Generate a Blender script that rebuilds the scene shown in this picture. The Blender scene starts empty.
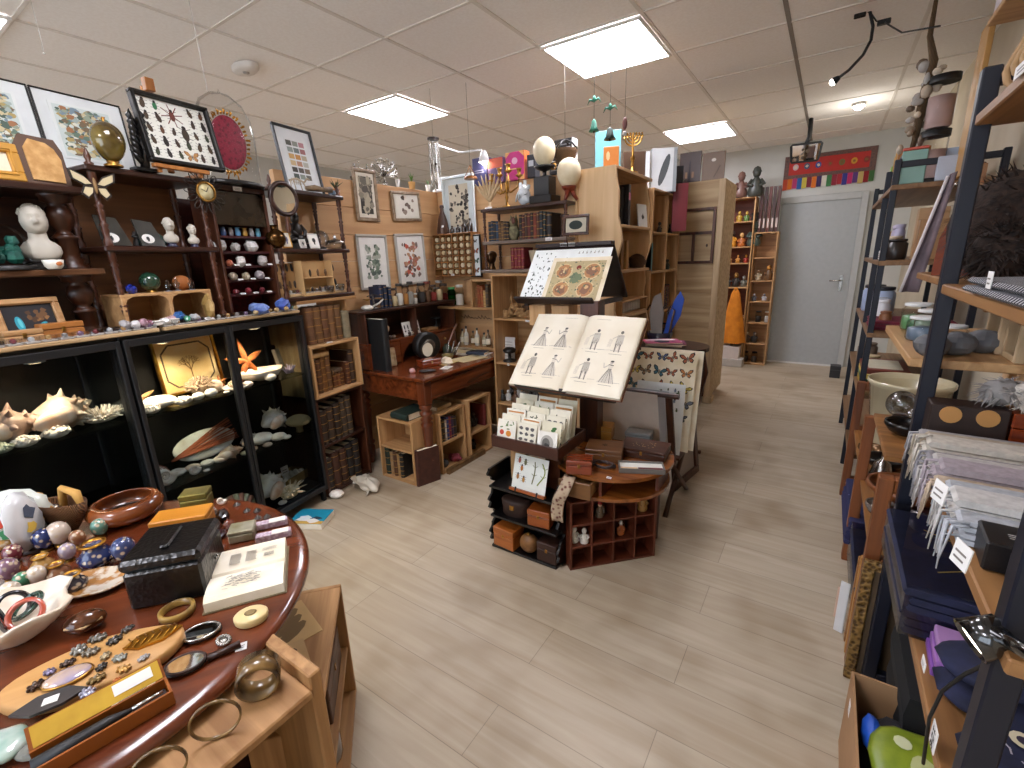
import bpy, math, random
from mathutils import Vector as V, Matrix as MX, noise as NZ
R=random.Random(11); pi=math.pi
sc=bpy.context.scene; COL=sc.collection
# ---------------------------------------------------------------- camera geometry
F=462.; CAM=V((0,0,1.42))
CX=V((708,98,-462)).normalized(); CY=V((320,-134,462)); CY=(CY-CX*CY.dot(CX)).normalized()
CZ=CY.cross(CX)
if CZ.y>0: CZ=-CZ
def ray(u,v):
    c=V((u-512,v-384,F)); return V((CX.dot(c),CY.dot(c),CZ.dot(c)))
def atz(u,v,z): r=ray(u,v); return CAM+r*((z-CAM.z)/r.z)
def aty(u,v,y): r=ray(u,v); return CAM+r*((y-CAM.y)/r.y)
def atx(u,v,x): r=ray(u,v); return CAM+r*((x-CAM.x)/r.x)
def cam_space(p):
    d=V(p)-CAM; return V((CX.x*d.x+CY.x*d.y+CZ.x*d.z, CX.y*d.x+CY.y*d.y+CZ.y*d.z, CX.z*d.x+CY.z*d.y+CZ.z*d.z))
def proj(p): q=cam_space(p); return 512+F*q.x/q.z, 384+F*q.y/q.z
def px(p,n): return n*cam_space(p).z/F          # metres covered by n pixels at p
class Zone:                                      # a vertical furniture front: x along it, depth behind it
    def __init__(s,a,b):
        s.o=V((a[0],a[1],0)); e=V((b[0],b[1],0))-s.o; s.L=e.length; s.x=e/s.L; s.n=V((-s.x.y,s.x.x,0)); s.ang=math.atan2(s.x.y,s.x.x)
    def pt(s,a,d=0,z=0): return s.o+s.x*a+s.n*d+V((0,0,z))
    def hit(s,u,v,d=0):
        r=ray(u,v); o=s.o+s.n*d; t=(o-CAM).dot(s.n)/r.dot(s.n); p=CAM+r*t; return (p-s.o).dot(s.x),p.z
    def s_at(s,u,z,d=0):                         # position along the front of the point at height z seen in column u
        v=300.
        for _ in range(12):
            a,_z=s.hit(u,v,d); v+=(proj(s.pt(a,d,z))[1]-v)*.9
        return s.hit(u,v,d)[0]
    def at(s,u,z,d=0): return s.pt(s.s_at(u,z,d),d,z)
# ---------------------------------------------------------------- materials
def lin(h):
    if isinstance(h,str):
        h=h.lstrip('#'); c=[int(h[i:i+2],16)/255 for i in (0,2,4)]
    else: c=h
    return tuple((x/12.92 if x<=.04045 else ((x+.055)/1.055)**2.4) for x in c)+(1,)
MATS={}
def _nodes(name):
    m=bpy.data.materials.new(name); m.use_nodes=True; nt=m.node_tree; return m,nt,nt.nodes['Principled BSDF']
def mat(name,col,rough=.5,metal=0,col2=None,kind='noise',scale=12,axis='x',bump=0,var=.12,coat=0,lo=.35,hi=.65,spec=.5,sub=0):
    """procedural material: two colours mixed by noise / stretched wood grain / voronoi / wave"""
    if name in MATS: return MATS[name]
    m,nt,b=_nodes(name); N=nt.nodes; L=nt.links
    c1=lin(col); c2=lin(col2) if col2 else tuple(x*(1-var) for x in c1[:3])+(1,)
    b.inputs['Roughness'].default_value=rough; b.inputs['Metallic'].default_value=metal
    b.inputs['Specular IOR Level'].default_value=spec
    if coat: b.inputs['Coat Weight'].default_value=coat; b.inputs['Coat Roughness'].default_value=.12
    tc=N.new('ShaderNodeTexCoord'); mp=N.new('ShaderNodeMapping'); L.new(tc.outputs['Object'],mp.inputs['Vector'])
    if kind=='wood':
        s=[scale*6]*3; s['xyz'.index(axis)]=scale*.35; mp.inputs['Scale'].default_value=s
        t=N.new('ShaderNodeTexNoise'); t.inputs['Scale'].default_value=1; t.inputs['Detail'].default_value=5; t.inputs['Distortion'].default_value=.6
        out=t.outputs['Fac']
    elif kind=='voronoi':
        mp.inputs['Scale'].default_value=(scale,)*3
        t=N.new('ShaderNodeTexVoronoi'); t.inputs['Scale'].default_value=1; out=t.outputs['Distance']
    elif kind=='wave':
        mp.inputs['Scale'].default_value=(scale,)*3
        t=N.new('ShaderNodeTexWave'); t.bands_direction=axis.upper(); t.inputs['Scale'].default_value=1; t.inputs['Distortion'].default_value=1.5; t.inputs['Detail'].default_value=2; out=t.outputs['Fac']
    else:
        mp.inputs['Scale'].default_value=(scale,)*3
        t=N.new('ShaderNodeTexNoise'); t.inputs['Scale'].default_value=1; t.inputs['Detail'].default_value=3; out=t.outputs['Fac']
    L.new(mp.outputs[0],t.inputs['Vector'])
    r=N.new('ShaderNodeValToRGB'); r.color_ramp.elements[0].position=lo; r.color_ramp.elements[1].position=hi
    r.color_ramp.elements[0].color=c2; r.color_ramp.elements[1].color=c1
    L.new(out,r.inputs['Fac']); L.new(r.outputs['Color'],b.inputs['Base Color'])
    if bump:
        bp=N.new('ShaderNodeBump'); bp.inputs['Strength'].default_value=bump; bp.inputs['Distance'].default_value=.004
        L.new(out,bp.inputs['Height']); L.new(bp.outputs[0],b.inputs['Normal'])
    MATS[name]=m; return m
def solid(name,col,rough=.5,metal=0,coat=0):
    return mat(name,col,rough,metal,coat=coat,scale=20,var=.06)
def C(hexcol,rough=.6,metal=0,coat=0):          # a plain paint, one per colour
    return solid('paint_%s_%d_%d%s'%(hexcol.lstrip('#'),rough*100,metal*100,'c' if coat else ''),hexcol,rough,metal,coat)
def glass(name,tint='#ffffff',refl=.12,clear=.92):  # thin clear sheet: mostly transparent, fresnel reflection
    if name in MATS: return MATS[name]
    m,nt,b=_nodes(name); N=nt.nodes; L=nt.links; N.remove(b)
    t=N.new('ShaderNodeBsdfTransparent'); c=lin(tint); t.inputs[0].default_value=tuple(x*clear for x in c[:3])+(1,)
    g=N.new('ShaderNodeBsdfGlossy'); g.inputs['Roughness'].default_value=.03
    lw=N.new('ShaderNodeLayerWeight'); lw.inputs['Blend'].default_value=refl
    mu=N.new('ShaderNodeMath'); mu.operation='MULTIPLY'; mu.inputs[1].default_value=.55; L.new(lw.outputs['Fresnel'],mu.inputs[0]); mx=N.new('ShaderNodeMixShader'); L.new(mu.outputs[0],mx.inputs[0]); L.new(t.outputs[0],mx.inputs[1]); L.new(g.outputs[0],mx.inputs[2])
    L.new(mx.outputs[0],N['Material Output'].inputs['Surface']); MATS[name]=m; return m
def emit(name,col,st):
    if name in MATS: return MATS[name]
    m,nt,b=_nodes(name); b.inputs['Emission Color'].default_value=lin(col); b.inputs['Emission Strength'].default_value=st; b.inputs['Base Color'].default_value=lin(col)
    MATS[name]=m; return m
def wood(name,c1,c2,axis='x',rough=.45,scale=5,coat=0,bump=.05): return mat(name,c1,rough,0,c2,'wood',scale,axis,bump,coat=coat,lo=.3,hi=.7)
# ---------------------------------------------------------------- mesh builder
class G:
    def __init__(s): s.v=[];s.f=[];s.mi=[];s.sm=[];s.T=MX.Identity(4);s.c=0
    def m(s,i): s.c=i; return s
    def at(s,x=0,y=0,z=0,rz=0,rx=0,ry=0,sc=1):
        s.T=MX.Translation((x,y,z))@MX.Rotation(rz,4,'Z')@MX.Rotation(ry,4,'Y')@MX.Rotation(rx,4,'X')@MX.Scale(sc,4); return s
    def add(s,vs,fs,sm=False):
        o=len(s.v); s.v+=[s.T@V(p) for p in vs]; s.f+=[[i+o for i in f] for f in fs]; s.mi+=[s.c]*len(fs); s.sm+=[sm]*len(fs); return s
    def box(s,x0,x1,y0,y1,z0,z1,b=0):
        if b<=0:
            return s.add([(x,y,z) for x in (x0,x1) for y in (y0,y1) for z in (z0,z1)],[(0,1,3,2),(4,6,7,5),(0,4,5,1),(2,3,7,6),(0,2,6,4),(1,5,7,3)])
        b=min(b,.45*abs(x1-x0),.45*abs(y1-y0),.45*abs(z1-z0)); X=(x0,x1);Y=(y0,y1);Z=(z0,z1); vs=[];ix={}
        for i in (0,1):
            for j in (0,1):
                for k in (0,1):
                    e=(1-2*i,1-2*j,1-2*k)
                    for a in range(3):
                        p=[X[i],Y[j],Z[k]]
                        for q in range(3):
                            if q!=a: p[q]+=e[q]*b
                        ix[i,j,k,a]=len(vs); vs.append(p)
        fs=[]
        for a in range(3):
            o1,o2=(a+1)%3,(a+2)%3
            def key(va,v1,v2):
                k=[0,0,0];k[a]=va;k[o1]=v1;k[o2]=v2;return tuple(k)
            for va in (0,1):
                q=[ix[key(va,0,0)+(a,)],ix[key(va,1,0)+(a,)],ix[key(va,1,1)+(a,)],ix[key(va,0,1)+(a,)]]
                fs.append(q if va else q[::-1])
            for v1 in (0,1):
                for v2 in (0,1):
                    A=key(0,v1,v2);B=key(1,v1,v2)
                    q=[ix[A+(o1,)],ix[B+(o1,)],ix[B+(o2,)],ix[A+(o2,)]]
                    fs.append(q if (v1+v2)%2==1 else q[::-1])
        for i in (0,1):
            for j in (0,1):
                for k in (0,1):
                    q=[ix[i,j,k,0],ix[i,j,k,1],ix[i,j,k,2]]
                    fs.append(q if (i+j+k)%2 else q[::-1])
        return s.add(vs,fs)
    def lathe(s,pr,n=16,c=(0,0,0),sm=True,sx=1,sy=1,cap=True,a0=0,a1=2*pi,fn=None):
        full=abs(a1-a0-2*pi)<1e-6; k=n if full else n+1; vs=[];fs=[]
        for (r,z) in pr:
            for i in range(k):
                a=a0+(a1-a0)*i/n; rr=r*(fn(a,z) if fn else 1)
                vs.append((c[0]+rr*math.cos(a)*sx,c[1]+rr*math.sin(a)*sy,c[2]+z))
        for j in range(len(pr)-1):
            for i in range(n):
                i2=(i+1)%k; fs.append((j*k+i,j*k+i2,(j+1)*k+i2,(j+1)*k+i))
        s.add(vs,fs,sm)
        if cap and full:
            if pr[0][0]>1e-5: s.add(vs[:k],[tuple(range(k))[::-1]])
            if pr[-1][0]>1e-5: s.add(vs[-k:],[tuple(range(k))])
        return s
    def cyl(s,p0,p1,r0,r1=None,n=12,sm=True,cap=True):
        r1=r0 if r1 is None else r1; p0=V(p0);p1=V(p1);d=(p1-p0);l=d.length
        if l<1e-7: return s
        q=d.to_track_quat('Z','Y').to_matrix().to_4x4(); T=s.T; s.T=T@MX.Translation(p0)@q
        s.lathe([(r0,0),(r1,l)],n,sm=sm,cap=cap); s.T=T; return s
    def tube(s,path,r,n=6,closed=False,sm=True):
        P=[V(p) for p in path]; k=len(P); rs=r if isinstance(r,(list,tuple)) else [r]*k; vs=[];fs=[]; up=None
        for i,p in enumerate(P):
            t=((P[(i+1)%k]-P[i-1]) if closed else (P[min(i+1,k-1)]-P[max(i-1,0)]))
            t=t.normalized() if t.length>1e-9 else V((0,0,1))
            if up is None: up=V((0,0,1)) if abs(t.z)<.9 else V((1,0,0))
            x=t.cross(up); x=x.normalized() if x.length>1e-6 else V((1,0,0)); y=x.cross(t).normalized(); up=y
            for j in range(n):
                a=2*pi*j/n; vs.append(p+x*(rs[i]*math.cos(a))+y*(rs[i]*math.sin(a)))
        for i in range(k if closed else k-1):
            for j in range(n):
                a=i*n+j;b=i*n+(j+1)%n;i2=(i+1)%k; fs.append((a,b,i2*n+(j+1)%n,i2*n+j))
        if not closed: fs+= [tuple(range(n))[::-1],tuple((k-1)*n+j for j in range(n))]
        return s.add(vs,fs,sm)
    def ell(s,c,r,nu=12,nv=8,fn=None,sm=True):
        r=(r,)*3 if not isinstance(r,(list,tuple)) else r; vs=[];fs=[]
        for j in range(nv+1):
            t=pi*j/nv
            for i in range(nu):
                a=2*pi*i/nu; d=V((math.sin(t)*math.cos(a),math.sin(t)*math.sin(a),-math.cos(t))); k=fn(d) if fn else 1
                vs.append((c[0]+d.x*r[0]*k,c[1]+d.y*r[1]*k,c[2]+d.z*r[2]*k))
        for j in range(nv):
            for i in range(nu): fs.append((j*nu+i,j*nu+(i+1)%nu,(j+1)*nu+(i+1)%nu,(j+1)*nu+i))
        return s.add(vs,fs,sm)
    def prism(s,poly,a,b,ax='y',sm=False):        # polygon extruded along ax between a and b
        n=len(poly); mk={'y':lambda p,t:(p[0],t,p[1]),'z':lambda p,t:(p[0],p[1],t),'x':lambda p,t:(t,p[0],p[1])}[ax]
        vs=[mk(p,a) for p in poly]+[mk(p,b) for p in poly]
        ar=sum(poly[i][0]*poly[(i+1)%n][1]-poly[(i+1)%n][0]*poly[i][1] for i in range(n)); flip=(ar>0)==(ax!='y')
        f1=tuple(range(n)); f2=tuple(range(n,2*n)); sd=[(i,(i+1)%n,n+(i+1)%n,n+i) for i in range(n)]
        if flip: s.add(vs,[f1[::-1],f2]+[]); s.add(vs,sd,sm)
        else: s.add(vs,[f1,f2[::-1]]); s.add(vs,[q[::-1] for q in sd],sm)
        return s
    def flat(s,poly,y=0): return s.add([(p[0],y,p[1]) for p in poly],[tuple(range(len(poly)))])   # in xz plane facing -y
    def flatz(s,poly,z=0): return s.add([(p[0],p[1],z) for p in poly],[tuple(range(len(poly)))])
    def grid(s,fn,nu,nv,sm=True,two=0):
        vs=[fn(i/nu,j/nv) for j in range(nv+1) for i in range(nu+1)]; w=nu+1
        return s.add(vs,[(j*w+i,j*w+i+1,(j+1)*w+i+1,(j+1)*w+i) for j in range(nv) for i in range(nu)],sm)
    def build(s,name,mats,parent=None,label=None,cat=None,group=None,kind=None,loc=None,rz=0,rx=0,ry=0,solidify=0):
        me=bpy.data.meshes.new(name); me.from_pydata([tuple(p) for p in s.v],[],s.f)
        mats=mats if isinstance(mats,(list,tuple)) else [mats]
        for k in mats: me.materials.append(k)
        me.polygons.foreach_set('material_index',[min(i,len(mats)-1) for i in s.mi]); me.polygons.foreach_set('use_smooth',s.sm); me.update()
        o=bpy.data.objects.new(name,me); COL.objects.link(o)
        if parent: o.parent=parent
        if loc is not None: o.location=loc
        if rz or rx or ry: o.rotation_euler=(rx,ry,rz)
        if solidify:
            md=o.modifiers.new('thickness','SOLIDIFY'); md.thickness=solidify; md.offset=-1
        return tag(o,label,cat,group,kind)
def tag(o,label=None,cat=None,group=None,kind=None):
    for k,x in (('label',label),('category',cat),('group',group),('kind',kind)):
        if x: o[k]=x
    return o
def thing(name,loc,rz,label,cat,group=None,rx=0,ry=0):
    o=bpy.data.objects.new(name,None); COL.objects.link(o); o.empty_display_size=.02
    o.location=loc; o.rotation_euler=(rx,ry,rz); return tag(o,label,cat,group)
def kids(o): return [c for c in bpy.data.objects if c.parent==o]
def dup(o,loc=None,rz=None,label=None,parent=None,top=True):
    c=o.copy(); COL.objects.link(c)
    if parent: c.parent=parent
    if loc is not None: c.location=loc
    if rz is not None: c.rotation_euler=(o.rotation_euler[0],o.rotation_euler[1],rz)
    if label: c['label']=label
    for k in list(o.children): dup(k,parent=c)
    return c
ORD=['first','second','third','fourth','fifth','sixth','seventh','eighth','ninth','tenth','eleventh','twelfth','thirteenth','fourteenth','fifteenth','sixteenth','seventeenth','eighteenth','nineteenth','twentieth']
def nth(i,n,side='left'):
    if n==1: return 'only'
    if i==0: return 'leftmost'
    if i==n-1: return 'rightmost'
    return ORD[i]+' from the left'
# ---------------------------------------------------------------- palette
PINE=wood('pine','#c79e6e','#a2774a','x'); PINEZ=wood('pine_upright','#c79e6e','#a2774a','z'); PINEY=wood('pine_deep','#c79e6e','#a2774a','y')
CRATE=wood('crate_pine','#bb8f5e','#8a6036','x',.6); CRATEZ=wood('crate_pine_upright','#bb8f5e','#8a6036','z',.6)
PALE=wood('pale_pine','#cdb28a','#9f7f55','x',.6); PALEZ=wood('pale_pine_upright','#c9b08c','#a08460','z',.6)
BEECH=wood('beech_panel','#dfbd90','#cba576','z',.5,3)
DARK=wood('dark_walnut','#3f2115','#1f0f09','x',.35); DARKZ=wood('dark_walnut_upright','#5b3321','#33190e','z',.3)
MAHOG=wood('mahogany','#7c3d1c','#4a1f0d','x',.25,4,coat=.4); MAHOGZ=wood('mahogany_upright','#74391c','#431b0c','z',.3,4,coat=.3)
TABLE=wood('polished_table','#74381c','#4c210f','x',.22,3,coat=.6)
REDWOOD=wood('red_brown_wood','#6d3420','#48200f','x',.45); REDWOODZ=wood('red_brown_wood_upright','#6d3420','#48200f','z',.45)
TRAYW=wood('teak','#8c5127','#62351a','z',.5); OAK=wood('oak','#a2703c','#74491f','x',.5)
BLACKW=solid('black_painted_wood','#15120f',.45); EBON=solid('ebonised_wood','#0d0b0b',.3); BLACKM=solid('black_metal','#0b0b0d',.55); NAVY=solid('navy_painted_steel','#0a0f1f',.45)
WHITE=solid('white_card','#efece6',.7); PAPER=mat('old_paper','#eadfc8',.8,col2='#d8c8a6',scale=9); CREAM=mat('cream_paper','#efe6d2',.8,col2='#e2d5b8',scale=9)
INK=solid('print_ink','#3b352d',.8); GILT=mat('gilt','#d19a3a',.32,.9,'#8d5c1a',scale=18); BRASS=mat('brass','#b98b45',.3,.95,'#7f5a26',scale=14); SILVER=mat('silver','#c6c3bd',.22,.95,'#8f8a83',scale=12)
STEEL=solid('dark_steel','#45403c',.35,.8); GLASS=glass('clear_glass'); DGLASS=glass('cabinet_glass','#e6ebee',.10,.93); TAG=C('#e9e7e4',.8)
# ---------------------------------------------------------------- room shell
XR=.68; YF=7.0; ZC=2.68; XL=-5.6; YB=-2.6
def floor_material():
    m,nt,b=_nodes('grey_oak_planks'); N=nt.nodes; L=nt.links
    tc=N.new('ShaderNodeTexCoord'); mp=N.new('ShaderNodeMapping'); mp.inputs['Location'].default_value=(.28,.006,0); L.new(tc.outputs['Object'],mp.inputs['Vector'])
    br=N.new('ShaderNodeTexBrick'); br.offset=.37; br.offset_frequency=2; br.inputs['Scale'].default_value=1; br.inputs['Brick Width'].default_value=1.26; br.inputs['Row Height'].default_value=.192
    br.inputs['Mortar Size'].default_value=.0014; br.inputs['Mortar Smooth'].default_value=.3
    br.inputs['Color1'].default_value=lin('#baad99'); br.inputs['Color2'].default_value=lin('#b0a18c'); br.inputs['Mortar'].default_value=lin('#8d8070')
    L.new(mp.outputs[0],br.inputs['Vector'])
    g=N.new('ShaderNodeMapping'); g.inputs['Scale'].default_value=(1.6,22,1); L.new(tc.outputs['Object'],g.inputs['Vector'])
    n=N.new('ShaderNodeTexNoise'); n.inputs['Scale'].default_value=1; n.inputs['Detail'].default_value=6; n.inputs['Distortion'].default_value=1; L.new(g.outputs[0],n.inputs['Vector'])
    r=N.new('ShaderNodeValToRGB'); r.color_ramp.elements[0].position=.3; r.color_ramp.elements[0].color=lin('#e4ddd2'); r.color_ramp.elements[1].position=.7; r.color_ramp.elements[1].color=lin('#ffffff'); L.new(n.outputs['Fac'],r.inputs['Fac'])
    k=N.new('ShaderNodeTexNoise'); k.inputs['Scale'].default_value=3.1; k.inputs['Detail'].default_value=2; L.new(tc.outputs['Object'],k.inputs['Vector'])
    kr=N.new('ShaderNodeValToRGB'); kr.color_ramp.elements[0].position=.25; kr.color_ramp.elements[0].color=lin('#cfc3b2'); kr.color_ramp.elements[1].position=.5; kr.color_ramp.elements[1].color=(1,1,1,1); L.new(k.outputs['Fac'],kr.inputs['Fac'])
    a=N.new('ShaderNodeMixRGB'); a.blend_type='MULTIPLY'; a.inputs[0].default_value=.8; L.new(br.outputs['Color'],a.inputs[1]); L.new(r.outputs[0],a.inputs[2])
    c=N.new('ShaderNodeMixRGB'); c.blend_type='MULTIPLY'; c.inputs[0].default_value=.7; L.new(a.outputs[0],c.inputs[1]); L.new(kr.outputs[0],c.inputs[2])
    L.new(c.outputs[0],b.inputs['Base Color']); b.inputs['Roughness'].default_value=.42
    bp=N.new('ShaderNodeBump'); bp.inputs['Strength'].default_value=.15; bp.inputs['Distance'].default_value=.002; L.new(br.outputs['Fac'],bp.inputs['Height']); bp.invert=True; L.new(bp.outputs[0],b.inputs['Normal'])
    return m
def struct(g,name,m): return g.build(name,m,kind='structure')
struct(G().box(XL,XR+.1,YB,YF+.1,-.06,0),'floor',floor_material())
CEIL=mat('mineral_fibre_tile','#fbf8f4',.95,0,'#f6f2ed',scale=60); BARW=solid('ceiling_rail','#e6e0d8',.7)
struct(G().box(XL,XR+.1,YB,YF+.1,ZC,ZC+.06),'ceiling',CEIL)
T=.64; g=G(); h=G(); x=-.99
GX=[-.99-T*k+ T*2 for k in range(-1,10)]; GY=[2.81+T*k for k in range(-9,8)]
for xx in GX:
    if XL<xx<XR: (h if abs(xx+.35)<.1 else g).box(xx-.011,xx+.011,YB,YF,ZC-.006,ZC)
for yy in GY:
    if YB<yy<YF: g.box(XL,XR,yy-.009,yy+.009,ZC-.005,ZC)
struct(g,'trim_1',BARW); struct(h,'trim_2',solid('grey_ceiling_rail','#8e867e',.7))
WALLM=mat('painted_plaster','#c9cac6',.9,0,'#c2c3be',scale=3)
struct(G().box(XL,XR+.1,YF,YF+.1,0,ZC),'wall_far',WALLM)
struct(G().box(XR,XR+.1,YB,YF,0,ZC),'wall_right',mat('cream_plaster','#cbbfa9',.9,0,'#bfb29a',scale=3))
struct(G().box(XL-.1,XL,YB,YF,0,ZC),'wall_left',WALLM)
g=G()
for q in ((XL,-3.0,0,ZC),(.1,XR,0,ZC),(-3.0,.1,0,.5),(-3.0,.1,2.35,ZC)): g.box(q[0],q[1],YB-.1,YB,q[2],q[3])
struct(g,'wall_rear',WALLM)
wn=G()
for xx in (-3.0,-2.25,-1.475,-.7,.05): wn.box(xx,xx+.05,YB-.08,YB-.03,.5,2.35)
wn.box(-3.0,.1,YB-.08,YB-.03,.5,.55); wn.box(-3.0,.1,YB-.08,YB-.03,2.3,2.35)
struct(wn,'added_window_1',C('#dcdad6',.5))  # unseen window added behind the camera to let in daylight as fill
# door in the far wall
DM=solid('grey_door_paint','#a9adae',.55); FM=solid('grey_door_frame','#b7b9b8',.55)
d=thing('door_1',(-.585,YF-.045,0),0,None,None); d['kind']='structure'
G().box(0,.80,0,.04,.02,1.985,.004).build('door_leaf',DM,d)
g=G(); g.box(.70,.735,-.008,0,.93,1.12,.003); g.cyl((.717,-.008,1.06),(.717,-.05,1.06),.009); g.tube([(.717,-.05,1.06),(.69,-.055,1.062),(.60,-.055,1.06)],.009); g.build('door_handle',SILVER,d)
g=G(); g.box(-.64,-.585,YF-.06,YF,0,2.06,.006); g.box(.215,.285,YF-.06,YF,0,2.06,.006); g.box(-.585,.215,YF-.06,YF,1.985,2.06,.006); struct(g,'trim_3',FM)
struct(G().box(-.585,.215,YF-.05,YF,0,.02),'trim_4',C('#dcdcda',.5))
struct(G().box(XL,-.66,YF-.014,YF,0,.08),'baseboard_far',C('#d8d6d2',.6))
# pine partitions behind the desk (boards run along them)
BOARD=wood('knotty_pine_boards','#cfa678','#b2865a','y',.6,2.2); BOARDX=wood('knotty_pine_boards_across','#cfa678','#b2865a','x',.6,2.2)
g=G()
for k in range(11): g.box(-2.86,-2.815,1.70 if k>6 else 1.92,3.14,.02+k*.18,.02+k*.18+.178,.003)
struct(g,'wall_partition_left',BOARD)
struct(G().box(-.46,1.52,.374,.384,0,1.18),'wall_partition_low',DARK).matrix_world=MX.Translation((-2.27,.30,0))@MX.Rotation(math.atan2(1.23,-.18),4,'Z')
struct(G().box(-.46,1.05,.352,.365,1.185,1.78),'wall_partition_dark',DARK).matrix_world=MX.Translation((-2.27,.30,0))@MX.Rotation(math.atan2(1.23,-.18),4,'Z')
g=G()
for k in range(11): g.box(-2.812,-1.46,3.12,3.165,.02+k*.18,.02+k*.18+.178,.003)
struct(g,'wall_partition_back',BOARDX)
# knotty pine wall lining on the right wall
g=G()
for k in range(4): g.box(XR-.03,XR,.9+k*.2,1.098+k*.2,0,2.62,.003)
g.box(XR-.05,XR,1.7,2.6,0,2.25,.004)
struct(g,'wall_right_panelling',BEECH)
# ---------------------------------------------------------------- lights of the room
LM=emit('light_panel_diffuser','#f6f5ff',23); LFR=C('#f2efea',.5)
def panel(x,y,label):
    t=thing('ceiling_light',(x,y,ZC-.006),0,label,'ceiling light','flush square ceiling light panels')
    G().box(-.292,.292,-.292,.292,-.012,-.004).build('diffuser',LM,t)
    g=G()
    for a,b,c,e in ((-.31,.31,-.31,-.292),(-.31,.31,.292,.31),(-.31,-.292,-.292,.292),(.292,.31,-.292,.292)): g.box(a,b,c,e,-.016,0,.002)
    g.build('light_frame',LFR,t)
panel(-1.31,3.13,'bright square ceiling panel above the tall print stand, nearest of those fully shown')
panel(-3.19,3.13,'bright square ceiling panel hanging level over the wind chime and framed prints')
panel(-1.31,5.69,'bright square ceiling panel furthest away, above the pine panelled cabinet')
panel(-3.83,.57,'ceiling light panel cut by the top left corner of the picture')
for i,(x,y) in enumerate(((-1.31,.57),(-1.31,-1.4),(-3.83,-1.4))): panel(x,y,'square ceiling light panel outside the picture, '+('over the viewer','behind the viewer','behind the viewer on the left')[i])
w=bpy.data.worlds.new('world'); sc.world=w; w.use_nodes=True; w.node_tree.nodes['Background'].inputs[0].default_value=(.75,.86,1,1); w.node_tree.nodes['Background'].inputs[1].default_value=3.6  # bright sky, enters through the window added in the rear wall
# ---------------------------------------------------------------- camera
cam=bpy.data.cameras.new('camera'); co=bpy.data.objects.new('camera',cam); COL.objects.link(co)
M=MX(((CX.x,-CX.y,-CX.z,CAM.x),(CY.x,-CY.y,-CY.z,CAM.y),(CZ.x,-CZ.y,-CZ.z,CAM.z),(0,0,0,1))); co.matrix_world=M
cam.sensor_width=36; cam.lens=36*F/1024; cam.clip_start=.02; sc.camera=co
sc.view_settings.view_transform='Standard'; sc.view_settings.look='None'; sc.view_settings.gamma=1; sc.view_settings.use_curve_mapping=False; sc.view_settings.exposure=.45
sc.cycles.use_denoising=True; sc.cycles.max_bounces=12; sc.cycles.diffuse_bounces=8; sc.cycles.transparent_max_bounces=16; sc.cycles.sample_clamp_indirect=4
# ================================================================ furniture (local x along the front, y = depth behind it, z up)
def panels(t,lst,m,name):
    for b in lst: G().box(*b,.002).build(name,m,t)
def crate(name,loc,rz,w,d,h,label,cat,shelves=(),th=.016,mx=None,mz=None,back=True,group=None,top=True,dividers=(),bottom=True,backm=None):
    mx=mx or CRATE; mz=mz or CRATEZ; t=thing(name,loc,rz,label,cat,group)
    for x in (0,w-th): G().box(x,x+th,0,d,0,h,.002).build('side_panel',mz,t)
    if top: G().box(th,w-th,0,d,h-th,h,.002).build('top_panel',mx,t)
    if bottom: G().box(th,w-th,0,d,0,th,.002).build('bottom_panel',mx,t)
    if back: G().box(th,w-th,d-.008,d,th,h-th).build('back_panel',backm or mx,t)
    for z in shelves: G().box(th,w-th,.006,d-.008,z-th,z,.002).build('shelf',mx,t)
    for x in dividers: G().box(x-th/2,x+th/2,.004,d-.008,th,h-th,.002).build('divider',mz,t)
    return t
LZ=Zone((-2.27,.30),(-2.45,1.53))
# ---- black glass cabinets
def cabinet(s0,s1,label,doors):
    t=thing('display_cabinet',LZ.pt(s0),LZ.ang,label,'cabinet','black glass display cabinets'); w=s1-s0; D=.37; H=1.18
    G().box(0,w,.03,D,1.135,H,.003).build('top_panel',BLACKW,t); G().box(0,w,.03,D,.07,.12,.003).build('bottom_panel',BLACKW,t)
    G().box(.02,w-.02,D-.012,D,.12,1.135).build('back_panel',BLACKW,t)
    for x in (0,w-.022):
        for y in (.03,D-.03): G().box(x,x+.022,y,y+.03,0,1.14,.003).build('post',BLACKM,t)
    for x in (.004,w-.009): G().box(x,x+.004,.06,D-.03,.12,1.135).build('side_glass',DGLASS,t)
    for z in (.48,.83): G().box(.012,w-.012,.035,D-.015,z-.008,z).build('glass_shelf',glass('shelf_glass','#dfe6e4',.18,.85),t)
    k=w/doors
    for i in range(doors):
        a,b=i*k+.002,(i+1)*k-.002; f=G()
        for q in ((a,a+.018,.085,1.165),(b-.018,b,.085,1.165)): f.box(q[0],q[1],0,.026,q[2],q[3],.002)
        f.box(a+.018,b-.018,0,.026,1.135,1.165,.002); f.box(a+.018,b-.018,0,.026,.085,.115,.002)
        f=f.build('door',BLACKM,t)
        G().box(a+.018,b-.018,.010,.014,.115,1.135).build('pane',DGLASS,f)
    return t
cabinet(-.47,.352,'black framed glass cabinet of corals and spiny shells, behind the round table',1)
cabinet(.358,1.24,'black framed glass cabinet with two doors, holding starfish, gold picture and big shells',2)
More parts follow.
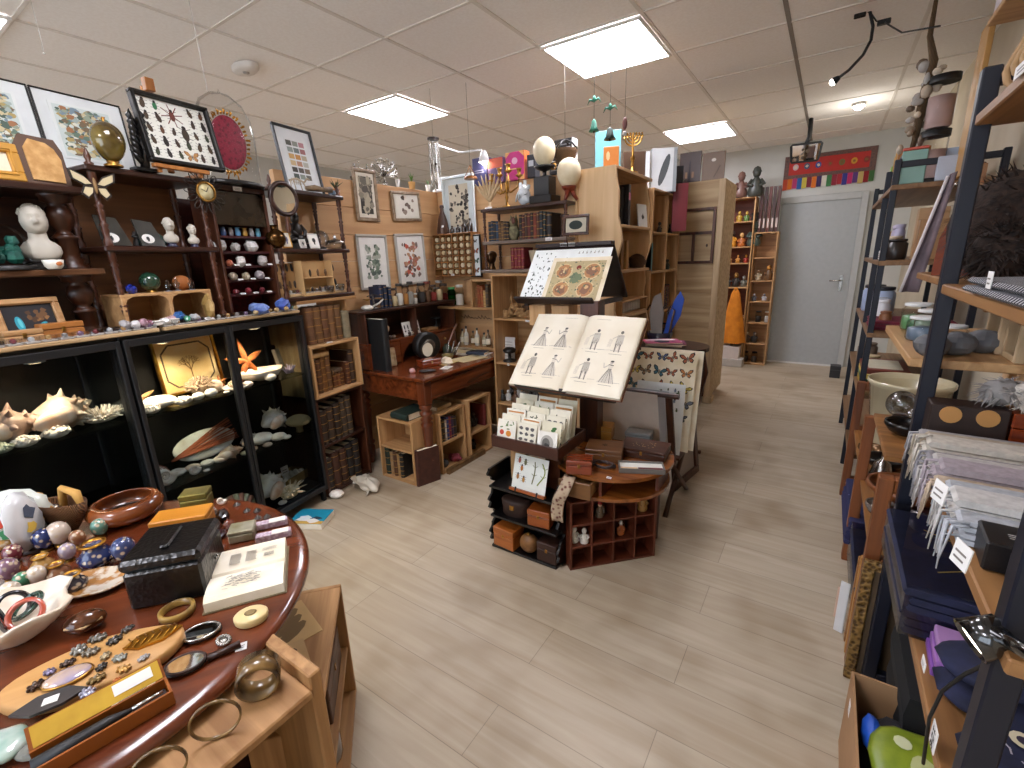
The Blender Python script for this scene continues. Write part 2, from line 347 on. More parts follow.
# ---- turned wooden etageres on top
def turned(t,x,y,z0,z1,r=.012,m=None,name='post'):
    h=z1-z0; pr=[(r*1.3,0),(r*1.3,.02)]; n=3
    for k in range(n):
        a=.02+(h-.06)*k/n; b=.02+(h-.06)*(k+1)/n
        pr+=[(r*.8,a+.01),(r*1.0,(a+b)/2),(r*1.15,b-.03),(r*.7,b-.022),(r*1.35,b-.012),(r*.7,b-.003)]
    pr+=[(r*1.2,h-.035),(r*1.2,h)]
    return G().lathe(pr,10,(x,y,z0)).build(name,m or DARKZ,t)
def etagere(s0,s1,zs,D,label,d0=.06,posts=True,finial=True,back=None):
    t=thing('wooden_etagere',LZ.pt(s0,d0),LZ.ang,label,'shelf unit','dark turned shelf units on the cabinets'); w=s1-s0
    for z in zs: G().box(-.015,w+.015,-.012,D,z-.022,z,.005).build('shelf',DARK,t)
    for a,b in zip(zs,zs[1:]):
        for x in (.012,w-.012):
            for y in (.012,D-.02): turned(t,x,y,a,b-.022)
    if finial:
        for x in (.012,w-.012): G().lathe([(.014,0),(.016,.008),(.007,.014),(.012,.03),(.010,.04),(.003,.06)],10,(x,.012,zs[-1])).build('finial',DARKZ,t)
    if back: G().box(.005,w-.005,D-.012,D-.004,zs[0],zs[-1]-.02).build('back_panel',back,t)
    return t
etagere(.415,.845,(1.205,1.533,1.83),.24,'dark turned wood shelf unit holding paired small white busts',back=wood('brown_back_board','#7a4f2e','#5a371e','x'))
etagere(1.20,1.70,(1.262,1.53,1.845),.24,'dark turned wood shelf unit at right with sunglass stand mirror in front'.replace('sunglass stand mirror','a round mirror'))
# left dark sideboard top with ball turned columns
t=thing('antique_sideboard_top',LZ.pt(-.47,.06),LZ.ang,'dark antique shelf unit with bulbous turned columns, at the left edge','shelf unit'); w=.86
for z in (1.448,1.745): G().box(0,w,0,.28,z-.024,z,.004).build('shelf',wood('worn_oak_edge','#6b4526','#3a2213','x',.4) if z<1.5 else DARK,t)
G().box(0,w,.27,.28,1.18,1.72).build('back_panel',DARK,t)
for x in (.80,.20):
    for z,h in ((1.18,.244),(1.448,.273)):
        pr=[(.05,0),(.05,.012),(.036,.018),(.042,.03),(.028,.04),(.034,.05),(.034,.10),(.042,.105),(.030,.115),(.020,.125),(.030,.135),(.040,.155),(.044,.175),(.038,.20),(.020,.215),(.046,.222),(.046,.235),(.05,.238),(.05,.244)]
        G().lathe([(r,zz*h/.244) for r,zz in pr],16,(x,.10,z)).build('column',wood('column_wood','#44220f','#241006','z',.35),t)
# red velvet mineral display between the etageres
t=thing('mineral_display_case',LZ.pt(.875,.07),LZ.ang,'dark display case lined in deep red, rows of minerals on five steps','display case'); VEL=mat('red_velvet','#5a0f14',.95,0,'#3c090d',scale=40)
w=.30
for x in (0,w-.014): G().box(x,x+.014,0,.16,1.205,1.80,.002).build('side_panel',DARKZ,t)
G().box(0,w,0,.16,1.80,1.825,.003).build('top_panel',DARK,t); G().box(0,w,0,.16,1.185,1.205).build('bottom_panel',DARK,t)
G().box(.014,w-.014,.145,.155,1.205,1.80).build('velvet_back',VEL,t)
MINZ=(1.305,1.375,1.445,1.515,1.59)
for z in MINZ: G().box(.014,w-.014,.02,.145,z-.012,z,.002).build('shelf',wood('red_dark_shelf','#47141a','#2a0a0d','x'),t)
G().box(.014,w-.014,.008,.02,1.64,1.795).build('upper_pane',mat('smoked_pane','#33281d',.15,0,'#241b13'),t)
# ---- bookcase of old books between cabinet and desk
def shelfbox(name,s0,s1,z0,z1,D,d0,label,m1,m2): return crate(name,LZ.pt(s0,d0,z0),LZ.ang,s1-s0,D,z1-z0,label,'crate',mx=m1,mz=m2)
shelfbox('pine_crate',1.262,1.655,.655,.975,.30,.01,'open pine crate of worn brown books, at waist height beside the cabinet',PINE,PINEZ)
t=thing('dark_bookshelf',LZ.pt(1.262,.03),LZ.ang,'dark low bookshelf of big leather volumes underneath the pine crate','bookshelf')
for x in (0,.375): G().box(x,x+.018,0,.30,0,.652,.002).build('side_panel',DARKZ,t)
for z in (.03,.35,.652): G().box(.018 if z<.65 else 0,.375 if z<.65 else .393,0,.30,z-.02,z,.002).build('shelf',DARK,t)
G().box(.018,.375,.29,.30,.03,.63).build('back_panel',DARK,t)
t=thing('top_board_stand',LZ.pt(1.262,.05,.977),LZ.ang,'pale board and brackets over the brown volumes, carrying the right-hand turned shelf unit','shelf')
G().box(-.01,.46,0,.30,.243,.262,.002).build('board',CRATE,t)
for x in (-.01,.375): G().box(x,x+.016,.02,.28,0,.243,.002).build('bracket',CRATEZ,t)
# ---- desk
DZ=Zone((-2.055,2.03),(-2.055,2.98))
t=thing('writing_desk',DZ.pt(0,0,0),DZ.ang,'mahogany writing desk on turned legs, strewn with papers and curios','desk'); w=.93; D=.68
G().box(-.02,w,-.02,D,.695,.72,.006).build('tabletop',MAHOG,t)
g=G(); g.box(.02,w,.0,.022,.565,.695,.003); g.box(.0,.02,.02,D,.565,.695,.003); g.box(w-.02,w,.02,D,.565,.695,.003); g.box(.06,w-.06,-.004,.002,.585,.68,.004); g.build('apron',MAHOG,t)
for x in (.03,w-.03):
    for y in (.03,D-.04):
        g=G(); g.box(x-.034,x+.034,y-.034,y+.034,.54,.695,.004)
        g.lathe([(.02,0),(.030,.01),(.026,.04),(.034,.05),(.036,.13),(.024,.145),(.040,.155),(.040,.17),(.027,.18),(.031,.30),(.037,.39),(.043,.41),(.028,.425),(.044,.44),(.029,.458),(.043,.475),(.043,.485),(.026,.50),(.044,.52),(.040,.54)],16,(x,y,0)); g.build('leg',MAHOGZ,t)
# back of the desk: drawer riser, long ledge and upper shelf
rs=t; RY=.50
G().box(0,w,RY,D,.888,.905,.002).build('ledge',MAHOG,rs); 
G().box(0,w,RY+.16,D,.72,1.12).build('riser_back',DARK,rs)
for a,b in ((0,.30),(.62,.93)):
    dr=G().box(a,b,RY+.006,RY+.16,.724,.886,.003).build('drawer',MAHOG,rs); G().lathe([(.004,0),(.010,.008),(.008,.016),(.001,.02)],10).build('knob',BRASS,dr,loc=((a+b)/2,RY+.006,.83),rx=pi/2)
G().prism([(.30+.16+.15*math.cos(pi*k/12),.72+.145*math.sin(pi*k/12)) for k in range(13)]+[(.30,.72),(.30,.888),(.62,.888),(.62,.72)],RY+.005,RY+.02).build('arched_opening',MAHOG,rs)
for x in (0,.47,w-.015): G().box(x,x+.015,RY,D,.905,1.11,.002).build('upright',DARKZ,rs)
G().box(-.06,w,RY-.01,D,1.11,1.128,.003).build('upper_shelf',DARK,rs)
# crates under the desk
crate('pine_crate',(-2.44,2.0-.06,.0),0,.33,.24,.44,'open pine crate at the desk leg, books stacked in its lower half','crate',shelves=(.235,),mx=PINE,mz=PINEZ)
crate('pine_crate',(-2.07,2.16,0),pi/2,.27,.26,.44,'pine crate under the desk with small coloured books on its shelf','crate',shelves=(.22,),mx=PINE,mz=PINEZ,backm=DARK)
crate('pine_crate',(-2.05,2.45,0),pi/2,.27,.26,.46,'pine crate under the far desk end, holding dark figures','crate',shelves=(.20,),mx=PINE,mz=PINEZ,backm=DARK)
# ---- shelves of the back partition
QY=3.12
crate('pigeonhole_box',(-2.83+.05,QY-.13,1.315),0,.41,.12,.34,'wooden pigeonhole box filled with rolled labels, on the back partition','box',shelves=tuple(.016+.0515*k for k in range(1,6)),dividers=tuple(.016+.063*k for k in range(1,6)),th=.010,mx=OAK,mz=OAK)
t=thing('pine_wall_shelf',(-2.74,QY-.20,0),0,'pine shelf in the corner carrying lidded jars and green bottle','shelf')
G().box(0,.72,0,.20,1.055,1.075,.002).build('board',PINE,t); G().box(.39,.405,0,.20,1.075,1.29,.002).build('upright',PINEZ,t); G().box(.405,.72,.01,.19,1.275,1.29,.002).build('upper_board',PINE,t)
t=thing('bottle_shelf',(-2.60,QY-.155,0),0,'low plank shelf of small labelled bottles behind the desk end','shelf')
G().box(0,.56,0,.15,.725,.745,.002).build('board',PINE,t); G().box(.0,.02,.02,.15,0,.725,.002).build('support',PINEZ,t); G().box(.54,.56,.02,.15,0,.725,.002).build('support',PINEZ,t)
# dark etagere on the pine units
EY=2.86
t=thing('wooden_etagere',(-2.16,EY,0),0,'dark two tier shelf of leather books, ostrich eggs on its top','shelf unit'); w=.70
for z,x0,m in ((1.79,0,DARK),(1.565,0,wood('whitewashed_edge','#8d7f72','#5a4a40','x')),(1.362,-.02,wood('whitewashed_edge','#8d7f72','#5a4a40','x'))): G().box(x0,w,-.01,.22,z-.022,z,.003).build('shelf',m,t)
for a,b in ((1.362,1.543),(1.565,1.768)):
    for x in (.015,w-.02):
        for y in (.015,.20): turned(t,x,y,a,b,.010)
# pine unit facing the camera
UY=2.76
crate('pine_bookcase',(-2.03,UY,0),0,.57,.33,1.335,'tall pine shelf unit of bones, minerals and skulls behind the print stand','bookcase',shelves=(.37,.69,1.02),mx=PINE,mz=PINEZ)
# tall unit facing the aisle
TX=-1.18; TZ=Zone((TX,3.02),(TX,4.70))
def wavy(x0,x1,z1,n=26): return [(x0,0)]+[(x1+.018*math.sin(9*z1*k/n)+.012*math.sin(21*z1*k/n+1),z1*k/n) for k in range(n+1)]+[(x0,z1)]
t=thing('wavy_edge_bookcase',(TX,3.0,0),0,'tall beech shelf unit with a wavy edged end board, beside the eggs','bookcase')
G().prism(wavy(-.26,.012,1.985),0,.028).build('wavy_end_board',BEECH,t)
G().prism([(q[0]-.03,q[1]) for q in wavy(-.2,.0,1.985)],.735,.76).build('wavy_divider',BEECH,t)
for z in (.35,.72,1.005,1.335,1.635,1.985): G().box(-.26,-.008,.028,.735,z-.02,z,.002).build('shelf',PINEY,t)
G().box(-.275,-.26,.0,.76,0,1.985).build('back_panel',BEECH,t)
t=thing('narrow_pine_board',(-1.445,2.975,0),0,'narrow upright beech board between the eggs and the wavy end board','board'); G().box(-.07,-.014,.0,.02,1.34,1.93,.003).build('plank',BEECH,t); G().box(-.012,-.002,.004,.02,1.34,1.93).build('edge_strip',BEECH,t)
crate('stacked_bookcase',(TX-.01,3.79,0),pi/2,.80,.27,1.93,'tall pine shelf unit with three compartments, next to the wavy edged one','bookcase',shelves=(.33,.66,.95,1.30,1.61),dividers=(.42,),mx=PINEY,mz=PINEZ)
# red cabinet door/book panel and pine panelled cabinet
PY=4.70
t=thing('pine_panelled_cabinet',(-1.30,PY,0),0,'tall pine cabinet end with a dark framed window panel','cabinet'); w=.46
G().box(0,w,.0,.55,.06,2.06,.004).build('body',PALE,t)
for a,b in ((.06,.40),(.41,.74),(.745,1.06),(1.065,1.35),(1.36,2.06)): G().box(.004,w-.004,-.006,.0,a,b,.003).build('plank',wood('weathered_pine','#c3ab84','#957853','x',.6,2.5),t)
G().box(w-.055,w+.0,-.014,-.006,.06,2.06,.002).build('corner_strip',PALEZ,t)
f=G(); 
for q in ((.03,.055,1.34,1.83),(.375,.40,1.34,1.83),(.055,.375,1.805,1.83),(.055,.375,1.34,1.365),(.055,.375,1.60,1.625),(.205,.228,1.365,1.60)): f.box(q[0],q[1],-.028,-.006,q[2],q[3],.002)
f.build('window_frame',DARKZ,t); G().ell((.34,-.03,1.50),(.009,.008,.014)).build('knob',DARK,t)
f=G(); f.box(.01,.035,-.02,-.006,.06,.40); f.box(w-.075,w-.055,-.02,-.006,.06,.40); f.box(.035,w-.075,-.02,-.006,.375,.40); f.build('lower_door_frame',DARKZ,t)
G().box(.0,.05,-.01,.06,0,.06,.004).build('foot',PALEZ,t); G().box(w-.06,w+.02,-.03,.10,0,.06,.004).build('foot',PALEZ,t)
# shelves at the far end
crate('far_shelf_unit',(-1.245,6.62,0),0,.415,.25,2.08,'narrow pine shelf unit of figures at the far end, left of the two','shelf unit',shelves=(.26,.62,1.00,1.30,1.50,1.80),mx=PINE,mz=PINEZ,backm=wood('far_back','#7a3a20','#5a2612','x'))
crate('far_shelf_unit',(-.823,6.66,0),0,.265,.22,1.66,'narrow pine shelf unit against the door frame at the far end','shelf unit',shelves=(.28,.55,.82,1.08,1.36),mx=PINE,mz=PINEZ)
# ---- right hand side
RZ1=Zone((.25,1.66),(.25,.80))
def rack(loc,rz,w,d,h,posts,shelves,label,m,sm,pw=.035):
    t=thing('metal_shelf_rack',loc,rz,label,'shelf rack','dark steel shelf racks along the right wall')
    for x in posts:
        for y in (0,d-pw): G().box(x,x+pw,y,y+pw,0,h,.003).build('upright',m,t)
        for z in (h-.04,.05): G().box(x+.002,x+pw-.002,pw,d-pw,z,z+.03,.002).build('cross_bar',m,t)
    for z in shelves: G().box(.0,w,.0 if pw<.03 else .004,d-.002,z-.025,z,.003).build('shelf',sm,t)
    return t
SHW=wood('brown_shelf_board','#a07446','#7b5430','x',.5)
rack((.245,1.675,0),-pi/2,.93,.36,1.82,(0,.865),(.575,.905,1.325,1.72),'dark blue steel rack stacked with shawls and folded cloths, nearest on the right',NAVY,SHW)
t=rack((.215,4.62,0),-pi/2,1.42,.42,1.85,(0,.93,1.385),(.25,.62,.97,1.355,1.73),'dark steel rack of tins and boxes near the grey door',NAVY,wood('brown_shelf_board_far','#8d6a48','#6a4b2d','x',.5),.028)
t=thing('pine_shelf',(.22,2.42,0),-pi/2,'pine plank shelf of green glassware, between the two steel racks','shelf'); G().box(0,.72,0,.40,1.09,1.115,.002).build('board',PINE,t)
for x in (.0,.70): G().box(x,x+.02,.38,.40,.72,1.09,.002).build('support',PINEZ,t)
# low wooden rack with open end frames
t=thing('low_wooden_rack',(.205,3.19,0),-pi/2,'low red-brown rack with open ends crammed with bowls and packets','rack'); w=1.47
for x in (0,.72,1.425):
    for y in (0,.36): G().box(x,x+.045,y,y+.04,0,.70+.02*x,.003).build('post',TRAYW,t)
    for z in (.655+.02*x,.40,.08): G().box(x+.004,x+.041,.04,.36,z,z+.045,.003).build('cross_rail',TRAYW,t)
for z in (.42,.10): G().box(.0,w,.02,.39,z-.018,z,.002).build('shelf',OAK,t)
# ================================================================ kit of small things
def rot(p,a,c=(0,0)): return (c[0]+p[0]*math.cos(a)-p[1]*math.sin(a),c[1]+p[0]*math.sin(a)+p[1]*math.cos(a))
def circ(cx,cz,rx,rz,n=14,a=0): return [rot((rx*math.cos(2*pi*k/n),rz*math.sin(2*pi*k/n)),a,(cx,cz)) for k in range(n)]
def blob(cx,cz,r,n=9,j=.3,sx=1): return [(cx+sx*r*(1+R.uniform(-j,j))*math.cos(2*pi*k/n),cz+r*(1+R.uniform(-j,j))*math.sin(2*pi*k/n)) for k in range(n)]
def line(a,b,w):
    d=V((b[0]-a[0],b[1]-a[1])); n=V((-d.y,d.x)); n=n/max(n.length,1e-9)*w/2
    return [(a[0]+n.x,a[1]+n.y),(a[0]-n.x,a[1]-n.y),(b[0]-n.x,b[1]-n.y),(b[0]+n.x,b[1]+n.y)]
class Art:
    """ink shapes lying on a sheet: y is the height of the layer above the paper"""
    def __init__(s,w,h,paper): s.g=G(); s.m=[paper]; s.g.box(0,w,0,.0016,0,h); s.w=w;s.h=h; s.y=-.0004
    def col(s,c,rough=.7):
        k=C(c,rough) if isinstance(c,str) else c
        if k not in s.m: s.m.append(k)
        s.g.c=s.m.index(k)
    def p(s,poly,c): s.col(c); s.y-=.000004; s.g.flat(poly[::-1] if sum(poly[i][0]*poly[(i+1)%len(poly)][1]-poly[(i+1)%len(poly)][0]*poly[i][1] for i in range(len(poly)))<0 else poly,s.y)
    def rect(s,x0,x1,z0,z1,c): s.p([(x0,z0),(x1,z0),(x1,z1),(x0,z1)],c)
    def butterfly(s,cx,cz,r,a,c,c2='#2a211c'):
        for sg in (1,-1):
            s.p([rot((sg*x*r,z*r),a,(cx,cz)) for x,z in ((.05,.05),(.45,.62),(.95,.72),(.98,.42),(.7,.08),(.3,-.02))],c2)
            s.p([rot((sg*x*r,z*r),a,(cx,cz)) for x,z in ((.12,.10),(.45,.52),(.82,.60),(.82,.42),(.6,.14),(.3,.04))],c)
            s.p([rot((sg*x*r,z*r),a,(cx,cz)) for x,z in ((.05,0),(.5,.0),(.72,-.25),(.5,-.62),(.2,-.45))],c2)
            s.p([rot((sg*x*r,z*r),a,(cx,cz)) for x,z in ((.12,-.05),(.45,-.06),(.58,-.25),(.44,-.48),(.22,-.36))],c)
        s.p([rot((x*r,z*r),a,(cx,cz)) for x,z in ((-.05,.3),(.05,.3),(.06,-.35),(-.06,-.35))],'#221a16')
    def beetle(s,cx,cz,r,c,legs=True,a=0):
        if legs:
            for sg in (1,-1):
                for k in (-.45,0,.45): s.p(line(rot((0,k*r),a,(cx,cz)),rot((sg*.85*r,k*r*1.5+.1*r),a,(cx,cz)),.07*r),'#2a221c')
        s.p(circ(cx,cz-.1*r,.45*r,.8*r,12,a),c); s.p([rot(q,a,(cx,cz)) for q in circ(0,.75*r,.28*r,.28*r,8)],'#231b17')
    def figure(s,cx,cz,r,kind=0,c='#4a4540',c2='#8c857b'):
        L=lambda a,b,k,q: s.p(line((cx+a[0]*r,cz+a[1]*r),(cx+b[0]*r,cz+b[1]*r),k*r),q)
        for k in range(6): x=R.uniform(-.7,.7); L((x-.25,-.98+R.random()*.1),(x+.3,-.93+R.random()*.1),.03,c2)
        if kind==0:   # lady in a wide skirt
            s.p([(cx+x*r,cz+z*r) for x,z in ((-.55,-1),(.58,-1),(.42,-.4),(.13,.12),(.2,.5),(-.18,.5),(-.12,.12),(-.42,-.45))],'#d3c9b8')
            for k in range(9): L((-.1+.025*k,.1),(-.52+.13*k+R.uniform(-.05,.05),-.98),.025+.02*(k%3==0),c2 if k%2 else c)
            for k in range(5): L((-.5+.03*k,-.95+.12*k),(.5-.03*k,-.9+.12*k),.02,c2)
            L((-.18,.5),(.2,.45),.06,c); L((-.12,.14),(.13,.14),.05,c); s.p(circ(cx,cz+.68*r,.12*r,.16*r,9),c2); s.p(circ(cx+.02*r,cz+.78*r,.14*r,.08*r,8),c)
            sg=R.choice((1,-1)); L((sg*.16,.45),(sg*.45,.2),.08,c2); L((sg*.45,.2),(sg*.55,.6),.06,c2)
        else:         # standing figure in a coat
            s.p([(cx+x*r,cz+z*r) for x,z in ((-.22,-1),(-.1,-1),(0,-.3),(.1,-1),(.24,-1),(.22,-.1),(.26,.5),(-.1,.58),(-.26,.3))],'#cdc3b2')
            for k in range(11): L((-.24+.047*k,.5),(-.26+.05*k,-.4+R.uniform(-.1,.1)),.028,c if k%2 else c2)
            s.p([(cx+x*r,cz+z*r) for x,z in ((-.25,.3),(.25,.45),(.3,-.3),(.12,.1),(-.1,-.2))],c2); L((-.18,-.3),(-.16,-1),.07,c); L((.16,-.3),(.18,-1),.06,c)
            s.p(circ(cx+.02*r,cz+.74*r,.12*r,.15*r,9),c); L((-.2,.4),(-.55,.15),.07,c2)
            for k in range(5): L((-.8+.06*k,-.6),(-.75+.06*k,.1),.02,c2)
    def lines(s,x0,x1,z0,z1,n,c='#8f877a',f=.35):
        d=(z1-z0)/n
        for k in range(n): s.rect(x0,x1-(R.random()*.15*(x1-x0)),z0+d*k,z0+d*k+d*f,c)
    def words(s,txt,x,z,h,c='#3b352d',gap=.18):   # blocky capital letters made of strokes
        F5={'A':'011 101 111 101 101','B':'110 101 110 101 110','C':'011 100 100 100 011','D':'110 101 101 101 110','E':'111 100 110 100 111','0':'111 101 101 101 111','1':'010 110 010 010 111','N':'101 111 111 111 101','O':'111 101 101 101 111','R':'110 101 110 101 101','S':'011 100 010 001 110','T':'111 010 010 010 010','I':'111 010 010 010 111','L':'100 100 100 100 111','8':'111 101 111 101 111','€':'011 110 111 110 011','5':'111 100 111 001 111','H':'101 101 111 101 101','G':'011 100 101 101 011',' ':'000 000 000 000 000'}
        q=h/5; cx=x
        for ch in txt:
            for r_,row in enumerate(F5.get(ch,'111 101 101 101 111').split()):
                for k,b in enumerate(row):
                    if b=='1': s.rect(cx+k*q,cx+k*q+q,z+(4-r_)*q,z+(5-r_)*q,c)
            cx+=q*3+h*gap
    def put(s,name,parent,loc=(0,0,0),**k): return s.g.build(name,s.m,parent,loc=loc,**k)
def frame_parts(t,w,h,fw,fm,mw=0,mm=None,art=None,depth=.018,pw=None,ph=None,fprof=True,glassy=None):
    """moulding, mount and print of a picture; origin bottom left, facing -y"""
    g=G(); b=.003
    for q in ((0,w,0,fw),(0,w,h-fw,h)): g.box(q[0],q[1],-depth,0,q[2],q[3],b)
    for q in ((0,fw),(w-fw,w)): g.box(q[0],q[1],-depth,0,fw,h-fw,b)
    if fprof and fw>.012:
        k=fw*.62
        for q in ((k,w-k,k,k+.004),(k,w-k,h-k-.004,h-k)): g.box(q[0],q[1],-depth-.004,-depth,q[2],q[3],.001)
        for q in ((k,k+.004),(w-k-.004,w-k)): g.box(q[0],q[1],-depth-.004,-depth,k,h-k,.001)
    g.build('frame_moulding',fm,t)
    G().box(fw,w-fw,-.006,-.001,fw,h-fw).build('mount_board',mm or WHITE,t)
    if art: art.put('print',t,(fw+mw,-.0085,fw+mw))
    if glassy: G().box(fw,w-fw,-depth*.85,-depth*.85+.002,fw,h-fw).build('glass_pane',glassy,t)
    return t
def picture(loc,rz,w,h,fw,fm,mw,mm,art,label,lean=0,group=None,depth=.018,name='framed_print',cat='picture',ry=0,glassy=None):
    t=thing(name,loc,rz,label,cat,group,rx=-lean,ry=ry); return frame_parts(t,w,h,fw,fm,mw,mm,art,depth,glassy=glassy)
BCOL=['#4a2b18','#5b3a20','#3a2417','#6b4526','#2f2019','#7a5530','#43301f','#553018']
LEATH={}
def leather(c):
    if c not in LEATH: LEATH[c]=mat('leather_'+c.lstrip('#'),c,.55,0,scale=30,var=.35,bump=.15)
    return LEATH[c]
def book(loc,rz,th,h,d,c,label,group,bands=4,gilt='#a27a3c',flat=False,lean=0,pages=CREAM,name='book',rx=0):
    """upright book, spine facing -y; flat=True lays it down with the spine to the front"""
    t=thing(name,loc,rz,label,'book',group,ry=lean if not flat else pi/2,rx=rx)
    m=leather(c); g=G(); b=.003; s=.006
    pr=[(th*.5-th*.5*math.cos(pi*k/6),-.35*th*math.sin(pi*k/6)) for k in range(7)]
    g.prism(pr+[(th,s),(0,s)],0,h,'z'); g.box(0,b,s,d,0,h); g.box(th-b,th,s,d,0,h)
    g.m(1)
    for k in range(bands):
        z=h*(.1+.8*k/max(1,bands-1)); g.prism([(x,y-.0012) for x,y in pr]+[(th,0),(0,0)],z-.002,z+.002,'z')
    g.build('cover',[m,C(gilt,.45,.3)],t)
    G().box(b,th-b,s,d-.004,.003,h-.003).build('page_block',pages,t)
    return t
def row_books(n,a,zone,z,d0,specs,group,fmt,depth=.16,gilt='#a27a3c',flatz=False):
    """books standing side by side from position a on a zone; specs: list of (thickness,height,colour,descr)"""
    x=a
    for i,(th,h,c,ds) in enumerate(specs):
        book(zone.pt(x,d0,z),zone.ang,th,h,depth,c,fmt%(ds,nth(i,len(specs))),group,R.choice((3,4,5)),gilt); x+=th+.0015
    return x
def jar(loc,rz,r,h,label,fill,lidc='#1d1a18',group=None,cat='jar',name='glass_jar',lid=True,gl=None):
    t=thing(name,loc,rz,label,cat,group)
    G().lathe([(r*.9,0),(r,.01*h/.1),(r,h*.78),(r*.8,h*.86),(r*.8,h*.9)],14).build('glass_body',gl or GLASS,t)
    G().lathe([(r*.86,.003),(r*.92,.012),(r*.92,h*.5),(r*.6,h*.56),(.001,h*.57)],12).build('contents',fill,t)
    if lid: G().lathe([(r*.86,h*.88),(r*.9,h*.89),(r*.9,h*.985),(r*.82,h),(.001,h)],14).build('lid',C(lidc,.4) if isinstance(lidc,str) else lidc,t)
    return t
def bottle(loc,r,h,label,c='#c9c3b0',group=None,cap='#3a2c20',paper=True,gl=None):
    t=thing('bottle',loc,0,label,'bottle',group)
    G().lathe([(r*.9,0),(r,.006),(r,h*.58),(r*.35,h*.72),(r*.33,h*.88)],12).build('glass_body',gl or C(c,.15,0,1),t)
    G().lathe([(r*.42,h*.86),(r*.42,h*.97),(r*.3,h)],10).build('stopper',C(cap,.5),t)
    if paper: G().lathe([(r*1.02,h*.15),(r*1.02,h*.48)],12,cap=False,a0=-pi*.95,a1=-pi*.05).build('paper_label',C('#e6dcc2',.8),t)
    return t
def box_thing(loc,rz,w,d,h,label,m,name='wooden_box',cat='box',group=None,lidh=.35,lidm=None,deco=None,clasp=True,b=.003,rx=0):
    t=thing(name,loc,rz,label,cat,group,rx=rx)
    G().box(0,w,0,d,0,h*(1-lidh)-.0008,b).build('body',m,t)
    ld=G().box(-.001,w+.001,-.001,d,h*(1-lidh)+.0008,h,b).build('lid',lidm or m,t)
    if deco: deco(ld,w,d,h)
    if clasp: G().box(w/2-.006,w/2+.006,-.004,-.0005,h*(1-lidh)-.010,h*(1-lidh)+.008,.001).build('clasp',BRASS,t)
    return t
SHELLC=mat('shell_cream','#e6d6c0',.45,0,'#cdb199',scale=22,bump=.2); SHELLW=mat('shell_white','#efe9df',.4,0,'#d9cdbd',scale=25,bump=.15); SHELLP=mat('shell_peach','#dcae8a',.4,0,'#efe0cc',scale=18); CORALW=mat('white_coral','#ece2d2',.85,0,'#cbbba4',scale=60,bump=.6); STAR=mat('dried_starfish','#b4672c',.8,0,'#8a4519',scale=50,bump=.6)
PEARL=mat('mother_of_pearl','#dfdcd2',.2,.2,'#b9c4be',scale=15,coat=.5)
def conch(loc,rz,L,label,m=None,spikes=7,group=None,tilt=0,name='conch_shell'):
    t=thing(name,loc,rz,label,'shell',group); g=G(); n=22; k=30
    pr=[(.004,0),(.10,.06),(.20,.18),(.31,.36),(.40,.52),(.385,.60),(.27,.68),(.23,.73),(.20,.76),(.15,.82),(.13,.85),(.08,.92),(.05,.95),(.004,1)]
    def fn(a,z): return (1+.05*math.sin(3*a+z*30/L)+.02*math.sin(11*a))
    g.at(0,0,.30*L,ry=pi/2-.12,rx=0); g.T=g.T@MX.Translation((0,0,-L/2)); g.lathe([(r*L*.85,z*L) for r,z in pr],32,fn=fn,sx=.8,cap=False)
    for z,r,n2,h_ in ((.56,.34,spikes,.17),(.74,.19,spikes,.09),(.84,.12,spikes-1,.05)):
        for q in range(n2):
            a=2*pi*(q+.3*z)/n2; d=V((math.cos(a)*.8,math.sin(a),.25)).normalized(); p=V((r*.8*L*math.cos(a)*.8,r*.8*L*math.sin(a),z*L)); g.cyl(p,p+d*h_*L*R.uniform(.8,1.15),.075*L*(h_/.17)**.5,.006*L,7,cap=False); g.build('whorled_body',m or SHELLC,t)
    a=G().at(0,0,.30*L,ry=pi/2-.12); a.T=a.T@MX.Translation((0,-.26*L,-.2*L)); a.ell((0,0,0),(.17*L,.09*L,.33*L),10,8); a.build('lip',SHELLP,t)
    return t
def spiral_shell(loc,rz,r,label,m=None,group=None,rx=0,name='spiral_shell'):
    t=thing(name,loc,rz,label,'shell',group); g=G(); P=[];RR=[]
    for k in range(60):
        a=k*.27; q=r*.62*math.exp(-.115*a*1.15); P.append((q*math.cos(-a),-.25*r*(1-q/r),r*.95+q*math.sin(-a))); RR.append(q*.55+.0005)
    g.tube(P,RR,9); g.build('coiled_body',m or SHELLW,t)
    l=G().tube([(p[0],p[1]-RR[i]*.98,p[2]) for i,p in enumerate(P[6:40],6)],[max(.0008,RR[i]*.07) for i in range(6,40)],4); l.build('growth_line',C('#8e8074',.6),t)
    return t
def clam(loc,rz,w,label,m=None,group=None,ribs=9,h=.45,name='clam_shell',tilt=0,cat='shell'):
    t=thing(name,loc,rz,label,cat,group,rx=tilt); g=G()
    def fn(d): a=math.atan2(d.y,d.x); return 1+.06*math.cos(ribs*2*a)*(1-abs(d.z))
    g.ell((0,0,w*h*.5),(w*.5,w*.42,w*h*.5),28,10,fn); g.build('shell_valve',m or SHELLW,t); 
    G().ell((0,w*.36,w*h*.55),(w*.08,w*.08,w*.07),8,6).build('hinge',m or SHELLW,t); return t
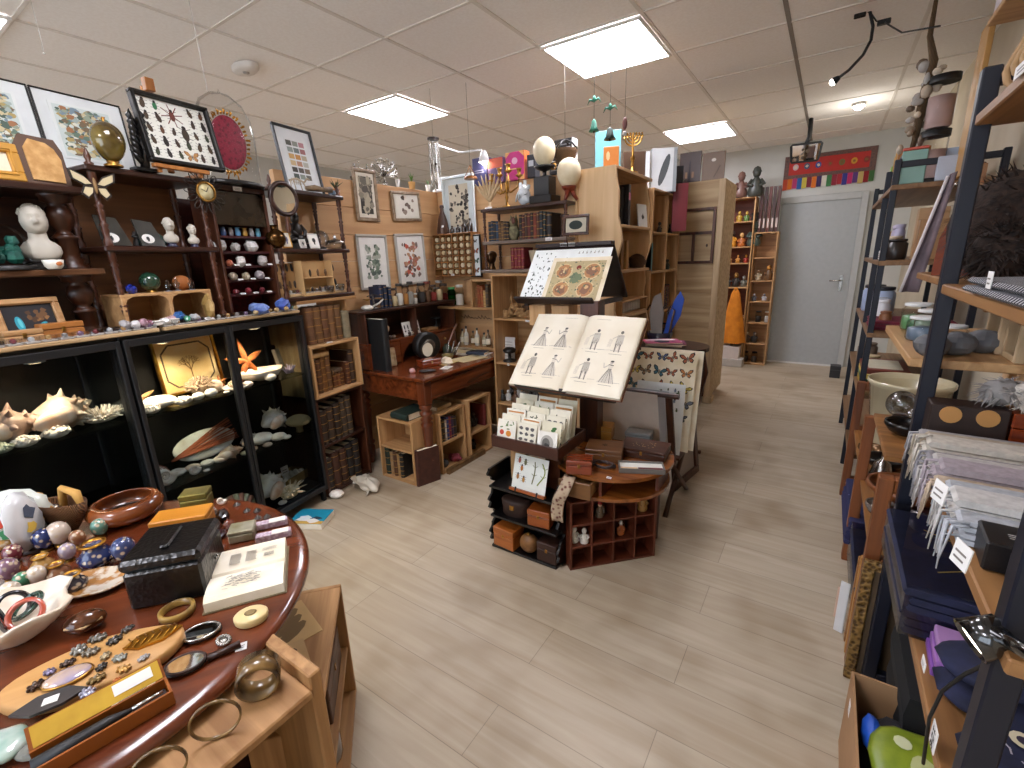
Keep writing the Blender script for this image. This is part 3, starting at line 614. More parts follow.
def coral(loc,rz,w,label,m=None,group=None,n=40,spiky=False,h=.6):
    t=thing('coral',loc,rz,label,'coral',group); g=G()
    g.ell((0,0,w*h*.35),(w*.42,w*.36,w*h*.36),12,8)
    for k in range(n):
        u=R.random()*2*pi; q=math.acos(1-R.random()*1.05); d=V((math.sin(q)*math.cos(u),math.sin(q)*math.sin(u),math.cos(q)))
        p=V((d.x*w*.4,d.y*w*.34,w*h*.35+d.z*w*h*.34)); l=w*(.16 if spiky else .06)*R.uniform(.7,1.2)
        if spiky: g.cyl(p,p+d*l,w*.035,w*.014,5)
        else: g.ell(p+d*l*.3,w*R.uniform(.055,.085),6,5)
    g.build('coral_head',m or CORALW,t); return t
def starfish(loc,rz,r,label,m=None,rx=0,group=None,name='starfish'):
    t=thing(name,loc,rz,label,'starfish',group,rx=rx); g=G()
    n=5; vs=[(0,-r*.16,0)]; k=50
    def rad(a): return r*(.22+.78*(1-abs(((a*5/(2*pi)+.5)%1)-.5)*2)**1.9)
    rings=[(.35,.15),(.7,.10),(1,.02)]
    for f,y in rings:
        for i in range(k): a=2*pi*i/k; q=rad(a)*f; vs.append((q*math.sin(a),-r*y*(.5+.5*(1-min(1,q/r))),q*math.cos(a)))
    b=len(vs); 
    for i in range(k): a=2*pi*i/k; q=rad(a); vs.append((q*math.sin(a),0.0,q*math.cos(a)))
    vs.append((0,.002,0)); fs=[]
    for i in range(k):
        j=(i+1)%k; fs.append((0,1+j,1+i))
        for q in range(3): fs.append((1+q*k+i,1+q*k+j,1+(q+1)*k+j,1+(q+1)*k+i))
        fs.append((b+i,b+j,len(vs)-1))
    g.add(vs,fs,True)
    for i in range(5):
        a=2*pi*i/5
        for q in range(7): g.ell((r*.13*q*math.sin(a),-r*.155+q*r*.017,r*.13*q*math.cos(a)),r*.025,5,4)
    g.build('arms',m or STAR,t); return t
def egg(t,c,r,h,m,name='egg_shell'):
    pr=[]
    for k in range(17): a=pi*k/16; pr.append((r*math.sin(a)*(1-.10*math.cos(a)*-1*-1),h*.5*(1-math.cos(a))))
    return G().lathe(pr,20,c,cap=False).build(name,m,t)
def bust(loc,rz,h,label,m,base=None,group=None,hair=True):
    """classical portrait bust: rounded socle, draped shoulders, neck, head with face"""
    t=thing('bust',loc,rz,label,'bust',group); k=h
    if base: G().lathe([(.17*k,0),(.18*k,.03*k),(.13*k,.07*k),(.15*k,.13*k)],16).build('socle',base,t); z0=.13*k
    else: z0=0; 
    g=G()
    # torso
    prof=[(0,.17,.12),(.05,.24,.15),(.14,.285,.165),(.24,.275,.155),(.32,.21,.135),(.36,.15,.13),(.40,.135,.125),(.52,.125,.125)]
    kk=(1-z0/k); vs=[];n=18
    for z,a,b in prof:
        for i in range(n): q=2*pi*i/n; vs.append((a*k*kk*math.cos(q),b*k*kk*math.sin(q)*(1+.06*math.sin(5*q)*(z<.3)),z0+z*k*kk))
    fs=[(j*n+i,j*n+(i+1)%n,(j+1)*n+(i+1)%n,(j+1)*n+i) for j in range(len(prof)-1) for i in range(n)]+[tuple(range(n))[::-1]]
    g.add(vs,fs,True)
    def face(d):
        q=1
        if d.y<0:
            if abs(d.x)<.22 and -.15<d.z<.2: q+=.36*(1-abs(d.x)/.22)          # nose
            if abs(abs(d.x)-.33)<.17 and .05<d.z<.3: q-=.2                   # eye sockets
            if abs(d.x)<.3 and -.45<d.z<-.32: q-=.06                          # mouth line
            if abs(d.x)<.25 and -.75<d.z<-.5: q+=.05                          # chin
        return q
    hz=z0+.70*k*kk; g.ell((0,-.02*k,hz),(.19*k*kk,.215*k*kk,.27*k*kk),32,26,face)
    for sx in (1,-1): g.ell((sx*.172*k*kk,.01*k,hz-.01*k),(.02*k,.035*k,.055*k),6,5)
    g.build('figure',m,t)
    if hair:
        g=G()
        for i in range(46):
            a=R.uniform(-.25*pi,1.25*pi); q=R.uniform(.0,1.3); d=V((math.cos(a)*math.sin(q),math.sin(a)*math.sin(q)+.12,math.cos(q)))
            g.ell((d.x*.188*k*kk,d.y*.21*k*kk-.015*k,hz+d.z*.265*k*kk),R.uniform(.028,.042)*k,6,5)
        g.build('hair',m,t)
    return t
def bowl_profile(r,h,th): return [(r*.45,0),(r*.75,h*.25),(r,h*.75),(r*.98,h),(r*.9,h),(r*.92,h*.75),(r*.68,h*.3),(.001,h*.2)]
def bowl(loc,r,h,label,m,rz=0,rx=0,group=None,name='bowl',cat='bowl',ry=0):
    t=G().lathe(bowl_profile(r,h,.01),24).build(name,m,None,label,cat,group,loc=loc,rz=rz,rx=rx,ry=ry); return t
def ring_thing(loc,r,w,th,label,m,rx=0,rz=0,name='bangle',cat='bangle',group=None,ry=0):
    g=G(); g.lathe([(r-th,-w/2),(r,-w/2+th*.3),(r,w/2-th*.3),(r-th,w/2),(r-th,-w/2)],28,cap=False); return g.build(name,m,None,label,cat,group,loc=loc,rz=rz,rx=rx,ry=ry)
def stone(loc,r,label,m,name='mineral_specimen',cat='mineral',group=None,sz=(1,.8,.8),rz=0,rough=.35,n=10):
    g=G(); s=R.random()*50
    g.ell((0,0,r*sz[2]*.86),(r*sz[0],r*sz[1],r*sz[2]),n,7,lambda d:1+rough*(NZ.noise(V((d.x*1.7+s,d.y*1.7,d.z*1.7)))),sm=False)
    return g.build(name,m,None,label,cat,group,loc=loc,rz=rz)
def pot_plant(loc,h,label,potc='#e9e6e0',leaf='#4f7a33',n=12,spread=.4,pot=.45,group=None,upright=True,flower=None):
    t=thing('potted_plant',loc,0,label,'plant',group); r=h*.22; p=h*pot
    G().lathe([(r*.75,0),(r,p),(r*.9,p),(r*.85,p*.9),(.001,p*.9)],12).build('pot',C(potc,.5),t); g=G()
    for k in range(n):
        a=2*pi*k/n+R.random()*.4; s=spread*R.uniform(.3,1)*h; z1=h*R.uniform(.75,1)
        g.tube([(0,0,p*.9),(s*.35*math.cos(a),s*.35*math.sin(a),(p+z1)/2),(s*math.cos(a),s*math.sin(a),z1)],[h*.02,h*.03,h*.004],4)
    g.build('leaves',C(leaf,.6),t)
    if flower:
        g=G()
        for k in range(9): g.ell((R.uniform(-.3,.3)*h,R.uniform(-.2,.2)*h,h*R.uniform(.7,1.05)),h*.10,6,5)
        g.build('blossom',C(flower,.7),t)
    return t
def tagcard(loc,rz,label,w=.03,h=.02,lean=.2,txt=None,ry=0):
    a=Art(w,h,TAG)
    if txt: a.words(txt,w*.12,h*.25,h*.5,'#33302c')
    else: a.lines(w*.15,w*.85,h*.25,h*.8,2,'#77716a')
    return a.put('paper_tag',None,loc,label=label,cat='tag',rz=rz,rx=-lean,ry=ry)  # paper tag
# ================================================================ island in the middle of the shop
# black scalloped whatnot
t=thing('black_shelf',(-1.297,1.65,0),0,'small black shelf with scalloped sides standing on the floor, little boxes inside','shelf'); w=.40; D=.20
for z in (.012,.185,.345): G().box(.012,w-.012,.006,D-.006,z-.008,z+.004,.002).build('shelf',EBON,t)
sc_=[(D,0),(D,.43)]
n=40
for k in range(n+1):
    z=.43*(1-k/n); f=.5+.5*math.cos(z*2*pi/.172+.3); sc_.append((.012+.055*f**2*(1 if z<.40 else 2)-.010*math.cos(z*140),z))
for x in (0,w-.012): G().prism([(p[0],p[1]) for p in sc_],x,x+.012,'x').build('scalloped_side',EBON,t)
G().box(.012,w-.012,D-.01,D-.002,.0,.43).build('back_panel',EBON,t)
def lid_drawing(ld,w,d,h):
    a=Art(w*.5,h*.4,C('#a5652f',.5)); 
def oval_box():
    t=thing('oval_case',(-1.175,1.735,.189),.1,'dark brown oval leather case on the middle black shelf','case'); g=G().lathe([(.062,0),(.064,.004),(.064,.05)],24,sx=1.2,sy=.8).build('body',leather('#35211b'),t); G().lathe([(.067,.052),(.067,.072),(.06,.083),(.03,.088),(.001,.089)],24,sx=1.2,sy=.8).build('lid',leather('#3b2620'),t); G().box(-.012,.012,-.057,-.05,.04,.065,.002).build('clasp',BRASS,t)
oval_box()
ORANGEW=wood('orange_varnished_wood','#a95a22','#7a3a12','x',.3,5,coat=.4)
box_thing((-1.07,1.665,.189),.12,.115,.085,.085,'orange brown wooden box on the middle black shelf, right of the oval case',ORANGEW)
box_thing((-1.275,1.66,.016),-.06,.125,.10,.105,'orange brown wooden box with a small drawing, on the bottom black shelf',wood('amber_box_wood','#b5692c','#8a461a','x',.3,5,coat=.4))
t=thing('round_box',(-1.085,1.70,.016),0,'round tan spherical box on the bottom black shelf','box'); G().ell((0,0,.05),(.05,.04,.05),18,12).build('body',mat('tan_wood','#8c6238',.45,0,'#6a4523',scale=30),t); G().lathe([(.012,0),(.012,.004),(.006,.01),(.001,.011)],10).build('knob',BRASS,t,loc=(0,0,.099))
box_thing((-1.02,1.665,.016),0,.105,.11,.10,'dark brown leather box at the right of the bottom black shelf',leather('#3a221a'),'leather_box')
# easel print on the black shelf
a=Art(.155,.135,C('#dfe3dd',.7)); a.g.at(sc=1.22)
a.g.v=[v*1.22 for v in a.g.v]
for cx,cz,c in ((.024,.112,'#a05a4a'),(.052,.108,'#6a6a48'),(.038,.083,'#b5702a'),(.024,.048,'#9a6a35'),(.052,.040,'#b08038')): a.beetle(cx,cz,.014,c)
for x0,bend,c in ((.095,.004,'#6d6f4a'),(.128,.016,'#7d8a35')):
    P=[(x0+bend*math.sin(k*.5),.118-.011*k) for k in range(9)]
    for p,q in zip(P,P[1:]): a.p(line(p,q,.005),c)
    for k in (2,5):
        for sg in (1,-1): a.p(line(P[k],(P[k][0]+sg*.012,P[k][1]+.008),.002),c)
t=thing('easel_print',(-1.165,1.680,.349),-.03,'reptile and frog print card on a small orange easel, on top of the black shelf','picture',rx=-.28); a.put('print_sheet',t,(0,-.004,.014)); g=G(); g.box(-.004,.195,-.02,.004,0,.014,.002); g.box(.03,.036,.002,.008,.01,.10); g.box(.12,.126,.002,.008,.01,.10); g.build('easel',ORANGEW,t)
for x in (.03,.15): G().box(x,x+.008,-.022,-.016,.0,.022,.001).build('clip',BLACKM,t)
# tray of greeting cards
TRB=wood('chestnut_tray','#4c281a','#331810','x',.4)
t=thing('card_tray',(-1.27,1.675,.553),0,'brown wooden tray on posts, packed with botanical and animal cards','tray'); w=.365; D=.29
for q in ((0,w,0,.01),(0,w,D-.01,D)): G().box(q[0],q[1],q[2],q[3],0,.058,.002).build('tray_wall',TRB,t)
for x in (0,w-.01): G().box(x,x+.01,.01,D-.01,0,.058,.002).build('tray_wall',TRB,t)
G().box(.01,w-.01,.01,D-.01,0,.008).build('tray_bottom',TRB,t)
G().box(.04,.13,.10,.135,-.203,0,.002).build('post',PINEZ,t); G().box(.24,.32,.10,.14,-.203,0,.002).build('post',DARKZ,t)
CARDC=['#efeadb','#e9e3cf','#f2eee4','#e6dfc6','#eee8d4']
DESC={0:'fruit card with orange and red fruit',1:'white card with rows of small animals',2:'grey portrait card with an oval head',3:'leafy green plant card',4:'cream card with insect sketches',5:'pale card with brown border line'}
def card(loc,w,h,kind,label,group):
    a=Art(w,h,C(CARDC[kind%5],.8))
    if kind==0:
        for c,x,z,r in (('#c8452c',.25,.5,.11),('#d98a2c',.62,.48,.13),('#cf5a30',.4,.2,.10)): a.p(circ(x*w,z*h,r*w*1.1,r*w*1.1),c)
        for k in range(7): a.p(circ(R.uniform(.15,.85)*w,R.uniform(.6,.92)*h,.09*w,.03*w,8,R.random()*3),'#5c7a3d')
    elif kind==1:
        for i in range(3):
            for j in range(4): a.p(blob((.18+.3*i)*w,(.18+.21*j)*h,.075*w,8,.3,1.4),'#5a5654')
    elif kind==2: a.p(circ(w*.5,h*.5,w*.33,h*.35,18),'#b5b0a6'); a.p(circ(w*.45,h*.48,w*.2,h*.24,14),'#6e6a64'); a.p(blob(w*.5,h*.4,w*.12,9),'#46423e')
    elif kind==3:
        for k in range(9): a.p(circ(R.uniform(.2,.8)*w,R.uniform(.15,.85)*h,.13*w,.07*w,9,R.random()*3),R.choice(('#4f8a3c','#7aa64e','#3d6b35')))
    elif kind==4:
        for k in range(8): a.butterfly(R.uniform(.2,.8)*w,R.uniform(.2,.85)*h,.10*w,R.random(),R.choice(('#8a7a4a','#a06a3a','#5a6a4a')))
    else: a.rect(.08*w,.92*w,.88*h,.93*h,'#c98a4a'); a.p(blob(w*.5,h*.45,w*.25,12),'#9a8a5a')
    a.put('greeting_card',None,loc,label=label,cat='card',group=group,rx=-.22,rz=R.uniform(-.05,.05))
cols=[(-1.258,.105,[0,4,5,1,3,4]),(-1.145,.105,[1,5,4,3,0,5]),(-1.03,.10,[2,3,1,4,5,3])]
for ci,(x,cw,ks) in enumerate(cols):
    for k,kd in enumerate(ks):
        card((x+R.uniform(0,.006),1.695+k*.036,.563),cw,.125+.016*k-(.02 if kd==2 else 0),kd,'%s, %s from front, %s column of tray'%(DESC[kd],ORD[k],('left','middle','right')[ci]),'cards in the brown tray')
# cubby of pigeonholes
CB=Zone((-.853,1.689),(-.549,2.004))
t=thing('cubby_shelf',CB.pt(0),CB.ang,'red-brown cubby of twelve square pigeonholes on the floor, tiny figurines in four','shelf'); w=.437; H=.352; D=.11
for x in (0,w-.012): G().box(x,x+.012,0,D,0,H,.002).build('side_panel',REDWOODZ,t)
for k in range(4): z=(.0,.112,.226,H-.01)[k]; G().box(.012,w-.012,.002,D,z,z+.010,.001).build('shelf',REDWOOD,t)
for k in (1,2,3): G().box(w*k/4-.004,w*k/4+.004,.003,D,.01,H-.01).build('divider',REDWOODZ,t)
G().box(.012,w-.012,D-.006,D,.01,H-.01).build('back_panel',REDWOOD,t)
def figurine(loc,rz,h,label,body,head,hat=None,group=None,name='figurine',arms=True,base=None):
    """small seated or standing figure"""
    t=thing(name,loc,rz,label,'figurine',group); g=G()
    g.lathe([(.22*h,0),(.27*h,.10*h),(.24*h,.25*h),(.17*h,.45*h),(.11*h,.58*h),(.07*h,.64*h)],12,sy=.8)
    if arms:
        for s in (1,-1): g.tube([(s*.14*h,0,.55*h),(s*.26*h,-.06*h,.40*h),(s*.12*h,-.2*h,.34*h)],[.06*h,.055*h,.045*h],6)
    g.build('body',body if not isinstance(body,str) else C(body,.4),t)
    G().ell((0,-.01*h,.76*h),(.13*h,.13*h,.15*h),10,8,lambda d:1+(.15 if d.y<-.8 and abs(d.x)<.3 else 0)).build('head',head if not isinstance(head,str) else C(head,.5),t)
    if hat: G().lathe([(.16*h,.80*h),(.13*h,.86*h),(.10*h,.95*h),(.001,1.0*h)],10).build('hat',C(hat,.5) if isinstance(hat,str) else hat,t)
    return t
cell=lambda i,j,d=.045: CB.pt(w*(i+.5)/4,d,(.01,.122,.236)[j])
figurine(cell(1,2),CB.ang+.2,.085,'tiny red hatted figurine in the top row of the cubby','#6a5a48','#c9a48a','#a32b25')
figurine(cell(3,2),CB.ang-.2,.095,'pale gold figurine with white head in the top right pigeonhole','#b98a4a','#dcd3c8','#cfc9c0')
figurine(cell(0,1)+CB.x*-.018,CB.ang,.085,'left one of two white figurines in the cubby','#d9d6d0','#e2ded6','#d6d2ca')
figurine(cell(0,1)+CB.x*.024+CB.n*-.02,CB.ang-.3,.08,'right one of two white figurines in the cubby','#dedad2','#e6e2da','#cfcac2')
figurine(cell(2,1),CB.ang+.1,.075,'tiny orange footed figurine in the middle row of the cubby','#b3622e','#8f6a55','#c9c2b8')
tagcard(CB.pt(w-.022,-.001,H-.004),CB.ang,'white price tag on the top right corner of the cubby',.018,.013,0)
# half round tier table
TT=(-.80,2.03); ZT=.485
t=thing('tier_table',(TT[0],TT[1],0),0,'half round wooden tier table with an open drawer, boxes on its top','table'); TTOP=wood('honey_top','#9c5a25','#6d3a14','x',.25,4,coat=.5); g=G()
arc=lambda r,n=40:[(r*math.cos(pi*.8+pi*1.4*k/n),r*math.sin(pi*.8+pi*1.4*k/n)) for k in range(n+1)]
G().prism(arc(.30),ZT-.016,ZT,'z').build('tabletop',TTOP,t); G().prism(arc(.285),.365,.38,'z').build('lower_tier',TTOP,t)
for x in (-.27,.05,.25): G().box(x,x+.014,-.08 if abs(x)>.1 else -.26,.155 if abs(x)<.1 else .07,.38,ZT-.016).build('divider',REDWOODZ,t)
G().box(-.225,.225,.155,.165,.38,ZT-.016).build('back_panel',DARK,t)
for x,y in ((-.20,.13),(.20,.13)): G().lathe([(.016,0),(.02,.2),(.016,.365)],10,(x,y,0)).build('leg',DARKZ,t)
dr=thing('drawer',(0,0,0),0,None,None); dr.parent=t; dr.location=(-.115,-.335,.397); dr.rotation_euler=(0,0,.06)
G().box(0,.155,0,.012,-.015,.062,.002).build('drawer_front',wood('drawer_oak','#7d5630','#5a3a1d','x'),dr); g=G(); g.box(.005,.013,.012,.2,-.005,.055); g.box(.142,.150,.012,.2,-.005,.055); g.box(.013,.142,.012,.2,-.005,0); g.build('drawer_box',CRATE,dr)
G().lathe([(.016,0),(.018,.006),(.012,.016),(.001,.018)],12).build('knob',BLACKM,dr,loc=(.035,-.001,.024),rx=pi/2)
# textile hanging out of the drawer
g=G(); 
g.grid(lambda u,v:(-.895+.055*u-.025*v+.012*math.sin(6*v),1.655-.02*math.sin(pi*min(1,v*1.4))+.006*math.cos(5*u+3*v)+.06*(1-v)**3,.47-.0*u-(.20*v**1.5)),5,14)
g.build('scarf',mat('patterned_scarf','#b9a48b',.9,0,'#6b3a33',scale=55,kind='voronoi',lo=.2,hi=.5),None,'patterned cream and red scarf hanging down left of the cubby','scarf',solidify=.006)
def onT(u,v,z=ZT): p=atz(u,v,z); return p
CHERRY=wood('cherry_box','#8a3a18','#5f220c','x',.25,5,coat=.5)
def rosette(ld,w,d,h): 
    g=G()
    for k in range(8): g.flatz([rot((q[0]*.012,q[1]*.012),k*pi/4,(w/2,d/2)) for q in ((0,0),(.9,-.25),(1.4,0),(.9,.25))],h+.0006)
    g.build('inlay',C('#1d120c'),ld)
box_thing(onT(566,474),.35,.115,.085,.065,'reddish cherry wood box at the left front of the tier table',CHERRY)
box_thing(onT(585,461),.28,.17,.14,.062,'brown box with a dark rosette inlay, in the centre of the tier table',wood('walnut_box','#6d4523','#4b2d15','x',.35),deco=rosette)
box_thing(onT(583,437,ZT)+V((0,-.02,0)),.2,.16,.10,.075,'golden tan box at the back of the tier table',wood('tan_box','#a9752f','#7e521d','x',.35))
box_thing(onT(618,455),.08,.22,.15,.045,'dark carved flat box with pale inlay dots, at the back right of the tier table',wood('carved_box','#4f2a17','#33180c','x',.35),deco=lambda ld,w,d,h:[None for _ in (G(),)] and (lambda g:(([g.flatz(circ(w/2+R.uniform(-.06,.06),d/2+R.uniform(-.035,.035),.003,.003,6),h+.0006) for k in range(26)]),g.build('inlay',C('#c9a878'),ld)))(G()))
box_thing(onT(618,455)+V((-.03,.17,0)),.1,.13,.08,.06,'grey metal lidded tin at the very back of the tier table',solid('pewter','#8d8b86',.35,.6),'metal_tin',clasp=False)
# glass topped pen case
t=thing('pen_case',onT(619,473),.42,'long white lined case with pens, open on the tier table','case'); g=G()
g.box(0,.20,0,.09,0,.006,.001); g.box(0,.20,0,.005,0,.022); g.box(0,.20,.085,.09,0,.022); g.box(0,.005,0,.09,0,.022); g.box(.195,.20,0,.09,0,.022); g.build('case_box',C('#6b6660',.4),t)
G().box(.006,.194,.036,.084,.006,.014).build('white_lining',C('#dcdad2',.6),t); G().cyl((.01,.02,.014),(.08,.02,.014),.008).build('pen',C('#d8b48c',.3),t); G().cyl((.085,.02,.014),(.19,.02,.014),.008).build('pen',C('#5a1720',.3),t)
# tangle of necklaces
g=G()
for k in range(6):
    ph=R.random()*6; g.tube([(.05*math.cos(a*.35+ph)*(1+.2*math.sin(a*.9)),.03*math.sin(a*.35+ph),.006+.012*abs(math.sin(a*.5+ph))) for a in range(18)],.0035,5,True)
g.build('necklace_tangle',C('#3b2a26',.35,.3),None,'tangle of dark bead necklaces beside the pen case','necklace',loc=onT(603,467)); 
tagcard(onT(606,478),0,'small white tag at the front rim of the tier table',.022,.012,1.2)
# ---- lectern stand with the big open book
LX=-.955
t=thing('book_stand',(LX,2.12,0),.0,'tall two sided stand holding prints above and an open volume below','stand'); 
g=G(); g.box(-.05,.05,-.02,.06,.02,1.22,.004); g.build('column',DARKZ,t); G().box(-.16,.16,.0,.34,0,.025,.004).build('base',DARK,t)
def plate(yb,zb,ytop,ztop,w,name,m,lip=True,th=.014):
    L=math.hypot(ytop-yb,ztop-zb); tl=math.atan2(abs(ytop-yb),ztop-zb)*(1 if ytop>yb else -1)
    o=G().box(-w/2,w/2,0,th,0,L,.003).build(name,m,t,loc=(0,yb-2.12,zb),rx=-tl)
    if lip: G().box(-w/2,w/2,-.05,0.0,-.008,.006,.002).build('ledge',m,o)
    return o,L,tl
o,_,_=plate(1.83,.815,2.115,1.11,.50,'lower_board',BLACKW)
o2,_,_=plate(2.115,1.205,2.325,1.485,.45,'upper_board',wood('ebony_board','#2a1812','#180d09','x')); o2.location.x=-.20
o3,_,_=plate(2.56,1.20,2.34,1.485,.45,'rear_board',wood('ebony_board','#2a1812','#180d09','x'),False); o3.location.x=-.20
G().box(-.425,.025,.19,.235,1.485,1.505,.003).build('ridge',wood('ebony_board','#2a1812','#180d09','x'),t)
for x in (-.40,-.02):
    G().box(x,x+.025,.02,.42,1.185,1.21,.002).build('tie_bar',wood('ebony_board','#2a1812','#180d09','x'),t)
for x,zz in ((-.32,1.19),(-.18,1.19),(-.03,1.19)): G().box(x-.05,x+.05,.02,.09,zz-.11,zz,.003).build('pine_block',PINEZ,t)
# the open volume
BT=math.atan2(.30,.305); t=thing('open_book',(-.952,1.795,.838),-.012,'large open antique volume of sketched costumed figures on the lower stand','book',rx=-BT); W=.284; H=.425
g=G(); g.box(-W-.006,W+.006,.006,.012,-.004,H+.004,.002); g.build('cover',leather('#6b4028'),t)
for s,nm in ((-1,'left_page_block'),(1,'right_page_block')):
    def pg(u,v,s=s): x=u*W; return (s*x, -.004-.016*math.sin(min(1,u*4)*pi/2)*(1-.55*u),v*H)
    g=G(); N=14
    top=[(s*u/N*W,-.004-.020*math.sin(min(1,u/N*5)*pi/2)*(1-.6*u/N)) for u in range(N+1)]; poly=top+[(s*W,.006),(0,.006)]
    g.prism([(p[0],p[1]) for p in poly],0,H,'z',True); g.build(nm,mat('volume_page','#e9e1cf',.8,0,'#ddd2bb',scale=5),t)
    yy=lambda x:(-.004-.020*math.sin(min(1,abs(x)/W*5)*pi/2)*(1-.6*abs(x)/W))
    a=Art(.001,.001,C('#e9e1cf',.8)); a.g=G(); a.y=0
    for i in range(2):
        for j in range(2):
            cx=s*W*(.30+.40*i); cz=H*(.30+.38*j); k=(i+2*j+(s>0))%3
            a.figure(cx,cz,.060+.006*R.random(),0 if (k!=1 and not (s>0 and j==1)) else 1,R.choice(('#5a554e','#6b655d','#4c4843')),R.choice(('#b3ab9d','#a59d90','#bdb5a7')))
            a.rect(cx-.03,cx+.03,cz-.075,cz-.073,'#8c8375')
    a.rect(s*W*.3-.03,s*W*.3+.04,H*.94,H*.943,'#8c8375')
    for q in range(len(a.g.v)): p=a.g.v[q]; p.y=yy(p.x)-.0010+p.y*.5
    a.g.build('sketches',a.m,t)
# prints on the upper stand
UT=math.atan2(.21,.28)
def sheet(name,x,z,w,h,a,label,rz=0,off=.002): 
    p=V((LX-.20,2.115,1.205)); dz=V((0,math.sin(UT),math.cos(UT))); n=V((0,-math.cos(UT),math.sin(UT)))
    return a.put(name,None,p+V((x,0,0))+dz*z+n*off,label=label,cat='print',rx=-UT,ry=rz)
a=Art(.455,.33,C('#e8ebe9',.7)); a.g.T=MX.Scale(1.1,4)
for k in range(70): a.p(blob(.02+.11*R.random(),.03+.25*R.random(),R.uniform(.003,.007),6,.5,.7),R.choice(('#3f4a44','#5a655c','#2f3632')))
for k in range(7): a.figure(.25+.02*k,.278,.008,k%2,'#4a4a48','#77776f')
for k in range(60): a.p(blob(.17+.21*R.random(),.02+.23*R.random(),R.uniform(.004,.008),6,.4),'#8f9690')
sheet('botanical_print',-.222,.002,.40,.31,a,'white print sheet of small dark plant sketches, behind on the upper stand')
a=Art(.29*1.14,.245*1.14,PAPER); a.g.T=MX.Scale(1.14,4); a.rect(.02,.27,.02,.225,'#b3a27a'); 
for cx,cz in ((.075,.17),(.215,.17),(.085,.075),(.205,.075)):
    a.p(circ(cx,cz,.043,.043,20),'#d0b88c'); a.p(circ(cx,cz,.037,.037,20),'#b07c50'); a.p(blob(cx,cz,.024,10,.3),'#86604a'); a.p(blob(cx+.004,cz+.012,.010,8,.2),'#d0a878')
a.p(circ(.145,.19,.012,.012,12),'#7a2a1e'); a.p(blob(.145,.13,.03,14,.25),'#6d7a5c')
for k in range(170): a.p(blob(.02+.25*R.random(),.02+.205*R.random(),R.uniform(.002,.005),7,.5),R.choice(('#5c6650','#7b7a55','#b59a66','#575f4e','#c9b78c')))
sheet('ornament_print',-.085,-.006,.29,.245,a,'yellowed ornamental print with four round medallions, in front on the upper stand',off=.006)
for x in (-.07,-.02): tagcard(V((LX-.20+x,2.31,1.487)),0,'white label on the ridge of the upper stand, '+('left' if x<-.05 else 'right')+' one of two',.042,.018,0)
# ---- folding print browser behind the stand
t=thing('print_browser',(-.90,2.36,0),.0,'dark folding rack holding big loose prints upright, behind the tier table','rack')
RK=wood('rack_wood','#4f2b18','#2e170c','z',.4)
for y in (0,.44):                                             # two leaning slatted sides
    s=1 if y==0 else -1; g=G(); 
    for x in (-.02,.27): g=G(); g.T=MX.Translation((x,y+s*.13,.30))@MX.Rotation(.35*s,4,'X'); g.box(0,.035,-.01,.01,0,.44,.002); g.build('slat',RK,t)
    G().cyl((-.06,y-s*.03,.725),(.34,y-s*.03,.725),.014).build('top_rail',RK,t)
for x in (.0,.29):
    g=G(); g.tube([(x,.02,0),(x,.42,.33)],.014,6); g.build('leg',RK,t); g=G(); g.tube([(x+.02,.42,0),(x+.02,.02,.33)],.014,6); g.build('leg',RK,t)
G().box(-.02,.32,.14,.30,.30,.315,.002).build('floor_board',RK,t)
def browse(loc,w,h,a,label,lean,rz=0): a.put('loose_print',None,loc,label=label,cat='print',rx=lean,rz=rz)
a=Art(.34,.42,C('#c9b6a6',.7)); browse((-1.0,2.42,.33),.34,.42,a,'pinkish backing sheet at the front of the folding rack',.30)
a=Art(.27,.40,C('#e5e8e6',.7))
for k in range(30): a.beetle(R.uniform(.03,.24),R.uniform(.12,.37),R.uniform(.008,.014),R.choice(('#4b5a3a','#6b7a8a','#8a6a3a','#3a4a5a')))
browse((-.85,2.50,.335),.27,.40,a,'tall white sheet of small insects standing in the folding rack',-.12)
a=Art(.22,.36,C('#b9bfc9',.7)); browse((-.88,2.487,.335),.22,.36,a,'bluish grey sheet edge showing in front of the insect print',-.08)
a=Art(.40,.56,PAPER)
for k in range(26):
    a.butterfly(.05+.075*(k%5)+R.uniform(-.01,.01),.53-.085*(k//5),R.uniform(.032,.044),R.uniform(-.8,.8),R.choice(('#6b6f7a','#b5763f','#c9b24a','#4a5a7a','#8a6a4a','#a05a3a','#38606a')))
browse((-.95,2.56,.335),.4,.56,a,'yellowed butterfly chart standing at the back of the folding rack',-.16)
a=Art(.36,.57,CREAM); browse((-.89,2.60,.335),.36,.57,a,'plain cream sheet furthest back in the folding rack',-.2)
# framed dark mirror leaning on the rack
MIR=mat('dim_mirror','#b5aaa0',.12,.9,'#a89d94',scale=2)
t=thing('picture_frame',(-.655,2.70,0),pi/2-.16,'dark wooden frame with grey panel leaning on the folding rack, on the floor','frame',rx=-.13); w=.38; h=.64
g=G()
for q in ((0,w,0,.05),(0,w,h-.05,h),(0,.05,.05,h-.05),(w-.05,w,.05,h-.05)): g.box(q[0],q[1],-.02,0,q[2],q[3],.004)
g.build('frame_moulding',DARKZ,t); G().box(.05,w-.05,-.006,0,.05,h-.05).build('grey_panel',C('#b3a89d',.5),t)
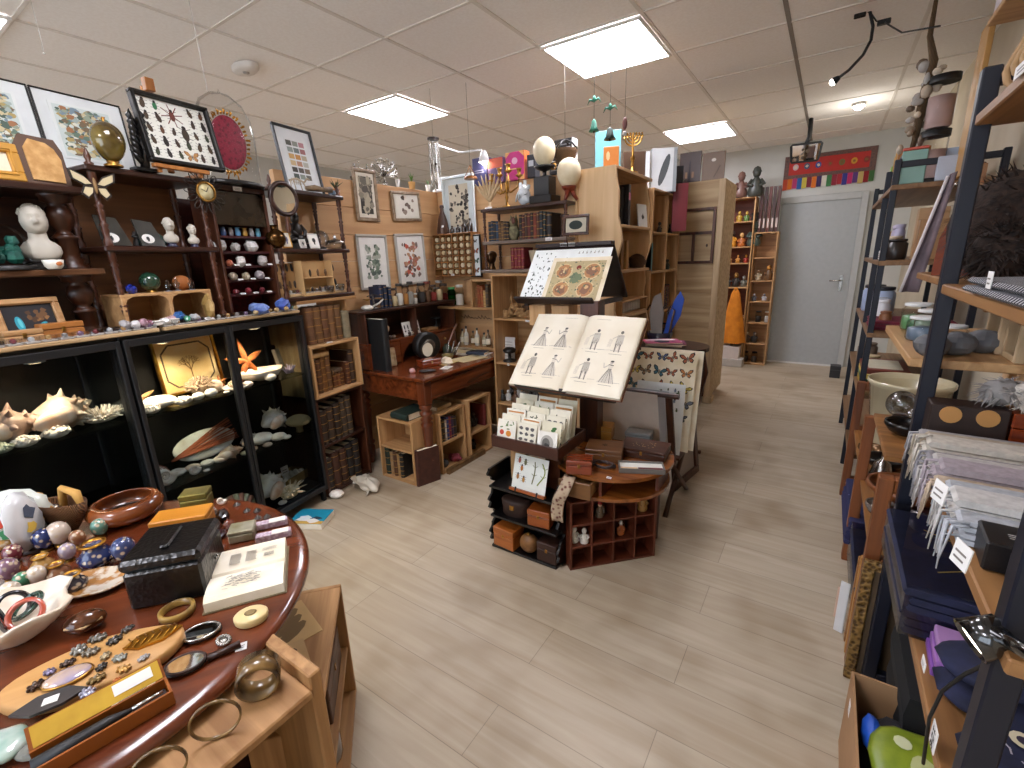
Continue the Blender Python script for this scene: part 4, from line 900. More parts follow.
# side table with curved legs behind the rack
t=thing('side_table',(-.87,3.22,0),0,'dark side table on curved legs, magazines on top, near the pine cabinet','table')
G().prism(circ(0,0,.27,.22,24),.80,.825,'z').build('tabletop',DARK,t); G().prism(circ(0,0,.23,.18,20),.74,.80,'z').build('apron',DARK,t)
for sx in (1,-1):
    for sy in (1,-1): G().tube([(sx*.19,sy*.13,.77),(sx*.22,sy*.15,.62),(sx*.19,sy*.13,.40),(sx*.16,sy*.11,.20),(sx*.20,sy*.14,.02),(sx*.23,sy*.16,.012)],[.03,.028,.018,.013,.016,.018],8).build('leg',DARKZ,t)
for i,(x,y,z,c,rz,ds) in enumerate(((-.02,-.02,.827,'#c9b49a',.2,'cream'),(.0,-.03,.838,'#7a3a5a',.35,'purple'),(-.03,-.05,.849,'#b04a6a',.5,'pink'))):
    t=thing('magazine',(-.87+x,3.22+y,z),rz,'%s covered magazine on the dark side table'%ds,'magazine'); a=Art(.24,.17,C(c,.35)); a.rect(.02,.22,.11,.15,'#d9d0d4'); a.p(blob(.12,.06,.045,10),'#33283a'); o=a.put('cover',t,(-.12,-.08,.006)); o.rotation_euler=(-pi/2,0,0); o.location=(-.12,-.085,.0085); 
    G().box(-.118,.118,-.083,.083,0,.006).build('pages',CREAM,t)
# tall dark vase with umbrellas / walking canes and blue feather beside the tall units
t=thing('umbrella_stand',(-1.045,3.62,0),0,'dark tall vase of canes and fans with a blue feather, before the tall pine units','vase')
G().lathe([(.07,0),(.10,.06),(.13,.35),(.12,.62),(.085,.78),(.10,.85),(.09,.85),(.075,.78),(.001,.7)],18).build('vase_body',C('#26212f',.25),t)
g=G(); g.prism([(.02,.8),(.06,.98),(.10,1.10),(.14,1.16),(.17,1.1),(.15,.98),(.06,.8)],-.004,.004); g.build('blue_feather',C('#2a4fb0',.6),t)
g=G(); g.prism([(-.05,.8),(-.08,1.0),(-.05,1.12),(.0,1.15),(.03,1.0),(.02,.8)],-.03,-.02); g.build('grey_fan',C('#8d857f',.7),t)
for k,(x,y,c) in enumerate(((-.03,.02,'#3a2418'),(.02,.04,'#241a14'),(.05,-.02,'#4a3020'))): G().tube([(x,y,.7),(x*2.2,y*1.5,1.02),(x*2.2-.03,y*1.5,1.05),(x*2.2-.05,y*1.5,1.01)],.008,6).build('cane',C(c,.3),t)
t=thing('patterned_bag',(-1.07,3.07,.0),.2,'dark blue patterned cloth bag leaning on the tall vase','bag'); g=G(); g.ell((0,0,.42),(.075,.05,.42),12,14,lambda d:1); g.build('bag_body',mat('indigo_pattern','#2c2a4a',.85,0,'#8a86a8',scale=45,kind='voronoi',lo=.1,hi=.35),t); G().tube([(-.04,0,.80),(-.02,0,.9),(.02,0,.9),(.04,0,.80)],.006,6).build('strap',C('#1c1a2c'),t)
# ================================================================ left side: inside the glass cabinets
def LP(u,z,d): return LZ.at(u,z,d)
A=LZ.ang; C1,C2,C3=.832,.482,.122
conch(LP(65,C1,.17),A+.2,.24,'large cream spiny conch on the first cabinet\'s upper glass shelf',spikes=8)
conch(LP(14,C1,.16),A-.3,.22,'pinkish spiny conch at the far left of the upper glass shelf',mat('shell_pinkish','#d9b9a4',.45,0,'#b89a86',scale=20),spikes=7)
coral(LP(58,C1,.08),A,.095,'cauliflower shaped white coral in front of the large cream conch')
coral(LP(27,C1,.07),A,.085,'knobbly white coral in front of the pinkish conch',n=50)
coral(LP(3,C1,.07),A,.075,'pale green coral lump cut by the left picture edge',mat('pale_green_coral','#c9cbb0',.85,0,'#a9ab90',scale=50,bump=.5))
coral(LP(103,C1,.14),A,.15,'wide spiky white coral at the right of the first cabinet\'s shelf',n=130,spiky=True,h=.45)
bowl(LP(14,C1,.27),.055,.06,'dark grey glass bowl behind the pinkish conch',C('#4a4c52',.2))
clam(LP(83,C1,.26),A,.10,'small dark brown shell behind the large cream conch',C('#5a4a3c',.5))
clam(LP(118,C1,.25),A,.08,'brown shell in the right back corner of the first cabinet',C('#6b4a30',.5))
# second cabinet upper shelf
t=thing('gilt_picture',LP(164,C1,.27),A,'gilt framed picture of a coral tree in an octagonal border, inside the cabinet','picture',rx=-.12)
a=Art(.27,.25,mat('gold_paper','#ecd09a',.4,.15,'#d9b06a',scale=6)); oc=[(.06,.02),(.21,.02),(.25,.06),(.25,.19),(.21,.23),(.06,.23),(.02,.19),(.02,.06)]
for p,q in zip(oc,oc[1:]+oc[:1]): a.p(line(p,q,.008),'#5a4630')
def twig(p,an,l,k):
    q=(p[0]+l*math.cos(an),p[1]+l*math.sin(an)); a.p(line(p,q,.0008+.0012*k),'#7a5628')
    if k>0:
        for da in (-.55,.1,.6): twig(q,an+da+R.uniform(-.2,.2),l*.68,k-1)
twig((.14,.05),pi/2,.045,4)
frame_parts(t,.30,.28,.012,GILT,.003,None,a,.022)
starfish(LP(143,C1,.14)+V((0,0,.055)),A+.1,.075,'tan starfish standing at the left of the gilt picture',mat('tan_starfish','#b98a55',.8,0,'#8f6336',scale=45,bump=.5),rx=-.5)
clam(LP(158,C1,.12),A,.15,'big smooth white clam in front of the tan starfish',ribs=0,h=.36)
coral(LP(153,C1,.05),A,.075,'bumpy white coral at the left front of the second cabinet')
coral(LP(184,C1,.06),A,.08,'white flower-like coral in the middle of the second cabinet\'s front',n=60)
coral(LP(202,C1,.16),A,.13,'branching pale brown coral in front of the gilt picture',mat('brown_coral','#c4a98c',.85,0,'#9c7f62',scale=60,bump=.5),n=150,spiky=True,h=.8)
for i,(u,d,r,ds) in enumerate(((199,.07,.026,'oval white pebble shell, left one before the branching coral'),(212,.07,.028,'oval white pebble shell, right one before the branching coral'))): clam(LP(u,C1,d),A,r*2,ds,ribs=0,h=.7)
t=G().ell((0,0,.032),.032,14,10).build('round_shell',SHELLP,None,'round peach shell ball right of the branching coral','shell',loc=LP(217,C1,.13))
starfish(LP(221,C1,.19)+V((0,0,.03)),A,.042,'small rust starfish at the right of the gilt picture',rx=-.3)
t=thing('shell_dish',LP(236,C1,.07),A,'white shell dish holding a brown striped shell, behind the door edge','dish'); G().lathe([(.02,0),(.05,.008),(.062,.02),(.058,.02),(.045,.010),(.001,.006)],20,fn=lambda a,z:1+.05*math.cos(8*a)).build('dish',SHELLW,t); G().ell((0,0,.032),(.035,.028,.02),12,8).build('brown_shell',mat('striped_shell','#8a6a4a',.4,0,'#d6c0a0',kind='wave',scale=60),t)
clam(LP(227,C1,.05),A,.03,'tiny grey shell left of the white shell dish',ribs=0)
# right half
t=starfish(LP(249,C1,.22)+V((0,0,.10)),A+.15,.135,'big orange starfish leaning upright in the right half of the cabinet',rx=-.25)
t=thing('abalone_shell',LP(263,C1,.13),A,'large open cream and orange shell in front of the big starfish','shell'); G().lathe([(.03,0),(.09,.02),(.115,.055),(.11,.057),(.085,.03),(.001,.015)],26,sx=1.1,sy=.7,fn=lambda a,z:1+.07*math.sin(5*a+1)).build('outer_shell',SHELLC,t); G().ell((0,0,.035),(.085,.05,.022),14,8).build('inner_folds',mat('orange_mantle','#c98a4a',.4,0,'#efe0c8',kind='wave',scale=30),t)
clam(LP(248,C1,.055),A,.055,'small pink and white shell below the large open shell',mat('pink_shell','#d9b8ac',.4,0,'#efe4da',scale=25),ribs=0,h=.6)
clam(LP(271,C1,.06),A,.06,'smooth white oval shell below the large open shell',ribs=0,h=.66)
for k in range(1): 
    t=thing('crystal_cluster',LP(290,C1,.10),A,'pale violet crystal cluster at the right end of the upper shelf','mineral'); g=G()
    for q in range(22): d=V((R.uniform(-1,1),R.uniform(-.8,.4),R.uniform(.2,1))).normalized(); g.cyl(V((R.uniform(-.02,.02),0,.008)),V((0,0,.01))+d*R.uniform(.03,.055),.007,.002,5,False)
    g.build('crystals',C('#a898ac',.25),t)
a=Art(.16,.13,C('#8f7f6e',.8)); a.lines(.01,.15,.01,.12,10,'#6b5d4f'); a.put('leaning_card',None,LP(279,C1,.24),label='brown and grey card leaning in the right back of the cabinet',cat='card',rz=A,rx=-.3)
# middle shelf
spiral_shell(LP(166,C2,.06),A,.062,'largest white spiral shell with grey lines on the middle glass shelf')
spiral_shell(LP(195,C2,.06),A,.036,'small white spiral shell right of the largest spiral shell')
clam(LP(207,C2,.05),A,.03,'tiny white shell right of the small spiral shell',ribs=0)
t=thing('cone_shell',LP(158,C2,.19),A,'white dome shell with brown rays on the middle shelf','shell'); G().lathe([(.06,0),(.055,.02),(.04,.045),(.02,.062),(.001,.068)],26,sy=.8).build('dome',SHELLW,t); g=G()
for k in range(9):
    a_=pi+pi*(k+.5)/9; g.tube([(.058*math.cos(a_),.047*math.sin(a_),.012),(.041*math.cos(a_),.033*math.sin(a_),.046),(.012*math.cos(a_),.01*math.sin(a_),.066)],.0022,4)
g.build('brown_ray',C('#8a4a35',.5),t)
t=thing('sea_fan',LP(213,C2,.22),A+.1,'large white shell plate with a rust red sea fan across it','shell',rx=-.5); G().ell((0,0,.075),(.17,.016,.075),26,12).build('plate_shell',SHELLW,t); g=G()
for k in range(24):
    z=R.uniform(-.05,.05); g.tube([(-.2,-.02,.05),(-.06,-.024,.07+z*.5),(.08,-.024,.09+z),(.17,-.018,.10+z*1.25)],[.005,.003,.0025,.0015],4)
g.build('red_branch',C('#b5603c',.7),t)
for u,d,w_,ds,m in ((178,.14,.075,'white clam behind the spiral shells on the middle shelf',SHELLW),(193,.13,.07,'round cream clam in the row behind the small spiral shell',SHELLC),(208,.12,.065,'greyish white clam under the sea fan',C('#d2cdc4',.45)),(222,.10,.075,'frilled peach shell under the sea fan',SHELLP),(262,.13,.13,'large white clam below the frilled white conch',SHELLW),(279,.08,.09,'domed white clam at the right front of the middle shelf',SHELLW),(268,.05,.05,'small pale shell at the front of the middle shelf',SHELLC),(253,.07,.055,'orange speckled shell on the middle shelf',mat('speckled','#c48a5a',.5,0,'#e6d3b8',kind='voronoi',scale=80)),(246,.06,.05,'greenish shell beside the thin door edge',C('#a9a285',.5)),(287,.05,.05,'flat white shell at the far right front',SHELLW)): clam(LP(u,C2,d),A,w_,ds,m)
conch(LP(232,C2,.09),A-.5,.12,'spiny peach conch beside the thin door edge',SHELLP,6)
conch(LP(276,C2,.18)+V((0,0,.035)),A+.3,.20,'frilled white conch on top of the clams, middle shelf right',SHELLW,9)
conch(LP(252,C2,.16),A-.2,.12,'greyish conch left of the large white clam',C('#cfc6bb',.5),5)
t=thing('mushroom_coral',LP(300,C2,.08),A,'olive brown mushroom shaped coral at the right end of the middle shelf','coral'); G().lathe([(.02,0),(.018,.045),(.06,.05),(.072,.065),(.06,.085),(.03,.10),(.001,.105)],24).build('cap',mat('mushroom_brown','#8a7a52',.8,0,'#6b5c3c',kind='wave',scale=50),t)
# bottom shelf
conch(LP(272,C3,.14)+V((0,0,.02)),A+.5,.24,'large white conch with long spines on the cabinet floor',SHELLW,10)
t=thing('spiny_murex',LP(291,C3,.06),A,'yellowish spiky shell on the cabinet floor, beside the long spined conch','shell'); g=G(); g.ell((0,0,.04),(.06,.04,.04),14,10)
for k in range(26): d=V((R.uniform(-1,1),R.uniform(-1,.3),R.uniform(-.1,1))).normalized(); g.cyl(V((d.x*.05,d.y*.03,.04+d.z*.03)),V((d.x*.11,d.y*.075,.04+d.z*.075)),.006,.001,5)
g.build('spines',mat('yellow_shell','#d9bd88',.5,0,'#efe2c6',scale=30),t)
clam(LP(283,C3,.04),A,.05,'small white shell before the yellowish spiky shell')
t=thing('scallop_shell',LP(238,C3,.15),A,'upright ribbed scallop with pink and green ribs, cabinet floor','shell',rx=-.3); g=G()
for k in range(13):
    a_=pi*(k+.5)/13; g.tube([(0,0,.005),(.07*math.cos(a_),-.015,.065*math.sin(a_)),(.13*math.cos(a_),0,.125*math.sin(a_))],[.006,.014,.015],6); g.m((k+1)%2)
g.build('ribs',[C('#c98a78',.5),C('#c9c2a8',.5)],t)
clam(LP(215,C3,.2),A,.12,'brown ribbed shell half hidden behind the round table',C('#9a7a60',.5))
t=thing('cardboard_box',LP(289,C3,.17),A+.15,'shallow cardboard box of white shell fragments on the cabinet floor','box'); g=G(); CB_=C('#a5834f',.8)
for q in ((0,.18,0,.004),(0,.18,.126,.13)): g.box(q[0],q[1],q[2],q[3],0,.055)
for q in ((0,.004),(.176,.18)): g.box(q[0],q[1],.004,.126,0,.055)
g.box(.004,.176,.004,.126,0,.004); g.build('box_walls',CB_,t)
for k in range(7): stone(LP(289,C3,.17)+LZ.x*(.035+.018*k)+LZ.n*(.05+.03*(k%2))+V((0,0,.03)),.022,'%s white shell fragment from the left in the cardboard box'%ORD[k],SHELLW,'shell_fragment','shell','fragments in the cardboard box')
tagcard(LP(284,C3,.24)+V((0,0,.06)),A,'white card with a dark oval behind the cardboard box',.05,.055,.1)
# lamps inside the cabinets
def cablamp(s,label,e=6):
    p=LZ.pt(s,.10,1.132); t=G().lathe([(.03,-.012),(.03,0)],16,cap=True).m(1).lathe([(.022,-.0125),(.022,-.0135)],14).build('cabinet_lamp',[C('#c9c6c0',.4),emit('warm_lamp_%d'%e,'#ffd9a0',e)],None,label,'lamp',loc=p)
    l=bpy.data.lights.new('cabinet_light','SPOT'); l.energy=e*1.5; l.color=(1,.80,.55); l.spot_size=2.5; l.spot_blend=.6; l.shadow_soft_size=.03; o=bpy.data.objects.new('cabinet_light',l); COL.objects.link(o); o.location=p+V((0,0,-.02)); return t
cablamp(.55,'round warm lamp under the cabinet top, over the gilt picture',16); cablamp(1.0,'round warm lamp under the cabinet top, over the big starfish',10); cablamp(.12,'round warm lamp under the top of the first cabinet',8)
# ================================================================ jewel boxes along the front edge of the cabinets
SH=['dark red','grey','blue','clear','violet','white','amber','green']; SHC={'dark red':'#7a3035','grey':'#a9a5a0','blue':'#6a86b0','clear':'#d9dcdb','violet':'#8a7090','white':'#e6e3dc','amber':'#c49a5a','green':'#7a947e'}
def jewels(s0,s1,z,d,n,where,off=0):
    t=G().box(0,s1-s0,-.004,.05,0,.016,.003).build('jewel_tray',PALE,None,'long pale tray edge holding small clear jewel boxes '+where,'tray',loc=LZ.pt(s0,d,z),rz=A)
    k=(s1-s0)/n
    for i in range(n):
        c=SH[(i*3+off+i//5)%8]; t=thing('jewel_box',LZ.pt(s0+k*i+.003,d+.004,z+.0165),A,'little box, %s stone, %s %s'%(c,ORD[i],where),'jewel box','clear jewel boxes '+where)
        G().box(0,k-.006,0,.04,0,.022,.003).build('clear_box',glass('acrylic','#f4f4f6',.35,.95),t); G().box(.002,k-.008,.003,.037,.001,.006).build('white_pad',WHITE,t); G().ell((k/2-.003,.018,.014),(.010,.010,.010),8,6).build('stone',C(SHC[c],.1,0,1),t)
jewels(-.20,.50,1.181,.0,15,'on left cabinet edge'); jewels(.52,1.22,1.181,.0,15,'on right cabinet edge',3)
jewels(1.235,1.66,1.263,.072,9,'on the turned shelf',5)
# ================================================================ dark sideboard at the far left
Z0,Z1,Z2=1.181,1.449,1.746
YEL=C('#c08a2a',.45)
t=thing('mustard_picture',LP(-22,Z2,.10),A,'mustard yellow frame cut by the left picture edge','picture',rx=-.15); frame_parts(t,.12,.125,.03,YEL,0,CREAM)
t=thing('fossil_plaque',LP(25,Z2,.10),A,'brown stone plaque with a pale carved relief, left of the glossy egg','plaque',rx=-.12); G().prism([(0,0),(.13,0),(.13,.12),(.115,.16),(.02,.165),(.0,.13)],-.012,0).build('backing',C('#5d4638',.7),t); G().prism([(.022,.012),(.112,.008),(.118,.09),(.105,.125),(.085,.143),(.04,.15),(.02,.12)],-.018,-.012).build('relief',mat('ochre_relief','#d0a56c',.85,0,'#b5884f',scale=40,bump=.9),t)
a=Art(.05,.075,C('#cfc6c2',.5)); a.p(blob(.025,.035,.016),'#8a7a88'); a.put('photograph',None,LP(22,Z2,.14),label='small pale photograph behind the brown stone plaque',cat='photograph',rz=A,rx=-.1)
t=thing('butterfly_ornament',LZ.pt(.415,.045,1.752),A,'cream and black butterfly ornament on the post between the shelf units','ornament'); a=Art(.001,.001,C('#e2d5b8',.5)); a.g=G()
for s in (1,-1):
    for P,c in ((((.004,.0),(.03,.035),(.075,.055),(.07,.02),(.03,-.004)),'#2a211c'),(((.004,-.004),(.035,-.002),(.05,-.03),(.03,-.05),(.012,-.03)),'#2a211c'),(((.01,.006),(.03,.029),(.066,.047),(.062,.021),(.03,.003)),'#cfc09a'),(((.009,-.008),(.032,-.007),(.042,-.028),(.028,-.041),(.013,-.026)),'#cfc09a')):
        a.col(c); y=-.003 if c!='#2a211c' else 0; poly=[(s*p[0],p[1]) for p in P]; a.g.prism(poly if s>0 else poly[::-1],y-.003,y)
a.g.build('wings',a.m,t); G().ell((0,-.006,.0),(.006,.006,.03),8,8).build('body',C('#8a6a40',.5),t)
# malachite dome and bust
t=thing('glass_dome',LP(6,Z1,.13),A,'glass dome over a rough green mineral, left of the white bust','dome'); G().lathe([(.085,0),(.085,.012),(.08,.016)],20).build('base',BLACKW,t); G().lathe([(.076,.016),(.078,.08),(.07,.12),(.045,.15),(.001,.162)],20).build('glass',GLASS,t); g=G()
for k in range(14): g.ell((R.uniform(-.04,.04),R.uniform(-.03,.03),.03+R.random()*.07),R.uniform(.018,.03),7,5,lambda d:1+.3*NZ.noise(d*3+V((k,0,0))),sm=False)
g.build('green_mineral',mat('malachite','#12614f',.6,0,'#0b3f38',scale=30,bump=.4),t)
MARB=mat('white_marble','#c9c3b6',.5,0,'#b5aea0',scale=8)
bp=LP(50,Z1,.10); t=box_thing(bp+V((0,-.045,0)),A,.10,.075,.032,'black plinth under the white portrait bust',BLACKW,'plinth','plinth',lidh=.3,clasp=False)
bust(bp+LZ.x*.05+LZ.n*.03+V((-.0,-.045,.033)),A-.25,.20,'white portrait bust with draped shoulders, on a black plinth at left',MARB)
t=thing('white_cup',LP(55,Z1,.035),A,'small white pot with an orange emblem, before the black plinth','pot'); G().lathe([(.018,0),(.026,.01),(.03,.032),(.026,.032),(.001,.01)],14).build('pot_body',C('#e3ddd0',.4),t); G().ell((.006,-.026,.018),(.010,.004,.008),8,6).build('emblem',C('#b5662c',.5),t)
# butterfly wing frame and two wooden boxes
a=Art(.135,.12,C('#1c1b20',.5)); 
for cx,cz,an in ((.035,.055,.1),(.09,.035,-.7)): a.p(circ(cx,cz,.011,.028,14,an),'#2f9ab0'); a.p(circ(cx+.002,cz+.003,.005,.018,12,an),'#5cc2cf')
for k in range(16): a.p(blob(R.uniform(.06,.115),R.uniform(.065,.10),.008,7,.4),R.choice(('#6b4a2a','#8a6238','#4f3620')))
t=thing('wing_frame',LP(5,Z0,.10),A,'light wood frame with two turquoise wings on black, bottom left shelf','picture',rx=-.2); frame_parts(t,.185,.17,.022,PINE,.003,BLACKW,a)
box_thing(LP(8,Z0,.058),A,.105,.045,.062,'small tan wooden box, left one in front of the turquoise wing frame',PINE,clasp=True,lidh=.3)
box_thing(LP(46,Z0,.06),A,.125,.05,.075,'bigger orange wooden box, right one in front of the turquoise wing frame',wood('honey_box','#b9793c','#8a5626','x',.4),lidh=.3)
# big framed butterfly charts on top
# ================================================================ tops and shelves of the left hand shelf units
E1,E2,E3=1.206,1.534,1.832
# --- big double butterfly chart
def fauna(w,h,n):
    a=Art(w,h,C('#e3e8e6',.6)); a.rect(.01,w-.01,.01,h-.01,'#cfdad6')
    for k in range(n): a.p(blob(R.uniform(.025,w-.025),R.uniform(.02,h-.02),R.uniform(.004,.011),8,.4,1.4),R.choice(('#9aa590','#b5a068','#7a6850','#a9b8b2','#a5744f','#6a8070','#cfc29a','#7f94a0','#54665a','#dfe0d2')))
    return a
W1=.30
for i,(s0,ds) in enumerate(((.09,'left'),(.395,'right'))):
    t=thing('animal_chart',LZ.pt(s0,.27,1.834 if i else 1.834),A,'white framed colour chart of tropical animals, %s one of the pair at top left'%ds,'picture','pair of animal charts',rx=-.12)
    frame_parts(t,.302,.30,.006,BLACKW,.04,C('#dfe4e4',.6),fauna(.21,.215,330),.012)
G().box(-.01,.40,.0,.02,0,.086,.003).build('chart_rest',DARK,None,'dark wooden block behind the chart pair at top left','block',loc=LZ.pt(.0,.245,1.747),rz=A)
# --- glossy big egg on a stand
t=thing('ornate_egg',LP(114,E3,.05),A,'big glossy olive and gold egg in front of the right chart','egg'); G().lathe([(.03,0),(.032,.006),(.018,.012),(.022,.02)],14).build('stand',BRASS,t); egg(t,(0,0,.016),.054,.145,mat('lacquered_egg','#8d7a35',.12,.2,'#4a3a1a',scale=9,coat=.8)); G().lathe([(.008,0),(.004,.006),(.007,.014),(.001,.02)],8).build('finial',BRASS,t,loc=(0,0,.158))
# --- black leafy carving
t=thing('black_carving',LP(146,E3,.05),A,'tall black openwork carving of leaves, left of the framed insects','sculpture'); G().box(-.045,.045,-.02,.03,0,.012,.003).build('base',EBON,t); g=G()
for k in range(16):
    z=.02+.011*k; s=1 if k%2 else -1; g.tube([(0,0,z),(s*.025,-.01,z+.03),(s*.045*(1-k/22),-.004,z+.055)],[.009,.012,.001],6)
g.tube([(0,0,.01),(.012,0,.08),(-.01,0,.15),(-.016,0,.215)],[.018,.013,.01,.002],8); g.build('leaf_carving',EBON,t)
# --- framed insects on an easel
a=Art(.281,.246,C('#e3e3d9',.7)); BC=('#3d2c20','#4a3a28','#2b2420','#5a3a24','#3a3f2a')
a.beetle(.135,.195,.026,'#5a2f22'); 
for k in range(8): an=pi*k/4+.2; a.p(line((.135,.195),(.135+.046*math.cos(an),.195+.046*math.sin(an)),.004),'#6a3428')
for i in range(6):
    for j in range(5):
        x,z=.028+.047*i,.03+.048*j
        if j>=3 and 1<i<4: continue
        if j==0 and i==3: a.butterfly(x,z,.032,0,'#b98a52','#8a5f35'); continue
        if (i,j)==(3,2): a.beetle(x,z,.034,'#3a3024'); continue
        a.beetle(x,z,R.uniform(.018,.024),R.choice(('#2f6b45','#3d2c20')) if (i,j) in ((1,4),(4,3)) else R.choice(BC),a=R.uniform(-.3,.3))
ez=LP(155,E3,.05); t=thing('wooden_easel',ez,A,'orange wood easel carrying the big framed insects','easel'); g=G(); 
for x in (.0,.17): g.box(x,x+.016,-.03,.09,0,.016,.002)
g.box(-.02,.21,-.045,-.02,.016,.032,.002); g.at(.09,.03,.016,rx=-.22); g.box(-.012,.012,0,.014,0,.36,.002); g.at(.09,.07,.34); g.box(-.018,.018,-.01,.02,0,.05,.002); g.build('easel_frame',wood('easel_wood','#b8793a','#8a5222','z',.45),t)
picture(ez+LZ.x*(-.03)+LZ.n*-.025+V((0,0,.034)),A,.315,.28,.013,BLACKW,.004,WHITE,a,'black framed collection of beetles, big spider and moth on the easel',lean=.2,depth=.03)
# sunburst clock and mirror hung on the posts
t=thing('sunburst_clock',LZ.pt(.835,.035,1.775),A,'round gilt clock with looped wire petals, hung on the middle post','clock'); g=G(); g.at(rx=pi/2); g.lathe([(.036,-.008),(.042,0),(.046,.008),(.042,.012),(.036,.010)],24,cap=False); g.build('gilt_rim',BRASS,t)
g=G().at(rx=pi/2); g.lathe([(.036,-.004),(.036,.006),(.001,.0065)],24); g.build('dial',mat('old_dial','#d8cfa6',.5,0,'#bfae78',scale=40),t); g=G()
for k in range(14):
    an=2*pi*k/14; c=V((.07*math.cos(an),0,.07*math.sin(an))); g.tube([c+V((.024*math.cos(q)*math.cos(an)-.010*math.sin(q)*math.sin(an),0,.024*math.cos(q)*math.sin(an)+.010*math.sin(q)*math.cos(an))) for q in [2*pi*i/12 for i in range(12)]],.0022,5,True)
g.build('petal_loop',STEEL,t); g=G(); g.prism(line((0,0),(.012,.02),.003),-.009,-.008); g.prism(line((0,0),(-.022,.010),.002),-.009,-.008); g.build('hand',BLACKM,t)
t=thing('round_mirror',LZ.pt(1.255,.03,1.785),A,'round dark framed mirror with a diagonal bar, on a turned stand','mirror'); MIRR=mat('mirror_silver','#e3e3e3',.03,1,'#dedede')
g=G().at(rx=pi/2); g.lathe([(.066,-.01),(.07,.006),(.082,.010),(.091,.004),(.091,-.008),(.066,-.01)],32,cap=False); g.build('round_frame',DARK,t); g=G().at(rx=pi/2); g.lathe([(.067,.0),(.067,.003)],32,sm=False); g.build('mirror_glass',MIRR,t)
g=G(); g.lathe([(.012,-.17),(.014,-.14),(.008,-.12),(.010,-.105),(.006,-.09)],10); g.build('stem',DARKZ,t)
# --- glass cloche with red plaque
p=LP(235,1.826,.09); t=thing('glass_cloche',p,A,'clear glass cloche on black oval base over the red oval plaque','cloche'); G().lathe([(.15,0),(.155,.010),(.14,.018)],28,sy=.62).build('base',EBON,t); G().lathe([(.138,.018),(.140,.22),(.131,.31),(.10,.37),(.05,.405),(.001,.412)],28,sy=.62).build('glass',GLASS,t); G().lathe([(.008,.412),(.004,.42),(.001,.43)],8).build('glass_knob',GLASS,t)
t=thing('red_plaque',p+V((0,0,.021)),A,'red oval plaque in gilt leaf frame standing inside the cloche','plaque'); g=G(); g.at(0,-.01,.175,ry=.12); g.ell((0,0,0),(.092,.014,.122),28,14); g.build('red_oval',mat('red_feather','#8d1f38',.55,0,'#5d1022',scale=60,kind='voronoi',lo=.15,hi=.5),t); g=G()
for k in range(40):
    an=2*pi*k/40; q=rot((.096*math.cos(an),.127*math.sin(an)),-.12); o=rot(((.108+.010*(k%3))*math.cos(an),(.142+.012*(k%2))*math.sin(an)),-.12); g.tube([(q[0],-.008,.175+q[1]),((q[0]+o[0])/2,-.016,.175+(q[1]+o[1])/2),(o[0],-.006,.175+o[1])],[.004,.006,.001],5)
for x in (-.03,.03): g.tube([(x,0,0),(x*.8,-.005,.03),(x*.6,0,.05)],[.004,.003,.004],5)
g.box(-.05,.05,-.02,.015,-.002,.004); g.build('gilt_frame',GILT,t)
tagcard(LZ.pt(.99,.055,1.80),A,'white tag on the edge below the cloche',.045,.02,0)
# stamps picture
a=Art(.135,.235,C('#e1e5e6',.6)); 
for i in range(3):
    for j in range(6): a.rect(.005+.044*i,.043+.044*i,.012+.037*j,.040+.037*j,('#55564f','#8a8f86','#b5838a','#8f9a94','#6f7a7a','#a06a6a','#c9a062','#c08a4a','#b5a98f','#cdb58a','#b58a70','#b9b9ad','#3f3c38','#5a544c','#7a6a5a','#4f5a52','#8a948a','#6a6a62')[(5-j)*3+i])
picture(LP(287,1.847,.15),A,.27,.37,.012,C('#1e2226',.4),.055,C('#dfe3e5',.6),a,'dark framed picture of small coloured swatches, right of the cloche',lean=.17,depth=.02)
# driftwood and oddments on the right-hand unit
g=G(); g.tube([(0,0,.015),(.06,-.01,.022),(.13,.0,.02),(.20,.01,.028)],[.010,.016,.013,.017],8); g.tube([(.03,.03,.012),(.11,.02,.02),(.17,.03,.018)],[.006,.012,.004],7); g.build('driftwood',mat('grey_driftwood','#8a7358',.8,0,'#5f4c38',scale=30,bump=.5),None,'grey brown driftwood sticks lying on top of the right-hand turned unit','driftwood',loc=LP(306,1.846,.05),rz=A)
t=thing('wire_deer',LP(298,1.846,.06),A,'small wire animal skeleton in front of the swatch picture','ornament'); g=G(); g.tube([(-.05,0,.045),(0,0,.06),(.05,0,.045)],.006,6)
for x in (-.045,-.02,.02,.045): g.tube([(x,0,.05),(x*1.1,-.012,.0)],.003,5)
for k in range(6): g.tube([(-.03+.012*k,-.014,.03),(-.03+.012*k,0,.06),(-.03+.012*k,.014,.03)],.002,4)
g.tube([(.05,0,.045),(.075,0,.07),(.09,0,.062)],.005,5); g.build('bones',C('#b5a58c',.6),t)
pot_plant(LP(337,1.846,.15),.12,'dark bushy plant in a terracotta pot at the right end top','#a5622e','#3f4a2a',14,.5)
t=stone(LP(333,1.846,.13),.03,'blue grey stone beside the terracotta pot on top',C('#5a6a7a',.5))
